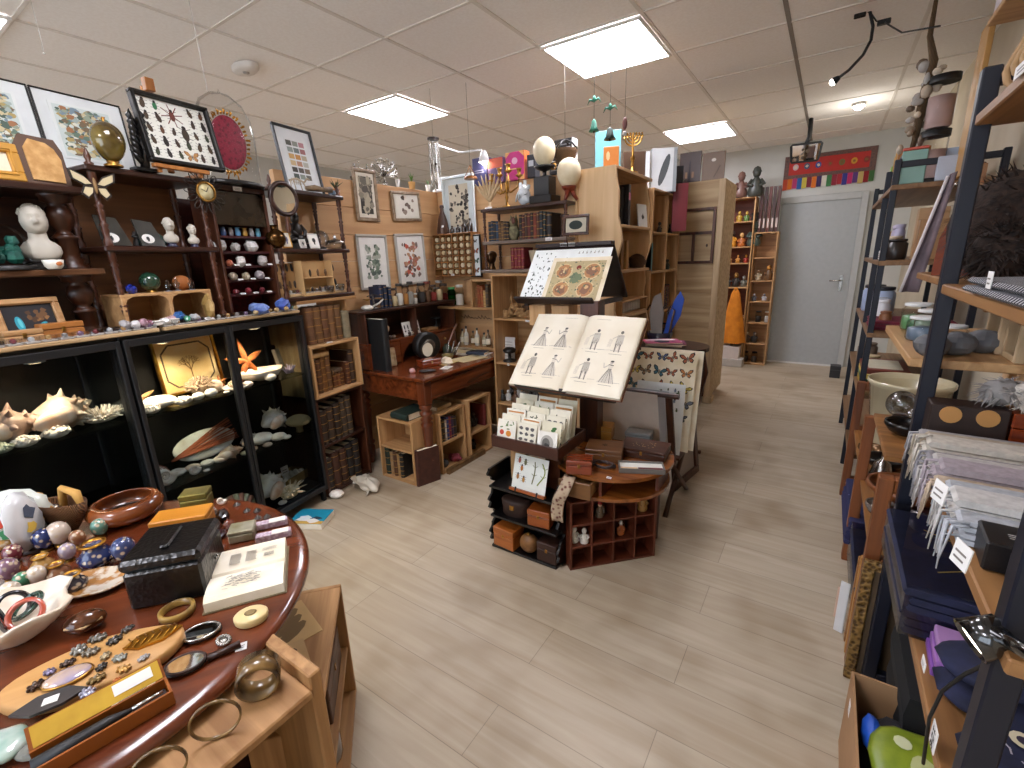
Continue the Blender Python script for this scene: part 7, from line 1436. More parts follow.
# ================================================================ far end of the shop
def fp(u,z,d=0): return V((aty(u,280,6.65+d).x,6.65+d,z+.001))
fig=figurine
for k,(u,c,h,ds) in enumerate(((713,'#3f4640',.22,'grey green warrior figure, mostly hidden by the pine cabinet'),(724+12,'#6a4a40',.30,'reddish brown standing figure on top of the far shelf unit'),(750,'#3a3c36',.34,'dark grey standing warrior on top of the far shelf unit'))):
    if k: fig(fp(u-3,2.081),.2,h,ds,c,c,c,base=True)
rows=((1.801,[(734,'#b08a2a','#b08a2a',.13,'green gold'),(741,'#5a7a3a','#c9a84a',.12,'green'),(749,'#2a2420','#6a4a3a',.17,'dark')],'top'),(1.501,[(729,'#c98a2a','#3a2418',.20,'orange robed'),(738,'#b5652a','#c99a5a',.17,'orange'),(750,'#4a564e','#4a564e',.30,'tall grey green')],'second'),(1.301,[(728,'#b5762a','#d9a84a',.10,'gold'),(736,'#c98a3a','#c98a3a',.10,'yellow gold'),(744,'#a5382a','#c9903a',.10,'red gold')],'third'),(1.001,[(728,'#4a4a46','#8a8a80',.15,'grey'),(736,'#2f2a26','#a5762f',.18,'dark'),(744,'#6a6a5e','#8a8578',.14,'stone grey')],'fourth'),(.621,[(729,'#a5302a','#d9c0a0',.08,'red and white'),(737,'#c9b59a','#a5452f',.08,'pale'),(743,'#a54a2f','#c9a078',.09,'orange red')],'fifth'),(.261,[(726,'#c9c0a8','#b58a3a',.15,'pale gold'),(733,'#d2cdc0','#c9c0b0',.13,'white'),(740,'#b9b0a0','#a59a86',.14,'cream')],'sixth'))
for z,its,nm in rows:
    for u,c,hc,h,ds in its: fig(fp(u,z,.07),.1,h,'%s little figure on the %s shelf of the far left unit'%(ds,nm),c,hc,hc)
for z,its,nm in ((1.361,[],'top'),(1.081,[(758,'#b5a58a','#8a6a4a',.14,'pale'),(768,'#6a4a2a','#c98a3a',.20,'gold haloed')],'upper'),(.821,[(756,'#5a5a60','#b5b5ba',.10,'grey'),(766,'#b9b9be','#8a8a90',.10,'silver')],'middle'),(.281,[(752,'#5a4a3a','#b5a58a',.16,'brown'),(760,'#3a3430','#8a8078',.15,'dark')],'low')):
    for u,c,hc,h,ds in its: fig(V((aty(u,280,6.75).x,6.75,z)),.1,h,'%s little figure on the %s shelf of the far right unit'%(ds,nm),c,hc)
for k,(u,z,c) in enumerate(((757,.551,'#2c2420'),(766,.551,'#d9d4cc'),(748,.017,'#4a3a30'),(757,.017,'#5a5048'))): jar(V((aty(u,330,6.76).x,6.76,z)),0,.035,.14,'%s jar on a low shelf of the far right unit'%('dark','white topped','brown','grey brown')[k],C(c,.5),'#2a2624' if k!=1 else '#d9d4cc')
for k in range(5):
    t=thing('incense_case',(-.80+.046*k,6.70,1.661),0,'tall dark red box, %s on top of the far right unit'%nth(k,5),'box','tall dark boxes on the far right unit'); G().box(0,.035,0,.03,0,.52,.002).build('case_body',C(('#4a1f1c','#3a1a18','#5a2a22','#3f2420','#472018')[k],.35),t); G().box(.008,.027,-.001,0,.05,.16).build('label',C('#c9b8b0',.6),t)
p=fp(742,0,-.05); t=thing('orange_cloth',(p.x-.05,6.60,.0),0,'bright orange cloth draped over a low stand before the far units','cloth'); g=G(); n=24
g.lathe([(.015,1.0),(.05,.93),(.09,.7),(.13,.45),(.15,.30)],n,(0,-.06,0),cap=False,sy=.6,fn=lambda a,z:1+.22*math.sin(4*a)*(1.0-z)); g.build('draped_cloth',mat('saffron_cloth','#d9861c',.85,0,'#c06f12',scale=10),t); G().box(-.11,.11,-.14,.01,.10,.26,.004).build('printed_box',C('#cfc4bf',.6),t); G().cyl((0,-.06,.2),(0,-.06,.98),.02).build('stand_post',DARKZ,t); G().box(-.18,.16,-.17,.015,0,.10,.004).build('base_box',C('#b9b3ad',.6),t)
# banner over the door
t=thing('wall_hanging',(-.60,YF-.012,2.15),0,'red embroidered banner with coloured fringe flaps over the grey door','banner',ry=0); a=Art(.90,.26,mat('brown_brocade','#5a4a4a',.9,0,'#7a5a50',scale=60)); a.rect(.05,.84,.045,.215,'#b52a22')
for k,c in enumerate(('#c9b0b8','#4a5a7a','#2f4f9a','#a5342a','#6a6a3a','#c9922a','#8a2a26')): a.p(circ(.12+.115*k,.13,.03,.035,12),c); a.p(blob(.12+.115*k,.13,.016,8),'#d9c9b0' if k<3 else '#7a5a2a')
a.put('banner_cloth',t,(0,0,.12),ry=0)
FC=['#b5452a','#c96a1f','#b03a6a','#2a5a9a','#c9b84a','#7a2a3a','#d9742a','#3a2a5a','#d9d4c8','#3f7a4a','#8a2a3a','#a5303a','#3a3a8a','#c0306a','#5a3a7a','#c9b06a','#8a2426','#3f6a3a']
g=G(); 
for k,c in enumerate(FC): g.m(k); x=k*.05; g.box(x+.001,x+.049,-.001,.002,.0+.006*(k%3),.125)
g.build('fringe',[C(c,.85) for c in FC],t)
# ceiling mirror, gooseneck lamp, spot lamp, detector
mp=V((-.33,5.8,2.36)); t=thing('ceiling_mirror',mp,.15,'rectangular observation mirror on a black ceiling bracket above the banner','mirror',rx=.14); g=G(); g.prism([rot((q[0],q[1]),0) for q in ((-.125,-.07),(-.11,-.09),(.11,-.09),(.125,-.07),(.14,.07),(.12,.09),(-.12,.09),(-.14,.07))],-.01,.015); g.build('black_rim',BLACKM,t); g=G(); g.prism([(-.105,-.072),(.105,-.072),(.118,.07),(-.118,.07)],-.012,-.0102); g.build('mirror_glass',MIRR,t); G().tube([(0,.01,.08),(.02,.03,.14),(.02,.1,.30)],.02,8).build('bracket',BLACKM,t)
gy=3.6; P=[aty(u,v,gy) for u,v in ((861,4),(870,12),(873,26),(871,40),(863,55),(849,70),(833,82))]; t=thing('gooseneck_lamp',P[0]+V((0,0,0)),0,'black gooseneck spot lamp hanging from the ceiling at upper right','lamp'); q=[p-P[0] for p in P]; G().box(-.025,.03,-.02,.02,q[0].z-.01,ZC-P[0].z-.006,.006).build('ceiling_clamp',BLACKM,t); G().tube(q,.008,8).build('gooseneck',BLACKM,t); G().cyl(q[-2]+(q[-1]-q[-2])*.6,q[-1],.012,.024,10,cap=False).build('lamp_head',BLACKM,t); G().ell(q[-1],.018,8,6).build('bulb',emit('bulb_bright','#fff6ea',25),t)
p=aty(884,22,gy); g=G(); g.box(-.03,.03,-.015,.015,-.012,.012,.004); e=aty(940,26,3.0)-p; s=P[1]-p; g.tube([s,s*.5+V((0,0,-.02)),(0,0,0)],.004,5); g.tube([(0,0,0),(e.x*.4,e.y*.4,e.z*.4-.04),e],.004,5); g.build('cable_transformer',BLACKM,None,'small black transformer block on a cable beside the gooseneck lamp','transformer',loc=p)
p=aty(859,105,5.6); t=thing('spot_lamp',p,0,'small bright spot lamp glowing under the far ceiling','lamp'); G().lathe([(.03,.06),(.055,-.01),(.05,-.01),(.028,.05)],14,cap=False).tube([(0,0,.06),(.0,.02,.12),(0,.05,ZC-p.z-.006)],.008,6).build('lamp_head',C('#d9d6d0',.4),t); G().ell((0,0,.0),.042,10,8).build('bulb',emit('spot_bulb','#fffaf0',40),t)
l=bpy.data.lights.new('spot_lamp_light','POINT'); l.energy=3; l.color=(1,.95,.86); l.shadow_soft_size=.04; o=bpy.data.objects.new('spot_lamp_light',l); COL.objects.link(o); o.location=p+V((0,-.05,-.25))
p=atz(245,66,ZC-.006); t=thing('smoke_detector',p,0,'flat oval white detector on the ceiling above the cloche','detector'); G().lathe([(.11,0),(.11,-.02),(.09,-.035),(.001,-.036)],24,sy=.6).build('detector_body',C('#e6e1da',.5),t); G().lathe([(.02,-.036),(.018,-.042),(.001,-.043)],12).build('sensor',C('#b5b0aa',.5),t)
for (u,v,ds) in ((44,52,'short white cord hanging from the ceiling light at top left'),(133,0,'')):
    if ds: p=aty(u,v,.9); G().tube([(0,0,ZC-p.z-.006),(0,0,0)],.0016,4).ell((0,0,-.006),.006,6,5).build('pull_string',C('#dcd8d2',.6),None,ds,'cord',loc=p)
p=LZ.pt(1.02,.16,2.26); G().tube([(0,0,0),(-.02,.0,ZC-p.z-.006)],.002,4).build('pull_string',C('#dcd8d2',.6),None,'white cord hanging from the ceiling down to the cloche','cord',loc=p)
# ================================================================ right hand racks
def RX(u,v,x): return atx(u,v,x)
NV=mat('navy_cloth','#1c2140',.85,0,'#141830',scale=30); PURP=mat('purple_satin','#4a1f6a',.35,0,'#2f1248',scale=12)
PLAST=glass('plastic_wrap','#f2f2f6',.5,.93)
def yb(y,x,z): return V((x,y,z))
def drape(loc,w,d,h,m,label,cat,name,n=5,rz=0,fr=None,group=None,gold=None):
    """a folded cloth: rounded layered slab with soft edges"""
    t=thing(name,loc,rz,label,cat,group); g=G(); k=14
    for i in range(n):
        z0=h*i/n; z1=h*(i+1)/n; o=R.uniform(-.008,.008)
        pr=[(0,z0),(w,z0)]; pr=[( -.006+o,z0+.002),(-.012+o,(z0+z1)/2),(-.006+o,z1-.001),(w,z1-.001),(w+.006,(z0+z1)/2),(w,z0+.001)]
        g.prism(pr,R.uniform(-.006,.006),d+R.uniform(-.004,.004),'y',False)
    g.build('folded_cloth',m,t)
    if fr:
        g=G()
        for i in range(fr): y=R.uniform(.0,d); z=h*R.random(); g.tube([(0,y,z),(-.02-R.random()*.01,y,z-.004),(-.03,y+R.uniform(-.008,.008),z-R.uniform(.03,.085))],[.0035,.003,.0012],4)
        g.build('fringe',m,t)
    if gold:
        a=Art(.001,.001,C('#c9a85a',.4)); a.g=G(); gold(a,w,d); a.put('gold_pattern',t,(0,0,h+.0006)).rotation_euler=(-pi/2,0,0)
    return t
# shawls: rack shelf z .905 at y .80 to 1.66
SHW_C=['#a9a6a6','#b5a793','#c6bfb3','#8f8d92','#bdb8b4','#a59aa0','#c4b098','#aeb2b8','#c9c6c2','#b9bcc2']
SHN=['grey beaded','tan','cream','slate','pale grey','mauve grey','sand','blue grey','off white','silver grey']
for k in range(10):
    drape((.252+R.uniform(0,.008),1.50-.052*k,.907),.36,.066,.045+.010*(k%3),mat('shawl_%d'%k,SHW_C[k],.9,0,scale=70,var=.22,bump=.4),'%s folded shawl with hanging fringe, %s from the far end of the shawl row'%(SHN[k],ORD[k]),'shawl','fringed_shawl',4,-.06,9,'folded shawls on the blue rack')
tagcard(RX(930,496,.19),-pi/2+.3,'pale tag hanging on the shawl fringe, upper one',.035,.035,.1); tagcard(RX(949,558,.19),-pi/2+.3,'pale tag hanging on the shawl fringe, lower one',.035,.035,.1)
for k in range(2):
    t=thing('boxed_set',(.262+.02*k,.96-.095*k,.907),-.06,'flat black box with silver script, %s of two in front of the shawls'%('far one','near one')[k],'box'); G().box(0,.14,0,.085,0,.05,.003).build('box_body',C('#151315',.4),t); a=Art(.001,.001,C('#b5b2ae',.5)); a.g=G(); a.lines(.03,.11,.03,.05,3,'#b5b2ae'); a.put('script',t,(0,0,.0506)).rotation_euler=(-pi/2,0,0)
# shelf .575: navy packets
for k in range(6): drape((.235,1.20-.004*k,.577+.021*k),.33,.40,.019,NV,'navy cloth packet with gold lines, %s from the bottom of its pile'%ORD[k],'cloth','packaged_cloth',1,0,0,'pile of navy packets',gold=(lambda a,w,d:[a.p(line(p,q,.004),'#c9a85a') for p,q in (((.05,.1),(.2,.2)),((.2,.2),(.05,.3)),((.1,.1),(.25,.2)),((.25,.2),(.1,.3)))]) if k==5 else None)
G().box(.222,.57,1.19,1.61,.577,.708).build('clear_wrapper',PLAST,None,'clear plastic wrapper around the pile of navy packets','wrapper')
for k in range(3):
    t=thing('booklet',(.265+.004*k,1.085,.577+.019*k),-.05,'purple pink booklet with white lettering, %s from the bottom of three'%ORD[k],'booklet'); G().box(0,.26,0,.10,0,.018,.002).build('cover',C(('#7a4a9a','#9a6ab0','#b58ac0')[k],.45),t)
    if k==2: a=Art(.001,.001,C('#d9c6e4',.5)); a.g=G(); a.lines(.04,.22,.03,.07,3,'#e3d4ea'); a.put('lettering',t,(0,0,.0186)).rotation_euler=(-pi/2,0,0)
def pouch(loc,rz,w,d,ds,owl=False):
    t=thing('embroidered_pouch',loc,rz,ds,'pouch'); g=G(); g.ell((w/2,d/2,.022),(w*.52,d*.52,.022),18,8,lambda q:1+.10*abs(math.sin(2*math.atan2(q.y,q.x)))); g.build('pouch_body',NV,t); a=Art(.001,.001,C('#c9c0b0',.6)); a.g=G()
    for k in range(26): x,y=R.uniform(.2,.8)*w,R.uniform(.15,.85)*d; a.p(line((x,y),(x+R.uniform(-.012,.012),y+.014),.0025),'#a9a4b0')
    for s in (.3,.7): a.p(circ(w*s,d*.8,.018,.018,12),'#d2c6a8'); a.p(circ(w*s,d*.8,.009,.009,10),'#2a2038')
    if owl: a.p([rot((.05*math.cos(q),.05*math.sin(q)),0,(w*.75,d*.4)) for q in [.6+4.6*i/12 for i in range(13)]]+[rot((.042*math.cos(q),.042*math.sin(q)),0,(w*.78,d*.4)) for q in [5.2-4.6*i/12 for i in range(13)]],'#cfc6b0')
    a.put('embroidery',t,(0,0,.0465)).rotation_euler=(-pi/2,0,0)
pouch((.27,.98,.577),0,.26,.15,'dark blue pouch embroidered with eyes and a crescent, on the low rack shelf',True); pouch((.28,.84,.577),0,.26,.13,'dark blue pouch with star stitches, nearest on the low rack shelf'); pouch((.28,1.0,.622),.15,.24,.13,'second dark blue embroidered pouch lying on the others')
for u,v,ds,w_,tx in ((921,662,'small white price tag on the low shelf edge',.03,None),(934,718,'white tag with a handwritten price in euro on the low shelf edge',.045,'10€')): p=RX(u,v,.241); tagcard(p,-pi/2,ds,w_,.035 if tx else .02,0,tx,pi/2 if tx else 0)
# clip lamp on the near upright
p=RX(1000,640,.25)+V((-.012,0,0)); t=thing('clip_lamp',p,0,'glossy black clip lamp lit, at the lower right on the near rack upright','lamp'); d=V((-.05,.05,-.03)); GB=C('#0c0c0d',.12,0,1)
G().tube([(.03,-.10,.05),(.015,-.05,.03),(0,0,.012)],.010,8).build('gooseneck',GB,t); G().at(ry=1.0,rx=-.3).lathe([(.010,.028),(.024,.02),(.029,-.022),(.027,-.022),(.021,.012)],18,cap=False).build('lamp_head',GB,t); g=G().at(ry=1.0,rx=-.3).lathe([(.025,-.012),(.022,-.017),(.001,-.018)],14); g.build('bulb',emit('clip_bulb','#fff0dc',14),t)
g=G(); g.tube([(.02,0,-.01),(.02,.04,-.07),(.012,.08,-.13),(.0,.11,-.20),(-.002,.13,-.28),(.01,.15,-.40)],.003,5); g.build('cable',BLACKM,t)
# shelf 1.325 and the crates between
drape((.25,.84,1.327),.3,.50,.03,mat('striped_cloth','#1d1f2a',.85,0,'#c9c9cc',kind='wave',scale=22,axis='y',lo=.1,hi=.18),'dark cloth with thin white stripes folded along the upper rack shelf','cloth','striped_cloth',2)
tagcard(RX(985,288,.24),-pi/2,'white tag on the striped cloth shelf edge',.03,.03,0); tagcard(V((.243,1.33,1.71)),-pi/2,'white label strip on the top rack shelf edge',.12,.022,0)
FUR=mat('dark_fur','#1d1512',.95,0,'#3a2a22',scale=70,bump=1)
def furry(loc,r,label,m,sz=(1,.9,.8),n=700,l=.05):
    t=thing('fur_hat',loc,0,label,'fur hat'); g=G(); g.ell((0,0,r*sz[2]),(r*sz[0],r*sz[1],r*sz[2]),16,12,lambda d:1+.12*NZ.noise(d*4)); g.build('felt_core',m,t); g=G()
    for k in range(n):
        d=V((R.gauss(0,1),R.gauss(0,1),R.gauss(0,1))).normalized(); p=V((d.x*r*sz[0],d.y*r*sz[1],r*sz[2]+d.z*r*sz[2])); q=p+d*l*R.uniform(.4,1)+V((R.uniform(-.02,.02),R.uniform(-.02,.02),-.015)); q.z=max(q.z,.002); s=d.cross(V((0,0,1))).normalized()*.004; g.add([p+s,p-s,q],[(0,1,2)])
    g.build('fur',m,t); return t
t=thing('wall_shelf',(.29,1.70,1.300),0,'dark stained wall shelf carrying the fur hats, right beside the blue upright','shelf'); G().box(0,.36,0,.75,0,.024,.003).build('board',SHW,t); G().box(.2,.35,.05,.07,-.12,0,.003).build('bracket',SHW,t); G().box(.2,.35,.68,.70,-.12,0,.003).build('bracket',SHW,t)
furry((.425,2.02,1.326),.135,'large dark brown fur hat on the dark stained wall shelf',FUR,(1,1.1,1.1)); furry((.37,1.74,1.326),.07,'smaller dark fur hat in front of the large one',FUR,(1,1,1)); 
t=thing('wooden_instrument',(.345,2.12,1.326),-.5,'red brown wooden instrument with metal pegs standing beside the fur hats','instrument',rx=0); G().prism([(-.05,0),(.05,0),(.045,.12),(.02,.2),(.018,.34),(-.018,.34),(-.02,.2),(-.045,.12)],-.03,.03).build('wooden_body',CHERRY,t); 
for k in range(3): G().lathe([(.006,0),(.010,.012),(.001,.02)],8).build('metal_peg',SILVER,t,loc=(-.02+.02*k,-.03,.28),rx=pi/2)
furry((.40,2.30,1.326),.07,'brown fur ball behind the red brown instrument',mat('brown_fur','#4a3020',.95,0,'#2c1c14',scale=60),n=260)
drape((.33,1.02,1.722),.24,.22,.06,mat('rust_cloth','#8a3a22',.9,0,'#5f2616',scale=20),'rust red cloth bundle lying on the top rack shelf','cloth','cloth_bundle',4)
# fretwork ornaments on top shelf, carton on the wall panel
for k in range(3):
    t=thing('fretwork_ornament',(.30+.03*k,1.50-.09*k,1.722),-pi/2+.3,'pale wooden fretwork loop ornament, %s on the top rack shelf'%ORD[k],'ornament'); g=G(); CN=C('#a5835a',.7)
    for r in (.03,.05,.07): g.tube([(r*math.cos(q),.008*r/.05*math.sin(3*q),.085+r*math.sin(q)*1.1) for q in [2*pi*i/18 for i in range(18)]],.007,5,True)
    g.build('loops',CN,t); G().box(-.05,.05,-.02,.02,0,.012,.002).build('foot',CN,t)
p=RX(985,45,.40); t=thing('white_carton',(.43,2.50,2.30),0,'big white carton with pinkish underside at the top right corner','carton'); G().box(0,.24,0,.40,0,.34,.004).build('carton_body',C('#d6cdd2',.6),t); G().box(.0,.24,.18,.23,.34,.343).build('tape',C('#b59a7a',.4),t)
t=thing('wall_shelf',(.42,2.48,2.277),0,'pale wooden wall shelf carrying the big white carton','shelf'); G().box(0,.25,0,.44,0,.022,.003).build('board',PINE,t); G().box(.12,.24,.06,.08,-.10,0,.003).build('bracket',PINE,t); G().box(.12,.24,.36,.38,-.10,0,.003).build('bracket',PINE,t)
# crates with wool and stones behind, between the shelves
crate('small_crate',(.42,1.98,1.116),-pi/2,.14,.22,.26,'upright pale pine crate against the wall, above the shawls, left one','crate',mx=PALE,mz=PALEZ); crate('small_crate',(.43,1.83,1.116),-pi/2,.12,.22,.20,'upright pale pine crate against the wall, above the shawls, right one','crate',mx=PALE,mz=PALEZ)
WOOL=[('#8f8b88','grey'),('#c9c2b8','cream'),('#6f6d70','dark grey'),('#b5b0aa','light grey'),('#d2cbbd','ivory')]
t=thing('disc_box',(.265,1.572,.907),0,'dark brown box with two round wooden discs, behind the shawl row','box'); G().box(0,.15,0,.075,0,.115,.003).build('box_body',leather('#2c1c16'),t)
for x in (.04,.11): G().cyl((x,-.004,.09),(x,.0,.09),.022,n=18).build('wooden_disc',C('#b5844a',.5),t)
box_thing(V((.42,1.572,.907)),0,.19,.075,.11,'orange brown wooden box at the right behind the shawl row',CHERRY,clasp=False)
for k,(c,n_) in enumerate(WOOL): furry((.40+.045*k,1.62-.012*(k%2),1.024),.042,'%s wool bundle, %s from the left in the fleece heap'%(n_,ORD[k]),mat('wool_%d'%k,c,.95,0,scale=50),(1,.9,.8),170,.03)['category']='wool'
bottle(V((.40,1.08,.962)),.03,.16,'pale blue plastic bottle at the right picture edge','#a9bcc9',paper=False,cap='#c9d2d9')
# pine plank between the racks: glassware, stones
for k,(y,x,r,h,c,ds) in enumerate(((2.32,.30,.05,.10,'#5a8a5a','green glass jar, left on the pine plank'),(2.18,.32,.045,.09,'#8aa08a','pale green glass jar on the pine plank'),(2.05,.29,.05,.08,'#6a7a8a','blue grey glass jar on the pine plank'),(1.92,.33,.045,.07,'#c9cdd0','clear glass jar on the pine plank'))): jar((x,y,1.116),0,r,h,ds,C(c,.3),'#d9d9d6')
for k,(y,x,r) in enumerate(((1.80,.33,.045),(1.76,.27,.042),(1.87,.40,.045))): stone((x,y,1.116),r,'grey rounded stone, %s on the near end of the pine plank'%ORD[k],mat('grey_stone','#6f6f70',.7,0,'#4f4f52',scale=14),rough=.12,n=18)
# far rack 2 contents
RK2=[(1.731,'top'),(1.356,'second'),(.971,'third'),(.621,'fourth'),(.251,'lowest')]
box_thing(V((.26,3.42,1.731)),-pi/2-.1,.20,.10,.17,'colourful boxed set of three small bottles on the far rack top',C('#7fa59a',.5),'gift_box','box',lidh=.08,lidm=C('#c0503a',.5),clasp=False)
for k in range(3): G().lathe([(.018,0),(.02,.06),(.012,.08),(.012,.10)],10).build('bottle',C('#d2c9c6',.3),None,'small white bottle, %s of three before the colourful boxed set'%ORD[k],'bottle',None,None,(.245,3.39-.05*k,1.731))
for k in range(2): tall((.40-.02*k,3.40-.11*k,1.731),-pi/2,.09,.12,.16-.05*k,'pale blue white carton, %s of two on the far rack top'%ORD[k],'#b9c4d6',name='carton',cat='carton')
t=thing('stacked_jar',(.33,3.31,1.90),0,'tall two tier clear jar of pale sweets with black lids, on far rack','jar')
t.location=(.36,3.27,1.731)
for z in (.0,.24): G().lathe([(.055,z+.02),(.056,z+.21)],18,cap=False).build('glass_tier',GLASS,t); G().lathe([(.045,z+.01),(.052,z+.02),(.052,z+.15),(.001,z+.135)],14).build('sweets',C('#b59a94',.6),t); G().lathe([(.059,z+.21),(.059,z+.24),(.001,z+.241)],18).build('black_lid',BLACKM,t)
G().lathe([(.059,0),(.059,.018),(.001,.019)],18).build('black_lid',BLACKM,t)
for k,(y,c,h,ds) in enumerate(((4.35,'#7fae4f',.22,'green striped paper bag at the far end of the rack top'),(4.15,'#b58a2f',.26,'mustard boxed book on the far rack top'),(4.08,'#c99a4a',.28,'yellow boxed book on the far rack top'),(3.95,'#a56a2f',.27,'orange brown boxed book on the far rack top'),(3.75,'#2c2c33',.20,'black object box before the mustard books'))): tall((.27,y,1.731),-pi/2,.10 if k in (0,4) else .05,.15,h,ds,c,(lambda a,w,h:[a.rect(w*.1*q,w*(.1*q+.05),0,h,'#c9dca0') for q in range(10)]) if k==0 else None,name='paper_bag' if k==0 else 'boxed_book',cat='bag' if k==0 else 'book')
LAV='#b9b2c9'
for z,its in ((1.356,[(4.3,.03,.14,'#b5652f','amber'),(4.1,.035,.17,'#a5803f','gold'),(3.9,.03,.20,LAV,'lavender'),(3.78,.03,.20,LAV,'lilac'),(3.6,.04,.13,'#c9b59a','cream'),(3.45,.05,.11,'#2a2320','black pot')]),(.971,[(4.4,.07,.19,'#a9b9d9','pale blue'),(4.15,.075,.19,'#b9c6e0','blue white'),(3.85,.05,.14,'#c9cdd6','grey white'),(3.6,.035,.15,'#d6d6d9','white'),(3.4,.03,.10,'#8a5a3a','brown')]),(.621,[(4.2,.06,.14,'#7a6a5a','taupe'),(3.8,.05,.12,'#c9b58c','straw')])):
    for y,r,h,c,n_ in its: jar((.30+.03*(int(y*10)%2),y,z),0,r,h,'%s tin on the far rack, %s shelf'%(n_,'second' if z>1.3 else ('third' if z>.9 else 'fourth')),C(c,.4),'#26262c' if r>.06 else c,gl=C(c,.3))
tall((.235,3.62,1.356),-pi/2,.16,.01,.05,'white sign card standing before the tins of the far rack','#e3e3e0',lambda a,w,h:a.lines(w*.1,w*.9,h*.2,h*.8,3,'#5a5a5a'),name='sign_card',cat='sign')
for k,(y,c) in enumerate(((3.42,'#b58f66'),(3.32,'#a37b52'))): tall((.36,y,1.356),-pi/2,.09,.12,.26-.06*k,'kraft carton, %s of two on the far rack\'s second shelf'%ORD[k],c,name='carton',cat='carton')
drape((.24,3.30,.973),.36,.30,.05,mat('crimson_cloth','#7a1f35',.8,0,'#571226',scale=10),'crimson cloth folded on the far rack\'s third shelf','cloth','crimson_cloth',3)
for k,(c,n_) in enumerate((('#c9a83a','yellow'),('#2f5a3a','dark green'),('#d9c05a','pale yellow'),('#7a3a2a','rust'))): t=thing('flat_box',(.23,3.30+.01*k,.623+.03*k),0,'%s flat box, %s from the bottom of the pile on the far rack'%(n_,ORD[k]),'box'); G().box(0,.22,0,.36,0,.028,.003).build('box_body',C(c,.5),t); G().box(.03,.19,.04,.32,.028,.0286).build('label',C('#d9d2b8',.6),t)
# cream bin, leaning strap board, driftwood garland
t=thing('cream_bin',(.36,2.98,.713),0,'large glossy cream plastic bin on the low wooden rack','bin'); t.location=(.40,2.93,.422); G().lathe([(.12,0),(.165,.36),(.172,.362),(.172,.345),(.16,.33),(.115,.02)],28).build('bin_body',mat('cream_plastic','#c9bfa0',.2,0,'#bdb292',scale=4,coat=.5),t)
a0=RX(953,172,.36); t=thing('hanging_scarf',(.30,2.62,1.116),-pi/2,'long grey mauve scarf with a white edge hanging beside the blue rack','scarf'); t.location=(0,0,0)
g=G(); A0,B0,A1,B1=aty(948,176,2.55),aty(957,172,2.55),aty(900,292,2.55),aty(918,292,2.55)
g.grid(lambda u,v:tuple((A0.lerp(B0,u)).lerp(A1.lerp(B1,u),v)+V((0,.02*math.sin(5*u),0))),6,10); o=g.build('scarf_cloth',mat('mauve_cloth','#75666c',.85,0,'#5a4e54',scale=14),t,solidify=.006); t.rotation_euler=(0,0,0); g=G(); g.tube([A0,A0.lerp(A1,.5),A1],.006,5); g.build('white_edge',C('#d9d4d6',.6),t)
gy=3.3; t=thing('driftwood_garland',aty(930,36,gy),0,'long garland of rope, driftwood and shells hanging from the ceiling','garland'); b0=aty(930,36,gy); pts=[aty(u,v,gy)-b0 for u,v in ((930,36),(934,60),(926,90),(920,115),(915,140),(908,160))]
G().tube([V((0,0,ZC-b0.z-.006))]+pts,[.006,.012,.018,.022,.02,.014,.006],7).build('rope',mat('rope','#6b5338',.9,0,'#46361f',kind='wave',scale=60,bump=.8),t)
for k in range(22): q=pts[1].lerp(pts[-1],k/22)+V((R.uniform(-.05,.05),R.uniform(-.04,.04),0)); G().ell(q,(R.uniform(.012,.03),.014,R.uniform(.012,.03)),7,5).build('shell_piece',C(R.choice(('#b5a590','#8a7a66','#c9bba6','#6a5a4a','#a5a09a')),.6),t)
tall((.40,3.10,1.731) if 0 else (.45,3.22,1.731),-pi/2,.16,.02,.62,'tall honey coloured board standing behind the two tier jar','#b98a4a',name='honey_board',cat='board')
# low wooden rack: bowls, packets, frames
zl=.422
t=sphere(V((.31,2.36,.742)),.055,'clear crystal ball on the low wooden rack',glass('ball_glass','#e6e6e6',.6,.75),st=DARK)
G().box(.23,.58,1.90,2.42,.72,.738,.003).build('rack_board',OAK,None,'brown board laid on the near end of the low rack','board')
bowl(V((.31,2.17,.739)),.07,.05,'dark pewter bowl beside the crystal ball',C('#3a3836',.25,.8)); t=thing('silver_bell',V((.30,2.58,.702)),0,'silver hand bell at the far part of the low rack','bell'); t.location=(.30,2.50,.422); G().lathe([(.05,0),(.04,.03),(.03,.07),(.01,.085),(.008,.13),(.001,.14)],16).build('bell_body',SILVER,t)
bowl(V((.36,2.30,zl)),.13,.06,'wide tan wooden bowl inside the low rack',TRAYW); bowl(V((.33,1.98,zl)),.09,.07,'polished pewter bowl inside the near bay of the low rack',C('#6a6460',.2,.85)); bowl(V((.32,2.62,zl)),.08,.05,'dark metal dish inside the far bay of the low rack',C('#33302e',.3,.7))
for k,(y,x,h,m,ds) in enumerate(((2.0,.25,.10,PURP,'purple satin pouch by the pewter bowl'),(1.86,.30,.14,PURP,'purple satin bag at the near end of the low rack'))): t=thing('satin_bag',(x+.06,y-.12,zl if k==0 else .739),.3,ds,'bag'); G().lathe([(.05,0),(.08,.02),(.07,h*.6),(.02,h*.75),(.05,h)],14,fn=lambda a,z:1+.15*math.sin(6*a)).build('bag_body',m,t); G().lathe([(.026,h*.72),(.026,h*.78)],10,cap=False).build('drawstring',C('#c9b08a',.5),t)
for k in range(5): drape((.215,2.40-.005*k,.102+.026*k),.3,.5,.024,mat('patterned_navy','#23264f',.8,0,'#7f7fae',scale=30,kind='voronoi',lo=.02,hi=.12),'patterned navy scarf packet, %s from the bottom in the far bay'%ORD[k],'cloth','scarf_packet',1,0,0,'scarf packets in the low rack')
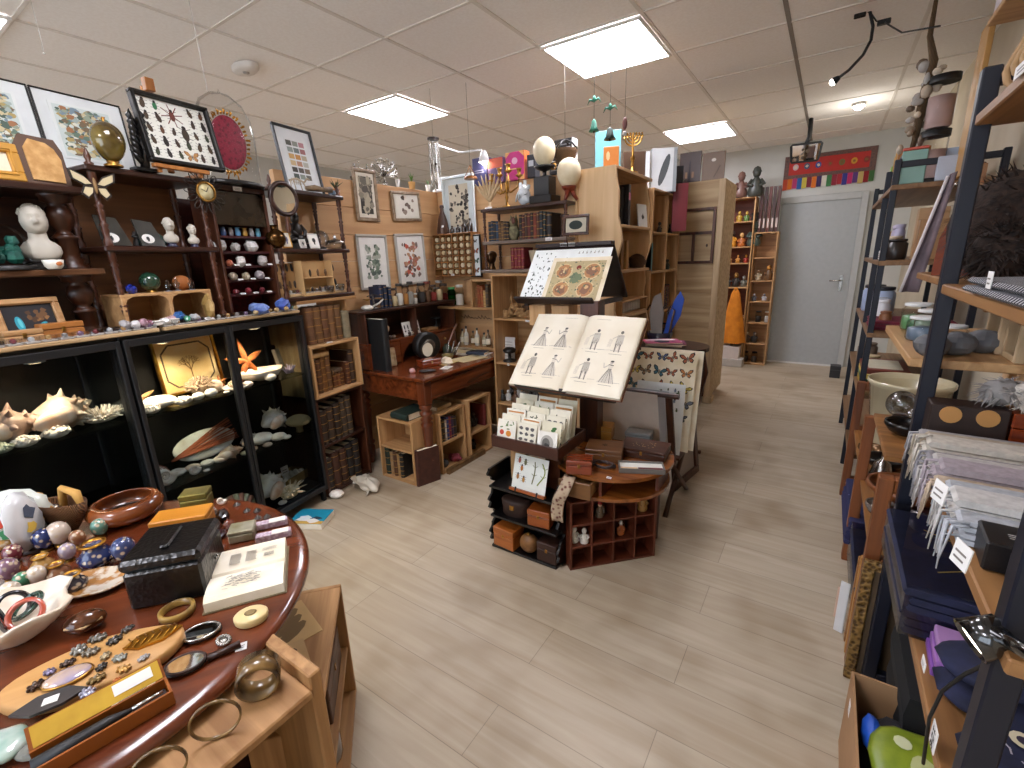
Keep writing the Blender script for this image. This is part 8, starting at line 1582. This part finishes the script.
for k in range(5): drape((.225,1.80-.003*k,.102+.03*k),.33,.5,.028,NV,'wrapped dark textile, %s from the bottom in the near bay'%ORD[k],'cloth','wrapped_textile',1,0,0,'wrapped textiles in the low rack')
G().box(.212,.57,1.785,2.32,.1015,.262).build('clear_wrapper',PLAST,None,'crinkled clear plastic over the dark textiles in the low rack','wrapper')
GOLDF=mat('carved_gilt_frame','#8a6a38',.45,.3,'#4f3618',scale=80,kind='voronoi',bump=1)
for k,(y,h,fm,ds) in enumerate(((1.68,.46,GOLDF,'carved gilt edged frame standing on the floor at the near rack upright'),(1.74,.44,TRAYW,'reddish wooden frame standing behind the carved gilt one'),(1.80,.40,wood('yellow_pine_frame','#c08a45','#8f5f28','z'),'yellow pine frame standing behind the reddish one'),(1.86,.36,OAK,'oak frame furthest back in the row of frames'))):
    t=thing('empty_picture',(.205 if k else .200,y,.0),-pi/2+.0,ds,'frame'); t.rotation_euler=(0,0,0); g=G(); w=.34
    for q in ((0,w,0,.03),(0,w,h-.03,h),(0,.03,.03,h-.03),(w-.03,w,.03,h-.03)): g.box(q[0],q[1],-.012,.012,q[2],q[3],.003)
    g.build('frame_moulding',fm,t); G().box(.03,w-.03,.004,.008,.03,h-.03).build('backing',C('#5a4630',.7),t)
for k,(u,v,ds) in enumerate(((848,580,'white label card sticking out beside the frames, upper one'),(852,600,'pinkish label card sticking out beside the frames, lower one'))): tall((.172,1.90+.08*k,.0),-.3,.03,.004,.22-.08*k,ds,'#d6d6d6' if k==0 else '#d2b09a',name='label_card',cat='card')
drape((.30,1.28,.0),.26,.30,.34,mat('black_cloth','#0c0c0e',.9,0,'#08080a',scale=20),'black cloth bag printed with a white moon, under the low rack shelf','bag','black_bag',3,gold=lambda a,w,d:[a.p(circ(w*.4,d*.3,.05,.05,16),'#c9c9cc'),a.p(circ(w*.46,d*.3,.045,.045,16),'#0c0c0e')])
t=thing('cardboard_box',(.185,.90,0),0,'open cardboard box of cloths on the floor at the lower right','box'); CBM=C('#a37c56',.8); g=G()
for q in ((0,.30,0,.006),(0,.30,.494,.5)): g.box(q[0],q[1],q[2],q[3],0,.26)
for x in (0,.294): g.box(x,x+.006,.006,.494,0,.26)
g.box(.006,.294,.006,.494,0,.006); g.build('box_walls',CBM,t)
tagcard((.1845,1.34,.18),-pi/2,'white label on the side of the cardboard box',.03,.04,0)
def lump(loc,r,m,ds,nm,cat): 
    t=G().ell((0,0,r[2]),r,16,10,lambda d:1+.18*NZ.noise(d*3+V(loc))); return t.build(nm,m,None,ds,cat,loc=loc)
lump((.30,1.24,.08),(.10,.13,.075),C('#15131a',.8),'black folded cloth inside the cardboard box','black_cloth','cloth')
t=thing('green_sachet',(.235,.99,.235),.1,'lime green sachet with white flower print lying in the cardboard box','sachet'); G().ell((.09,.12,.03),(.10,.14,.017),20,8,lambda d:1+.1*abs(math.sin(2*math.atan2(d.y,d.x)))).build('sachet_body',mat('lime_foil','#8a9a2a',.35,0,'#6f8020',scale=20),t); a=Art(.001,.001,C('#c9cca0',.5)); a.g=G(); a.p(circ(.09,.12,.03,.06,14),'#b5ba80'); a.p(circ(.06,.2,.018,.018,10),'#c9cca0'); a.p(circ(.12,.07,.02,.02,10),'#c9cca0'); a.put('print',t,(0,0,.048)).rotation_euler=(-pi/2,0,0)
lump((.27,.97,.285),(.05,.05,.02),C('#d9b02a',.5),'yellow cloth patch at the bottom edge of the box','yellow_cloth','cloth'); lump((.225,1.24,.20),(.022,.05,.03),C('#1f4fb0',.4),'bright blue crumpled bag in the cardboard box','blue_bag','bag')
# black rubber doorstop/box near the door
box_thing(V((.14,6.30,0)),0,.10,.12,.14,'small dark box on the floor beside the grey door',C('#2c2c2e',.5),'dark_box','box',clasp=False)
# ================================================================ round table in the foreground
TC=V((-1.352,.124,0)); ZT_=.70; RT=.539
t=thing('round_table',TC,pi/3,'round polished mahogany pedestal table crowded with curios, in the foreground','table')
G().lathe([(.001,.668),(RT-.03,.668),(RT-.006,.672),(RT,.680),(RT-.002,.690),(RT-.012,.697),(RT-.03,ZT_),(.001,ZT_)],72,cap=False).build('tabletop',TABLE,t); G().lathe([(.09,.05),(.05,.10),(.045,.25),(.07,.35),(.045,.45),(.05,.60),(.10,.668)],20).build('pedestal',MAHOGZ,t)
for k in range(3): a_=2*pi*k/3; G().tube([(.05*math.cos(a_),.05*math.sin(a_),.14),(.2*math.cos(a_),.2*math.sin(a_),.10),(.38*math.cos(a_),.38*math.sin(a_),.025)],[.04,.032,.025],8).build('leg',MAHOGZ,t)
def FT(u,v): p=atz(u,v,ZT_+.001); return p
AC=0.95
# book, black box and boxes behind
CROC=mat('black_croc_leather','#0a090a',.28,0,'#030303',kind='voronoi',scale=110,bump=.25,coat=.2)
p=FT(205,614); q=FT(292,590); ab=math.atan2(q.y-p.y,q.x-p.x); t=thing('open_book',p+V((0,0,.0)),ab,'small open book with grey engravings lying on the round table','book'); w=.158
for s,nm in ((0,'left_pages'),(1,'right_pages')):
    y0,y1=(0,.092) if s==0 else (.094,.19)
    G().prism([(y0,.002),(y1,.002),(y1,.024+.008*s),(y0+.05,.030),(y0+.012,.030-.006*s),(y0,.024-.012*s)],0,w,'x').build(nm,CREAM,t)
G().box(-.004,w+.004,-.004,.194,0,.002).build('cover',leather('#8a7a5a'),t)
a=Art(.001,.001,C('#f0e8d8')); a.g=G(); 
for k in range(60): x,y=R.uniform(.03,.10),R.uniform(.025,.07); a.p(line((x,y),(x+.012,y+R.uniform(-.006,.006)),.0016),'#8a8478')
for x in (.035,.07): a.lines(x,x+.025,.12,.165,11,'#8f897c',.5)
a.lines(.105,.14,.15,.165,4,'#a09a8c'); a.lines(.11,.135,.125,.14,4,'#8a8478',.6)
a.put('engraving',t,(0,0,.0310)).rotation_euler=(-pi/2,0,0)
p=FT(131,612); q=FT(200,598); ab2=math.atan2(q.y-p.y,q.x-p.x)
t=thing('black_case',p,ab2,'glossy black reptile patterned casket with a top handle, in the middle of the table','box'); G().box(0,.15,0,.15,0,.092,.006).build('body',CROC,t); G().box(-.003,.153,-.003,.153,.094,.122,.008).build('lid',CROC,t); G().box(.065,.085,.03,.12,.122,.130,.004).build('handle',CROC,t)
for z in (.045,.055): G().ell((.155,.03+z,.05),.004,6,5).build('stud',SILVER,t)
ORW=wood('orange_panel_wood','#d08a2e','#b06d1c','x',.3,3,coat=.3)
box_thing(FT(156,543)+V((-.03,.0,0)),ab2,.14,.075,.05,'bright orange wooden box behind the black casket',ORW,clasp=False)
BRG=mat('brass_green','#8f8440',.35,.6,'#6a6230',scale=20)
box_thing(FT(184,515)+V((-.02,.0,0)),ab2,.075,.06,.055,'square brass green box at the back of the round table',BRG,clasp=False); box_thing(FT(229,545),ab2+.05,.062,.055,.035,'small square pewter green box left of the little pink boxes',mat('pewter_green','#8a8462',.4,.4,'#b5b09a',scale=20),clasp=False)
for k,(u,v) in enumerate(((254,532),(256,544))):
    t=thing('pink_box',FT(u,v),ab2+.1,'tiny pink grey patterned box with white label, %s of two'%('farther','nearer')[k],'box'); G().box(0,.088,0,.024,0,.018,.002).build('box_body',mat('pink_pattern','#a58a98',.6,0,'#c9b9c4',kind='voronoi',scale=120),t); G().box(.04,.082,-.0005,.024,.018,.0185).build('label',C('#e3ddd0',.7),t)
spiral_shell(FT(222,505),ab,.018,'little white shell at the table\'s far rim',SHELLW)
for k,(u,v,c,r) in enumerate(((224,520,'#1f1718',.022),(216,528,'#4a2a2c',.017),(230,528,'#6a3a2c',.018),(214,514,'#8a7a70',.014),(222,537,'#3a2428',.016),(211,538,'#5a3f48',.012))): stone(FT(u,v),r,'polished %s stone in the cluster right of the orange box'%('large black','wine red','rust brown','grey','dark plum','mauve')[k],C(c,.08,0,1))
for k,(u,v) in enumerate(((237,505),(247,511),(257,511),(258,518),(267,517))): t=thing('silver_stud',FT(u,v),0,'tiny dark metal stud, %s of the scattered ones near the far rim'%nth(k,5),'stud','scattered studs'); G().lathe([(.012,0),(.008,.004),(.003,.009),(.001,.010)],7).build('stud_body',STEEL,t)
# bowls, basket, plates
t=thing('carved_bowl',FT(129,518),0,'turned reddish wooden bowl with carved white band, back of the table','bowl'); G().lathe([(.055,0),(.085,.018),(.095,.04),(.085,.06),(.068,.066),(.066,.062),(.08,.045),(.07,.022),(.001,.015)],32).build('bowl_body',mat('polished_teak','#8a4a22',.2,0,'#5f2d12',scale=14,coat=.6),t)
for k in range(3): G().tube([((.02+.015*k)*math.cos(q),(.02+.015*k)*math.sin(q),.021+.003*k) for q in [2*pi*i/18 for i in range(18)]],.004,5,True).build('inner_ring',C('#2a1a14',.4),t)
t=thing('carved_basket',FT(68,532),.5,'carved wooden boat shaped basket tied with tan ribbons, at left behind the beads','basket'); G().lathe([(.025,0),(.045,.025),(.06,.07),(.066,.10),(.058,.095),(.04,.04),(.001,.025)],20,sx=1,sy=.55,fn=lambda a,z:1+.25*max(0,math.cos(a))**3*(z>.05)).build('basket_body',mat('carved_brown','#8a5c34',.6,0,'#5a3a1e',kind='wave',scale=90,bump=1),t)
g=G()
for P in ([(-.03,0,.07),(-.07,.01,.11),(-.10,0,.06),(-.14,.02,.04)],[(0,.01,.08),(.0,.02,.13),(.05,.01,.12),(.07,0,.085)],[(-.02,-.02,.07),(-.06,-.04,.05),(-.12,-.03,.02)]): g.tube(P,[.010,.012,.012,.008][:len(P)],5)
g.build('ribbon',C('#c99a4e',.7),t)
ENAM=C('#d9dfd6',.15,0,1)
t=thing('painted_shell_plate',FT(22,545),ab2+.5,'painted enamel shell plate standing upright at the left edge','plate',rx=-.15); g=G().at(0,0,.080,rx=pi/2); g.lathe([(.001,.012),(.058,.008),(.080,-.006),(.078,-.010),(.056,.002),(.001,.006)],26,fn=lambda a,z:1+.05*math.cos(12*a),cap=False); g.build('plate_body',ENAM,t); a=Art(.001,.001,C('#d9dfd6')); a.g=G(); a.y=-.013
for x,z,c,r in ((-.03,.08,'#c9442a',.018),(.0,.10,'#5fae98',.016),(.02,.05,'#d9b04a',.014),(-.02,.045,'#3f8a5a',.016),(.03,.085,'#4a5a6a',.012)): a.p(blob(x,z,r,9,.35),c)
a.put('painted_flowers',t); G().box(-.03,.03,-.02,.03,0,.012,.003).build('foot',DARK,t)
t=thing('painted_shell_plate',FT(40,548),ab2+1.5,'white enamel shell plate with yellow and green paint, beside the other one','plate',rx=-.1); g=G().at(0,0,.086,rx=pi/2); g.lathe([(.001,.012),(.06,.008),(.086,-.006),(.084,-.010),(.058,.002),(.001,.006)],26,sx=.7,fn=lambda a,z:1+.05*math.cos(12*a),cap=False); g.build('plate_body',C('#dadbdc',.15,0,1),t); a=Art(.001,.001,C('#dadbdc')); a.g=G(); a.y=-.013
for x,z,c,r in ((.0,.11,'#4a5468',.018),(-.01,.07,'#d9b44a',.016),(.01,.035,'#4fae98',.016)): a.p(blob(x,z,r,9,.35),c)
a.put('painted_flowers',t); G().box(-.03,.03,-.02,.03,0,.012,.003).build('foot',DARK,t)
t=thing('oval_plate',FT(94,586),ab2-.2,'oval mottled shell plate with gold brown rim before the black casket','plate'); G().lathe([(.04,0),(.07,.006),(.082,.014),(.078,.015),(.06,.009),(.001,.006)],28,sy=.7).build('plate_body',mat('mottled_shell','#cfc4b2',.2,0,'#a5743f',scale=30,coat=.3,lo=.5,hi=.6),t)
CLO=['#23305f','#6a2a34','#3f7a5a','#b58a4a','#7a5a6a','#c9b8a8','#4a3a5f','#8a5a3a','#2f2a34','#9a8a96','#5f8a7a','#d2c6b8','#70402c','#34406a']
def clo(u,v,r,c,ds,kind=0):
    r*=1.2
    t=thing('enamel_egg' if kind==0 else 'enamel_pot',FT(u,v),0,ds,'egg' if kind==0 else 'pot'); m=mat('cloisonne_%s'%c.strip('#'),c,.15,.1,'#c9b59a',kind='voronoi',scale=75,lo=.22,hi=.42,coat=.6)
    if kind==0: G().lathe([(r*.5,0),(r*.45,r*.2)],10).build('ring_stand',BRASS,t); egg(t,(0,0,r*.15),r*.85,r*2.1,m)
    else: G().lathe([(r*.5,0),(r*.95,r*.4),(r,r*.8),(r*.6,r*1.25),(r*.5,r*1.45),(r*.7,r*1.6)],16).build('pot_body',m,t); G().lathe([(r*.7,r*1.6),(r*.72,r*1.7),(r*.5,r*1.7),(r*.45,r*1.4)],16,cap=False).build('gold_rim',GILT,t)
EL=[(60,528,.03,8,'dark grey patterned ball beside the basket',0),(62,545,.026,5,'flower patterned pale ball, front of the dark grey one',0),(47,550,.024,0,'deep blue enamel egg left of the flower patterned ball',0),(80,546,.018,7,'red brown enamel egg by the blue gold rimmed pot',0),(99,565,.032,0,'blue gold rimmed enamel pot in front of the carved bowl',1),(102,536,.02,10,'blue grey enamel egg behind the gold rimmed pot',0),(127,562,.026,13,'blue yellow owl shaped enamel egg before the carved bowl',0),(28,545,.022,12,'brown enamel egg under the painted plates',0),(5,548,.024,3,'gold topped enamel pot at the left edge',1),(16,563,.02,1,'wine red enamel egg at the left edge',0),(70,560,.018,9,'mauve enamel egg in front of the flower patterned ball',0),(44,570,.02,3,'tan striped enamel pot among the eggs',1),(60,578,.02,7,'striped brown enamel pot near the shell bowl',1),(12,580,.022,4,'large plum patterned egg at the left edge, lower row',0),(40,585,.019,11,'white striped enamel egg beside the tan pot',0),(26,590,.018,2,'little green enamel egg behind the clam bowl',0),(14,603,.020,11,'white ribbed enamel egg nearest the clam bowl',0),(76,590,.022,8,'black enamel pot left of the oval plate',1)]
for u,v,r,c,ds,k in EL: clo(u,v,r,CLO[c],ds,k)
# clam bowl with bracelets
t=thing('clam_bowl',FT(20,637),.4,'big white clam shell bowl holding bracelets, at the left picture edge','bowl'); G().lathe([(.03,0),(.06,.02),(.085,.05),(.097,.068),(.091,.070),(.073,.045),(.045,.022),(.001,.016)],36,fn=lambda a,z:1+.13*math.sin(5*a)*(z>.04)+.03*math.sin(15*a)).build('shell_body',mat('pearly_white','#e9dfd0',.3,0,'#d2bfa8',scale=12,bump=.1),t)
for k,(dx,dy,c,n_) in enumerate(((-.01,.03,'#1f3f33','dark green'),(.03,.02,'#b5503c','coral red'),(-.04,.01,'#1c1a22','black'),(.0,-.02,'#2a2a2c','dark grey'))): ring_thing(FT(20,637)+V((dx*.8,dy*.8,.056)),.032,.010,.008,'%s bangle lying in the clam shell bowl'%n_,C(c,.12,0,1),rx=.5+.3*k,rz=k)
t=thing('cowrie_shell',FT(88,630),ab2+.3,'dark brown glossy cowrie shell between clam bowl and wooden slab','shell'); G().ell((0,0,.022),(.036,.024,.022),18,12).build('shell_back',mat('cowrie','#2a150d',.15,0,'#5f3418',scale=40,coat=.3),t); G().tube([(-.03,-.012,.026),(0,-.024,.022),(.03,-.012,.026)],.003,5).build('opening',C('#c9a87a',.3),t)
g=G()
for k in range(9): g.m(k%3); g.box(.0,.035,.014*k,.014*k+.0135,0,.006+.002*math.sin(k),.001)
g.build('striped_cloth',[C('#b5a8a4',.8),C('#8a6a5a',.8),C('#d2c6c0',.8)],None,'striped pink and grey woven strap lying left of the wooden slab','strap',loc=FT(22,712),rz=ab2+1.1-pi/2+.35)
clam(FT(6,752),0,.075,'shimmering green shell at the bottom left picture edge',mat('green_pearl','#8fb5a5',.12,.2,'#d2ded6',scale=25,coat=.8),ribs=3,h=.35); stone(FT(40,752),.026,'flat oval grey pebble right of the green shell',mat('grey_pebble','#8a8a80',.7,0,'#6a6a62',scale=40),sz=(1.2,.7,.35),rough=.08,n=16,rz=ab2)
# slab with jewellery
c0=FT(100,672); t=thing('wooden_slab',c0,ab2+.28,'thick oval slice of pale wood displaying brooches, lower left of the table','slab'); G().lathe([(.122,0),(.127,.004),(.127,.020),(.122,.024),(.001,.024)],40,sy=.58,fn=lambda a,z:1+.07*math.cos(2*a+.5)+.02*math.sin(5*a)).build('slab_wood',wood('slab_wood','#c9995c','#b07f42','x',.55,4),t)
def onS(u,v): return atz(u,v,ZT_+.026)
g=G(); g.prism([rot((x,y),.0) for x,y in ((-.045,0),(-.02,.022),(.02,.024),(.05,.004),(.02,-.018),(-.02,-.018))],0,.004,'z')
for k in range(7): g.tube([(-.04+.012*k,-.012,.005),(-.03+.012*k,.004,.007),(-.036+.012*k,.018,.005)],.0016,4)
g.build('gold_leaf_brooch',GILT,None,'big gold leaf brooch with spiral ribs on the wooden slab','brooch',loc=onS(152,639),rz=ab2+.3)
t=thing('dark_leaf_brooch',onS(50,703),ab2+.25,'large dark grey leaf brooch with a white tag, left on the wooden slab','brooch'); G().prism([(-.05,0),(-.02,.022),(.02,.022),(.05,.0),(.02,-.018),(-.02,-.02)],0,.005,'z').build('leaf',C('#4f4a48',.4,.4),t); G().box(-.008,.012,-.008,.008,.005,.0062).build('white_tag',WHITE,t)
t=thing('lilac_brooch',onS(68,678),ab2+.3,'oval lilac pearly brooch in the middle left of the slab','brooch'); G().ell((0,0,.005),(.034,.022,.006),20,8).build('pearl_disc',mat('lilac_pearl','#a59ab5',.12,.2,'#d2b59a',scale=25,coat=.6),t); G().tube([(.034*math.cos(q),.022*math.sin(q),.003) for q in [2*pi*i/20 for i in range(20)]],.003,5,True).build('rim',BRASS,t)
JW=[(98,639,.016,'#6f6a60','round grey openwork brooch at the slab\'s top'),(115,641,.014,'#4a4640','dark engraved oval brooch right of the grey openwork one'),(79,651,.016,'#8a877e','flat silver grey brooch, left in the slab\'s upper row'),(91,653,.015,'#7a7264','pewter flower brooch below the grey openwork one'),(128,630,.012,'#4f4a44','little dark bow brooch near the gold leaf'),(106,657,.011,'#9a8a6a','small gold winged pin in the slab\'s centre'),(120,659,.013,'#8a8a80','silver bird pin right of the gold winged pin'),(144,659,.010,'#a5a2a0','tiny silver flower pin near the slab\'s right rim'),(102,668,.011,'#3a342e','dark ring pin in the middle of the slab'),(124,670,.013,'#b58a4a','gold spray brooch near the front rim'),(97,680,.014,'#7a6238','bronze bow brooch beside the lilac one'),(117,682,.008,'#c0703a','small copper star pin at the front rim'),(50,673,.011,'#7a7088','small violet oval pin left of the lilac brooch'),(68,664,.012,'#4a3a32','long dark bar pin above the lilac brooch'),(36,687,.014,'#3f2a1c','dark beaded cluster at the slab\'s left rim'),(88,694,.014,'#a5a2b0','silver charm on a clear bag at the slab\'s front')]
for k,(u,v,r,c,ds) in enumerate(JW):
    t=thing('brooch',onS(u,v),ab2+k,ds,'brooch'); g=G(); g.ell((0,0,.003),(r*.75,r*.55,.004),12,6)
    for q in range(7): an=2*pi*q/7; g.ell((r*.8*math.cos(an),r*.6*math.sin(an),.003),r*.25,6,4)
    g.build('setting',C(c,.3,.6),t); G().ell((0,0,.006),r*.3,8,5).build('stone',C(c,.1,0,1),t)
tagcard(onS(112,708),ab2+.55,'long white paper tag lying on the slab\'s front rim',.06,.012,1.35)
# long pen box
p=FT(55,775); q=FT(176,703); ap=math.atan2(q.y-p.y,q.x-p.x); OB=C('#8a4a14',.35); YB_=mat('yellow_lining','#c9a02a',.6,0,'#b58c1c',scale=20)
t=thing('quill_case',p,ap,'long open orange box with yellow lining, a black quill inside','case'); g=G(); w=(q-p).length
g.box(-.02,w,0,.045,0,.004); g.box(-.02,w,0,.004,.004,.026); g.box(-.02,w,.041,.045,.004,.026); g.box(w-.004,w,.004,.041,.004,.026); g.build('box_tray',OB,t)
l=G(); l.box(-.02,w,0,.004,0,.036); l.build('open_lid',OB,t,loc=(0,.046,.024),rx=-.85); G().box(-.015,w-.004,-.002,0,.002,.034).build('lid_lining',YB_,t,loc=(0,.046,.024),rx=-.85); G().box(-.016,w-.006,.005,.040,.0042,.008).build('tray_lining',C('#2a1c18',.8),t)
G().tube([(-.02,.02,.017),(w*.45,.022,.018),(w*.65,.022,.018)],[.012,.010,.003],8).build('black_quill',C('#141214',.5),t); G().tube([(w*.65,.022,.018),(w*.93,.023,.018)],[.004,.003],8).build('silver_nib',SILVER,t); G().box(w*.55,w*.9,-.0032,-.002,.012,.030).build('white_label',WHITE,t,loc=(0,.046,.024),rx=-.85)
# mirrors, brooch, compact
def vanity(u,v,a,ds,handle):
    t=thing('hand_mirror',FT(u,v),a,ds,'mirror'); G().ell((0,0,.004),(.036,.026,.006),24,8).build('mirror_back',C('#2c1c18',.25,.2),t); G().lathe([(.031,.009),(.031,.0100)],24,sy=.70,sm=False).build('mirror_glass',MIRR,t); G().tube([(.033*math.cos(q),.0235*math.sin(q),.009) for q in [2*pi*i/24 for i in range(24)]],.003,5,True).build('rim',SILVER if not handle else DARK,t)
    if handle: G().tube([(.036,0,.006),(.06,.004,.006),(.09,.012,.006)],[.007,.006,.008],6).build('handle',DARK,t); tagcard(FT(235,652),ab,'small white tag tied to the hand mirror handle',.02,.016,1.3)
vanity(202,635,ab2+.15,'oval silver rimmed pocket mirror beside the wooden slab',False); vanity(186,667,ab2+.1,'dark oval hand mirror with handle below the silver rimmed one',True)
g=G()
for k in range(14): an=2*pi*k/14; g.ell((.014*math.cos(an),.010*math.sin(an),.004),.0045,6,4); 
g.ell((0,0,.004),(.010,.007,.004),8,5); g.build('silver_brooch',SILVER,None,'round silver beaded brooch right of the pocket mirror','brooch',loc=FT(224,642))
t=thing('powder_compact',FT(252,620),ab2,'cream round powder compact with engraved lid near the right rim','compact'); G().lathe([(.030,0),(.032,.003),(.032,.008)],28,sy=.8).build('base',C('#d9c08a',.35),t); G().lathe([(.033,.009),(.033,.015),(.030,.018),(.001,.019)],28,sy=.8).build('lid',C('#e0c890',.3),t); G().lathe([(.010,.0192),(.012,.0196),(.008,.02)],16,sy=.8).build('engraving',C('#8a7448',.5),t)
HORN=mat('horn','#8a6a3a',.25,0,'#2f2014',scale=18,coat=.4)
o=ring_thing(FT(178,614)+V((0,0,.009)),.034,.016,.006,'flat tan horn bangle lying beside the black casket',mat('tan_horn','#a5843f',.3,0,'#6a5024',scale=20))
# crates beyond and in front of the table
CZ_=.66
t=thing('wooden_crate',(-1.06,-.12,0),0,'worn wooden crate with open dark side, bangles on its top board','crate')
G().box(0,.35,0,.47,CZ_-.018,CZ_,.003).build('top_board',CRATE,t); G().box(0,.345,.47,.495,0,CZ_+.028,.003).build('end_panel',CRATEZ,t); G().box(0,.345,0,.02,0,CZ_-.018,.003).build('end_panel',CRATEZ,t); G().box(0,.02,.02,.47,0,CZ_-.018).build('back_panel',DARK,t); G().box(.02,.345,.02,.47,0,.02).build('bottom_board',CRATE,t)  # back panel dark: the shade inside the crate is put into its colour
stone(V((-.83,.20,.021)),.08,'reddish lump in the dark lower part of the worn crate',C('#5a2a18',.6))
def standbangle(u,v,r,w,th,m,ds,rz):
    p=atz(u,v,CZ_); ring_thing(p+V((0,0,r+.001)),r,w,th,ds,m,rx=pi/2-.0,rz=rz)
standbangle(262,692,.037,.045,.006,HORN,'wide polished horn bangle standing on the crate board, rightmost',1.0); standbangle(220,738,.038,.006,.003,HORN,'thin dark tortoiseshell hoop standing in the middle of the crate board',1.05); standbangle(165,786,.036,.006,.003,HORN,'thin tortoiseshell hoop cut by the bottom picture edge',1.1)
CBZ=Zone((-.83,.41),(-1.20,.74))
crate('open_crate',CBZ.pt(0),CBZ.ang,CBZ.L,.15,.43,'open wooden crate beside the round table, leather case and papers inside','crate',mx=CRATE,mz=CRATEZ,backm=DARK,shelves=(.20,))
for k,(s,d,z,w_,h_,c,rz,ds) in enumerate(((.30,.03,.432,.17,.22,'#d2b07a',.5,'tan engraved leaflet lying furthest back on the open crate'),(.12,.02,.435,.17,.22,'#c9a878',.35,'tan sheet with black plant engraving, on the near part of the open crate'))):
    a=Art(w_,h_,C(c,.8)); a.lines(.02,w_-.02,h_*.55,h_*.9,7,'#8a7048',.25)
    for q in range(3): a.p(circ(w_*(.3+.2*q),h_*.3,.02,.05,10,.5),'#2a221a' if k else '#7a6038')
    o=a.put('leaflet',None,CBZ.pt(s,d,z),label=ds,cat='leaflet'); o.rotation_euler=(-pi/2,0,CBZ.ang+rz)
t=box_thing(CBZ.pt(.20,.02,.202),CBZ.ang,.24,.11,.12,'old brown leather case with brass catch inside the open crate',leather('#5a3a24'),'leather_case','case'); jar(CBZ.pt(.26,.06,.017),0,.04,.15,'clear jar at the bottom of the open crate',C('#b5b0aa',.5),'#8a8a86')
# ================================================================ denser rows of small curios
for k,(u,c,r,ds) in enumerate(((512,'#7a5632',.035,'dark tan'),(526,'#5f4024',.04,'deep brown'),(536,'#a57c4a',.035,'yellowish'),(545,'#8a6238',.04,'rusty tan'))): stone(UP(u,1.02,.22),r,'%s knobbly bone, back row of the pine top shelf, %s from left'%(ds,ORD[k]),mat('bone_%d'%k,c,.75,0,var=.4,scale=30,bump=.4),name='bone',cat='bone',rough=1.0,sz=(1,.8,1.1))
for k,(u,c,h,ds) in enumerate(((505,'#3a3430','.08','smoky'),(511,'#201c1a','.10','ebony'),(519,'#9a948c','.09','ash grey'),(527,'#4a3626','.11','umber'),(535,'#2c2a2c','.10','charcoal'))): figurine(UP(u,.37,.18),.2,float(h)*1.2,'%s carved figure in the back row of the pine unit\'s third shelf'%ds,c,c)
for k,(u,c,r,ds) in enumerate(((524,'#4a4038',.04,'brown grey'),(534,'#2f2b2a',.045,'sooty'))): stone(UP(u,.016,.08),r,'%s lump on the bottom board of the pine unit'%ds,C(c,.6))
for k,(u,z,c,h,ds) in enumerate(((626,1.335,'#3a4a42',.12,'dark green'),(632,1.335,'#6a4a32',.10,'chestnut'),(643,1.335,'#2a2624',.13,'black'),(624,.721,'#7a3a24',.10,'rust'),(633,.721,'#b59a70',.11,'straw'),(646,.721,'#4a2a1c',.10,'dark brown'),(622,1.635,'#4a3a2c',.12,'walnut'))): figurine(TP2(u,z,.16),TZ.ang,h,'%s little figure at the back of the wavy unit\'s %s bay'%(ds,'upper' if z>1.5 else ('middle' if z>1 else 'lower')),c,c)
for k,(u,z,c,ds) in enumerate(((658,.951,'#6a4a34','brown'),(666,.951,'#8a8478','grey'),(672,.951,'#3f2f26','dark'),(664,.66,'#5a4632','umber'),(672,.66,'#9a8a70','sand'))): jar(TP2(u,z+.001,.1),0,.03,.13,'%s jar on the %s board of the middle tall unit'%(ds,'third' if z>.9 else 'fourth'),C(c,.5),'#2a2420')
for k,(y,x,r,c,ds) in enumerate(((2.10,.27,.05,'#8a8078','grey tin'),(1.83,.30,.045,'#5a5450','dark pewter'),(2.75,.28,.06,'#7a5a3a','brown wooden'),(2.72,.45,.07,'#4a4440','black iron'))): bowl(V((x,y,.422)),r,.05,'%s bowl among the clutter inside the low wooden rack'%ds,C(c,.25,.5))
for k,(s,h,c,ds) in enumerate(((.50,.10,'#5a4632','umber'),(.62,.12,'#3f3a38','charcoal'),(.66,.09,'#8a7a62','stone'))): figurine(LZ.pt(s,.22,1.534),A,h,'%s small figure at the back of the middle shelf behind the white busts'%ds,c,c)
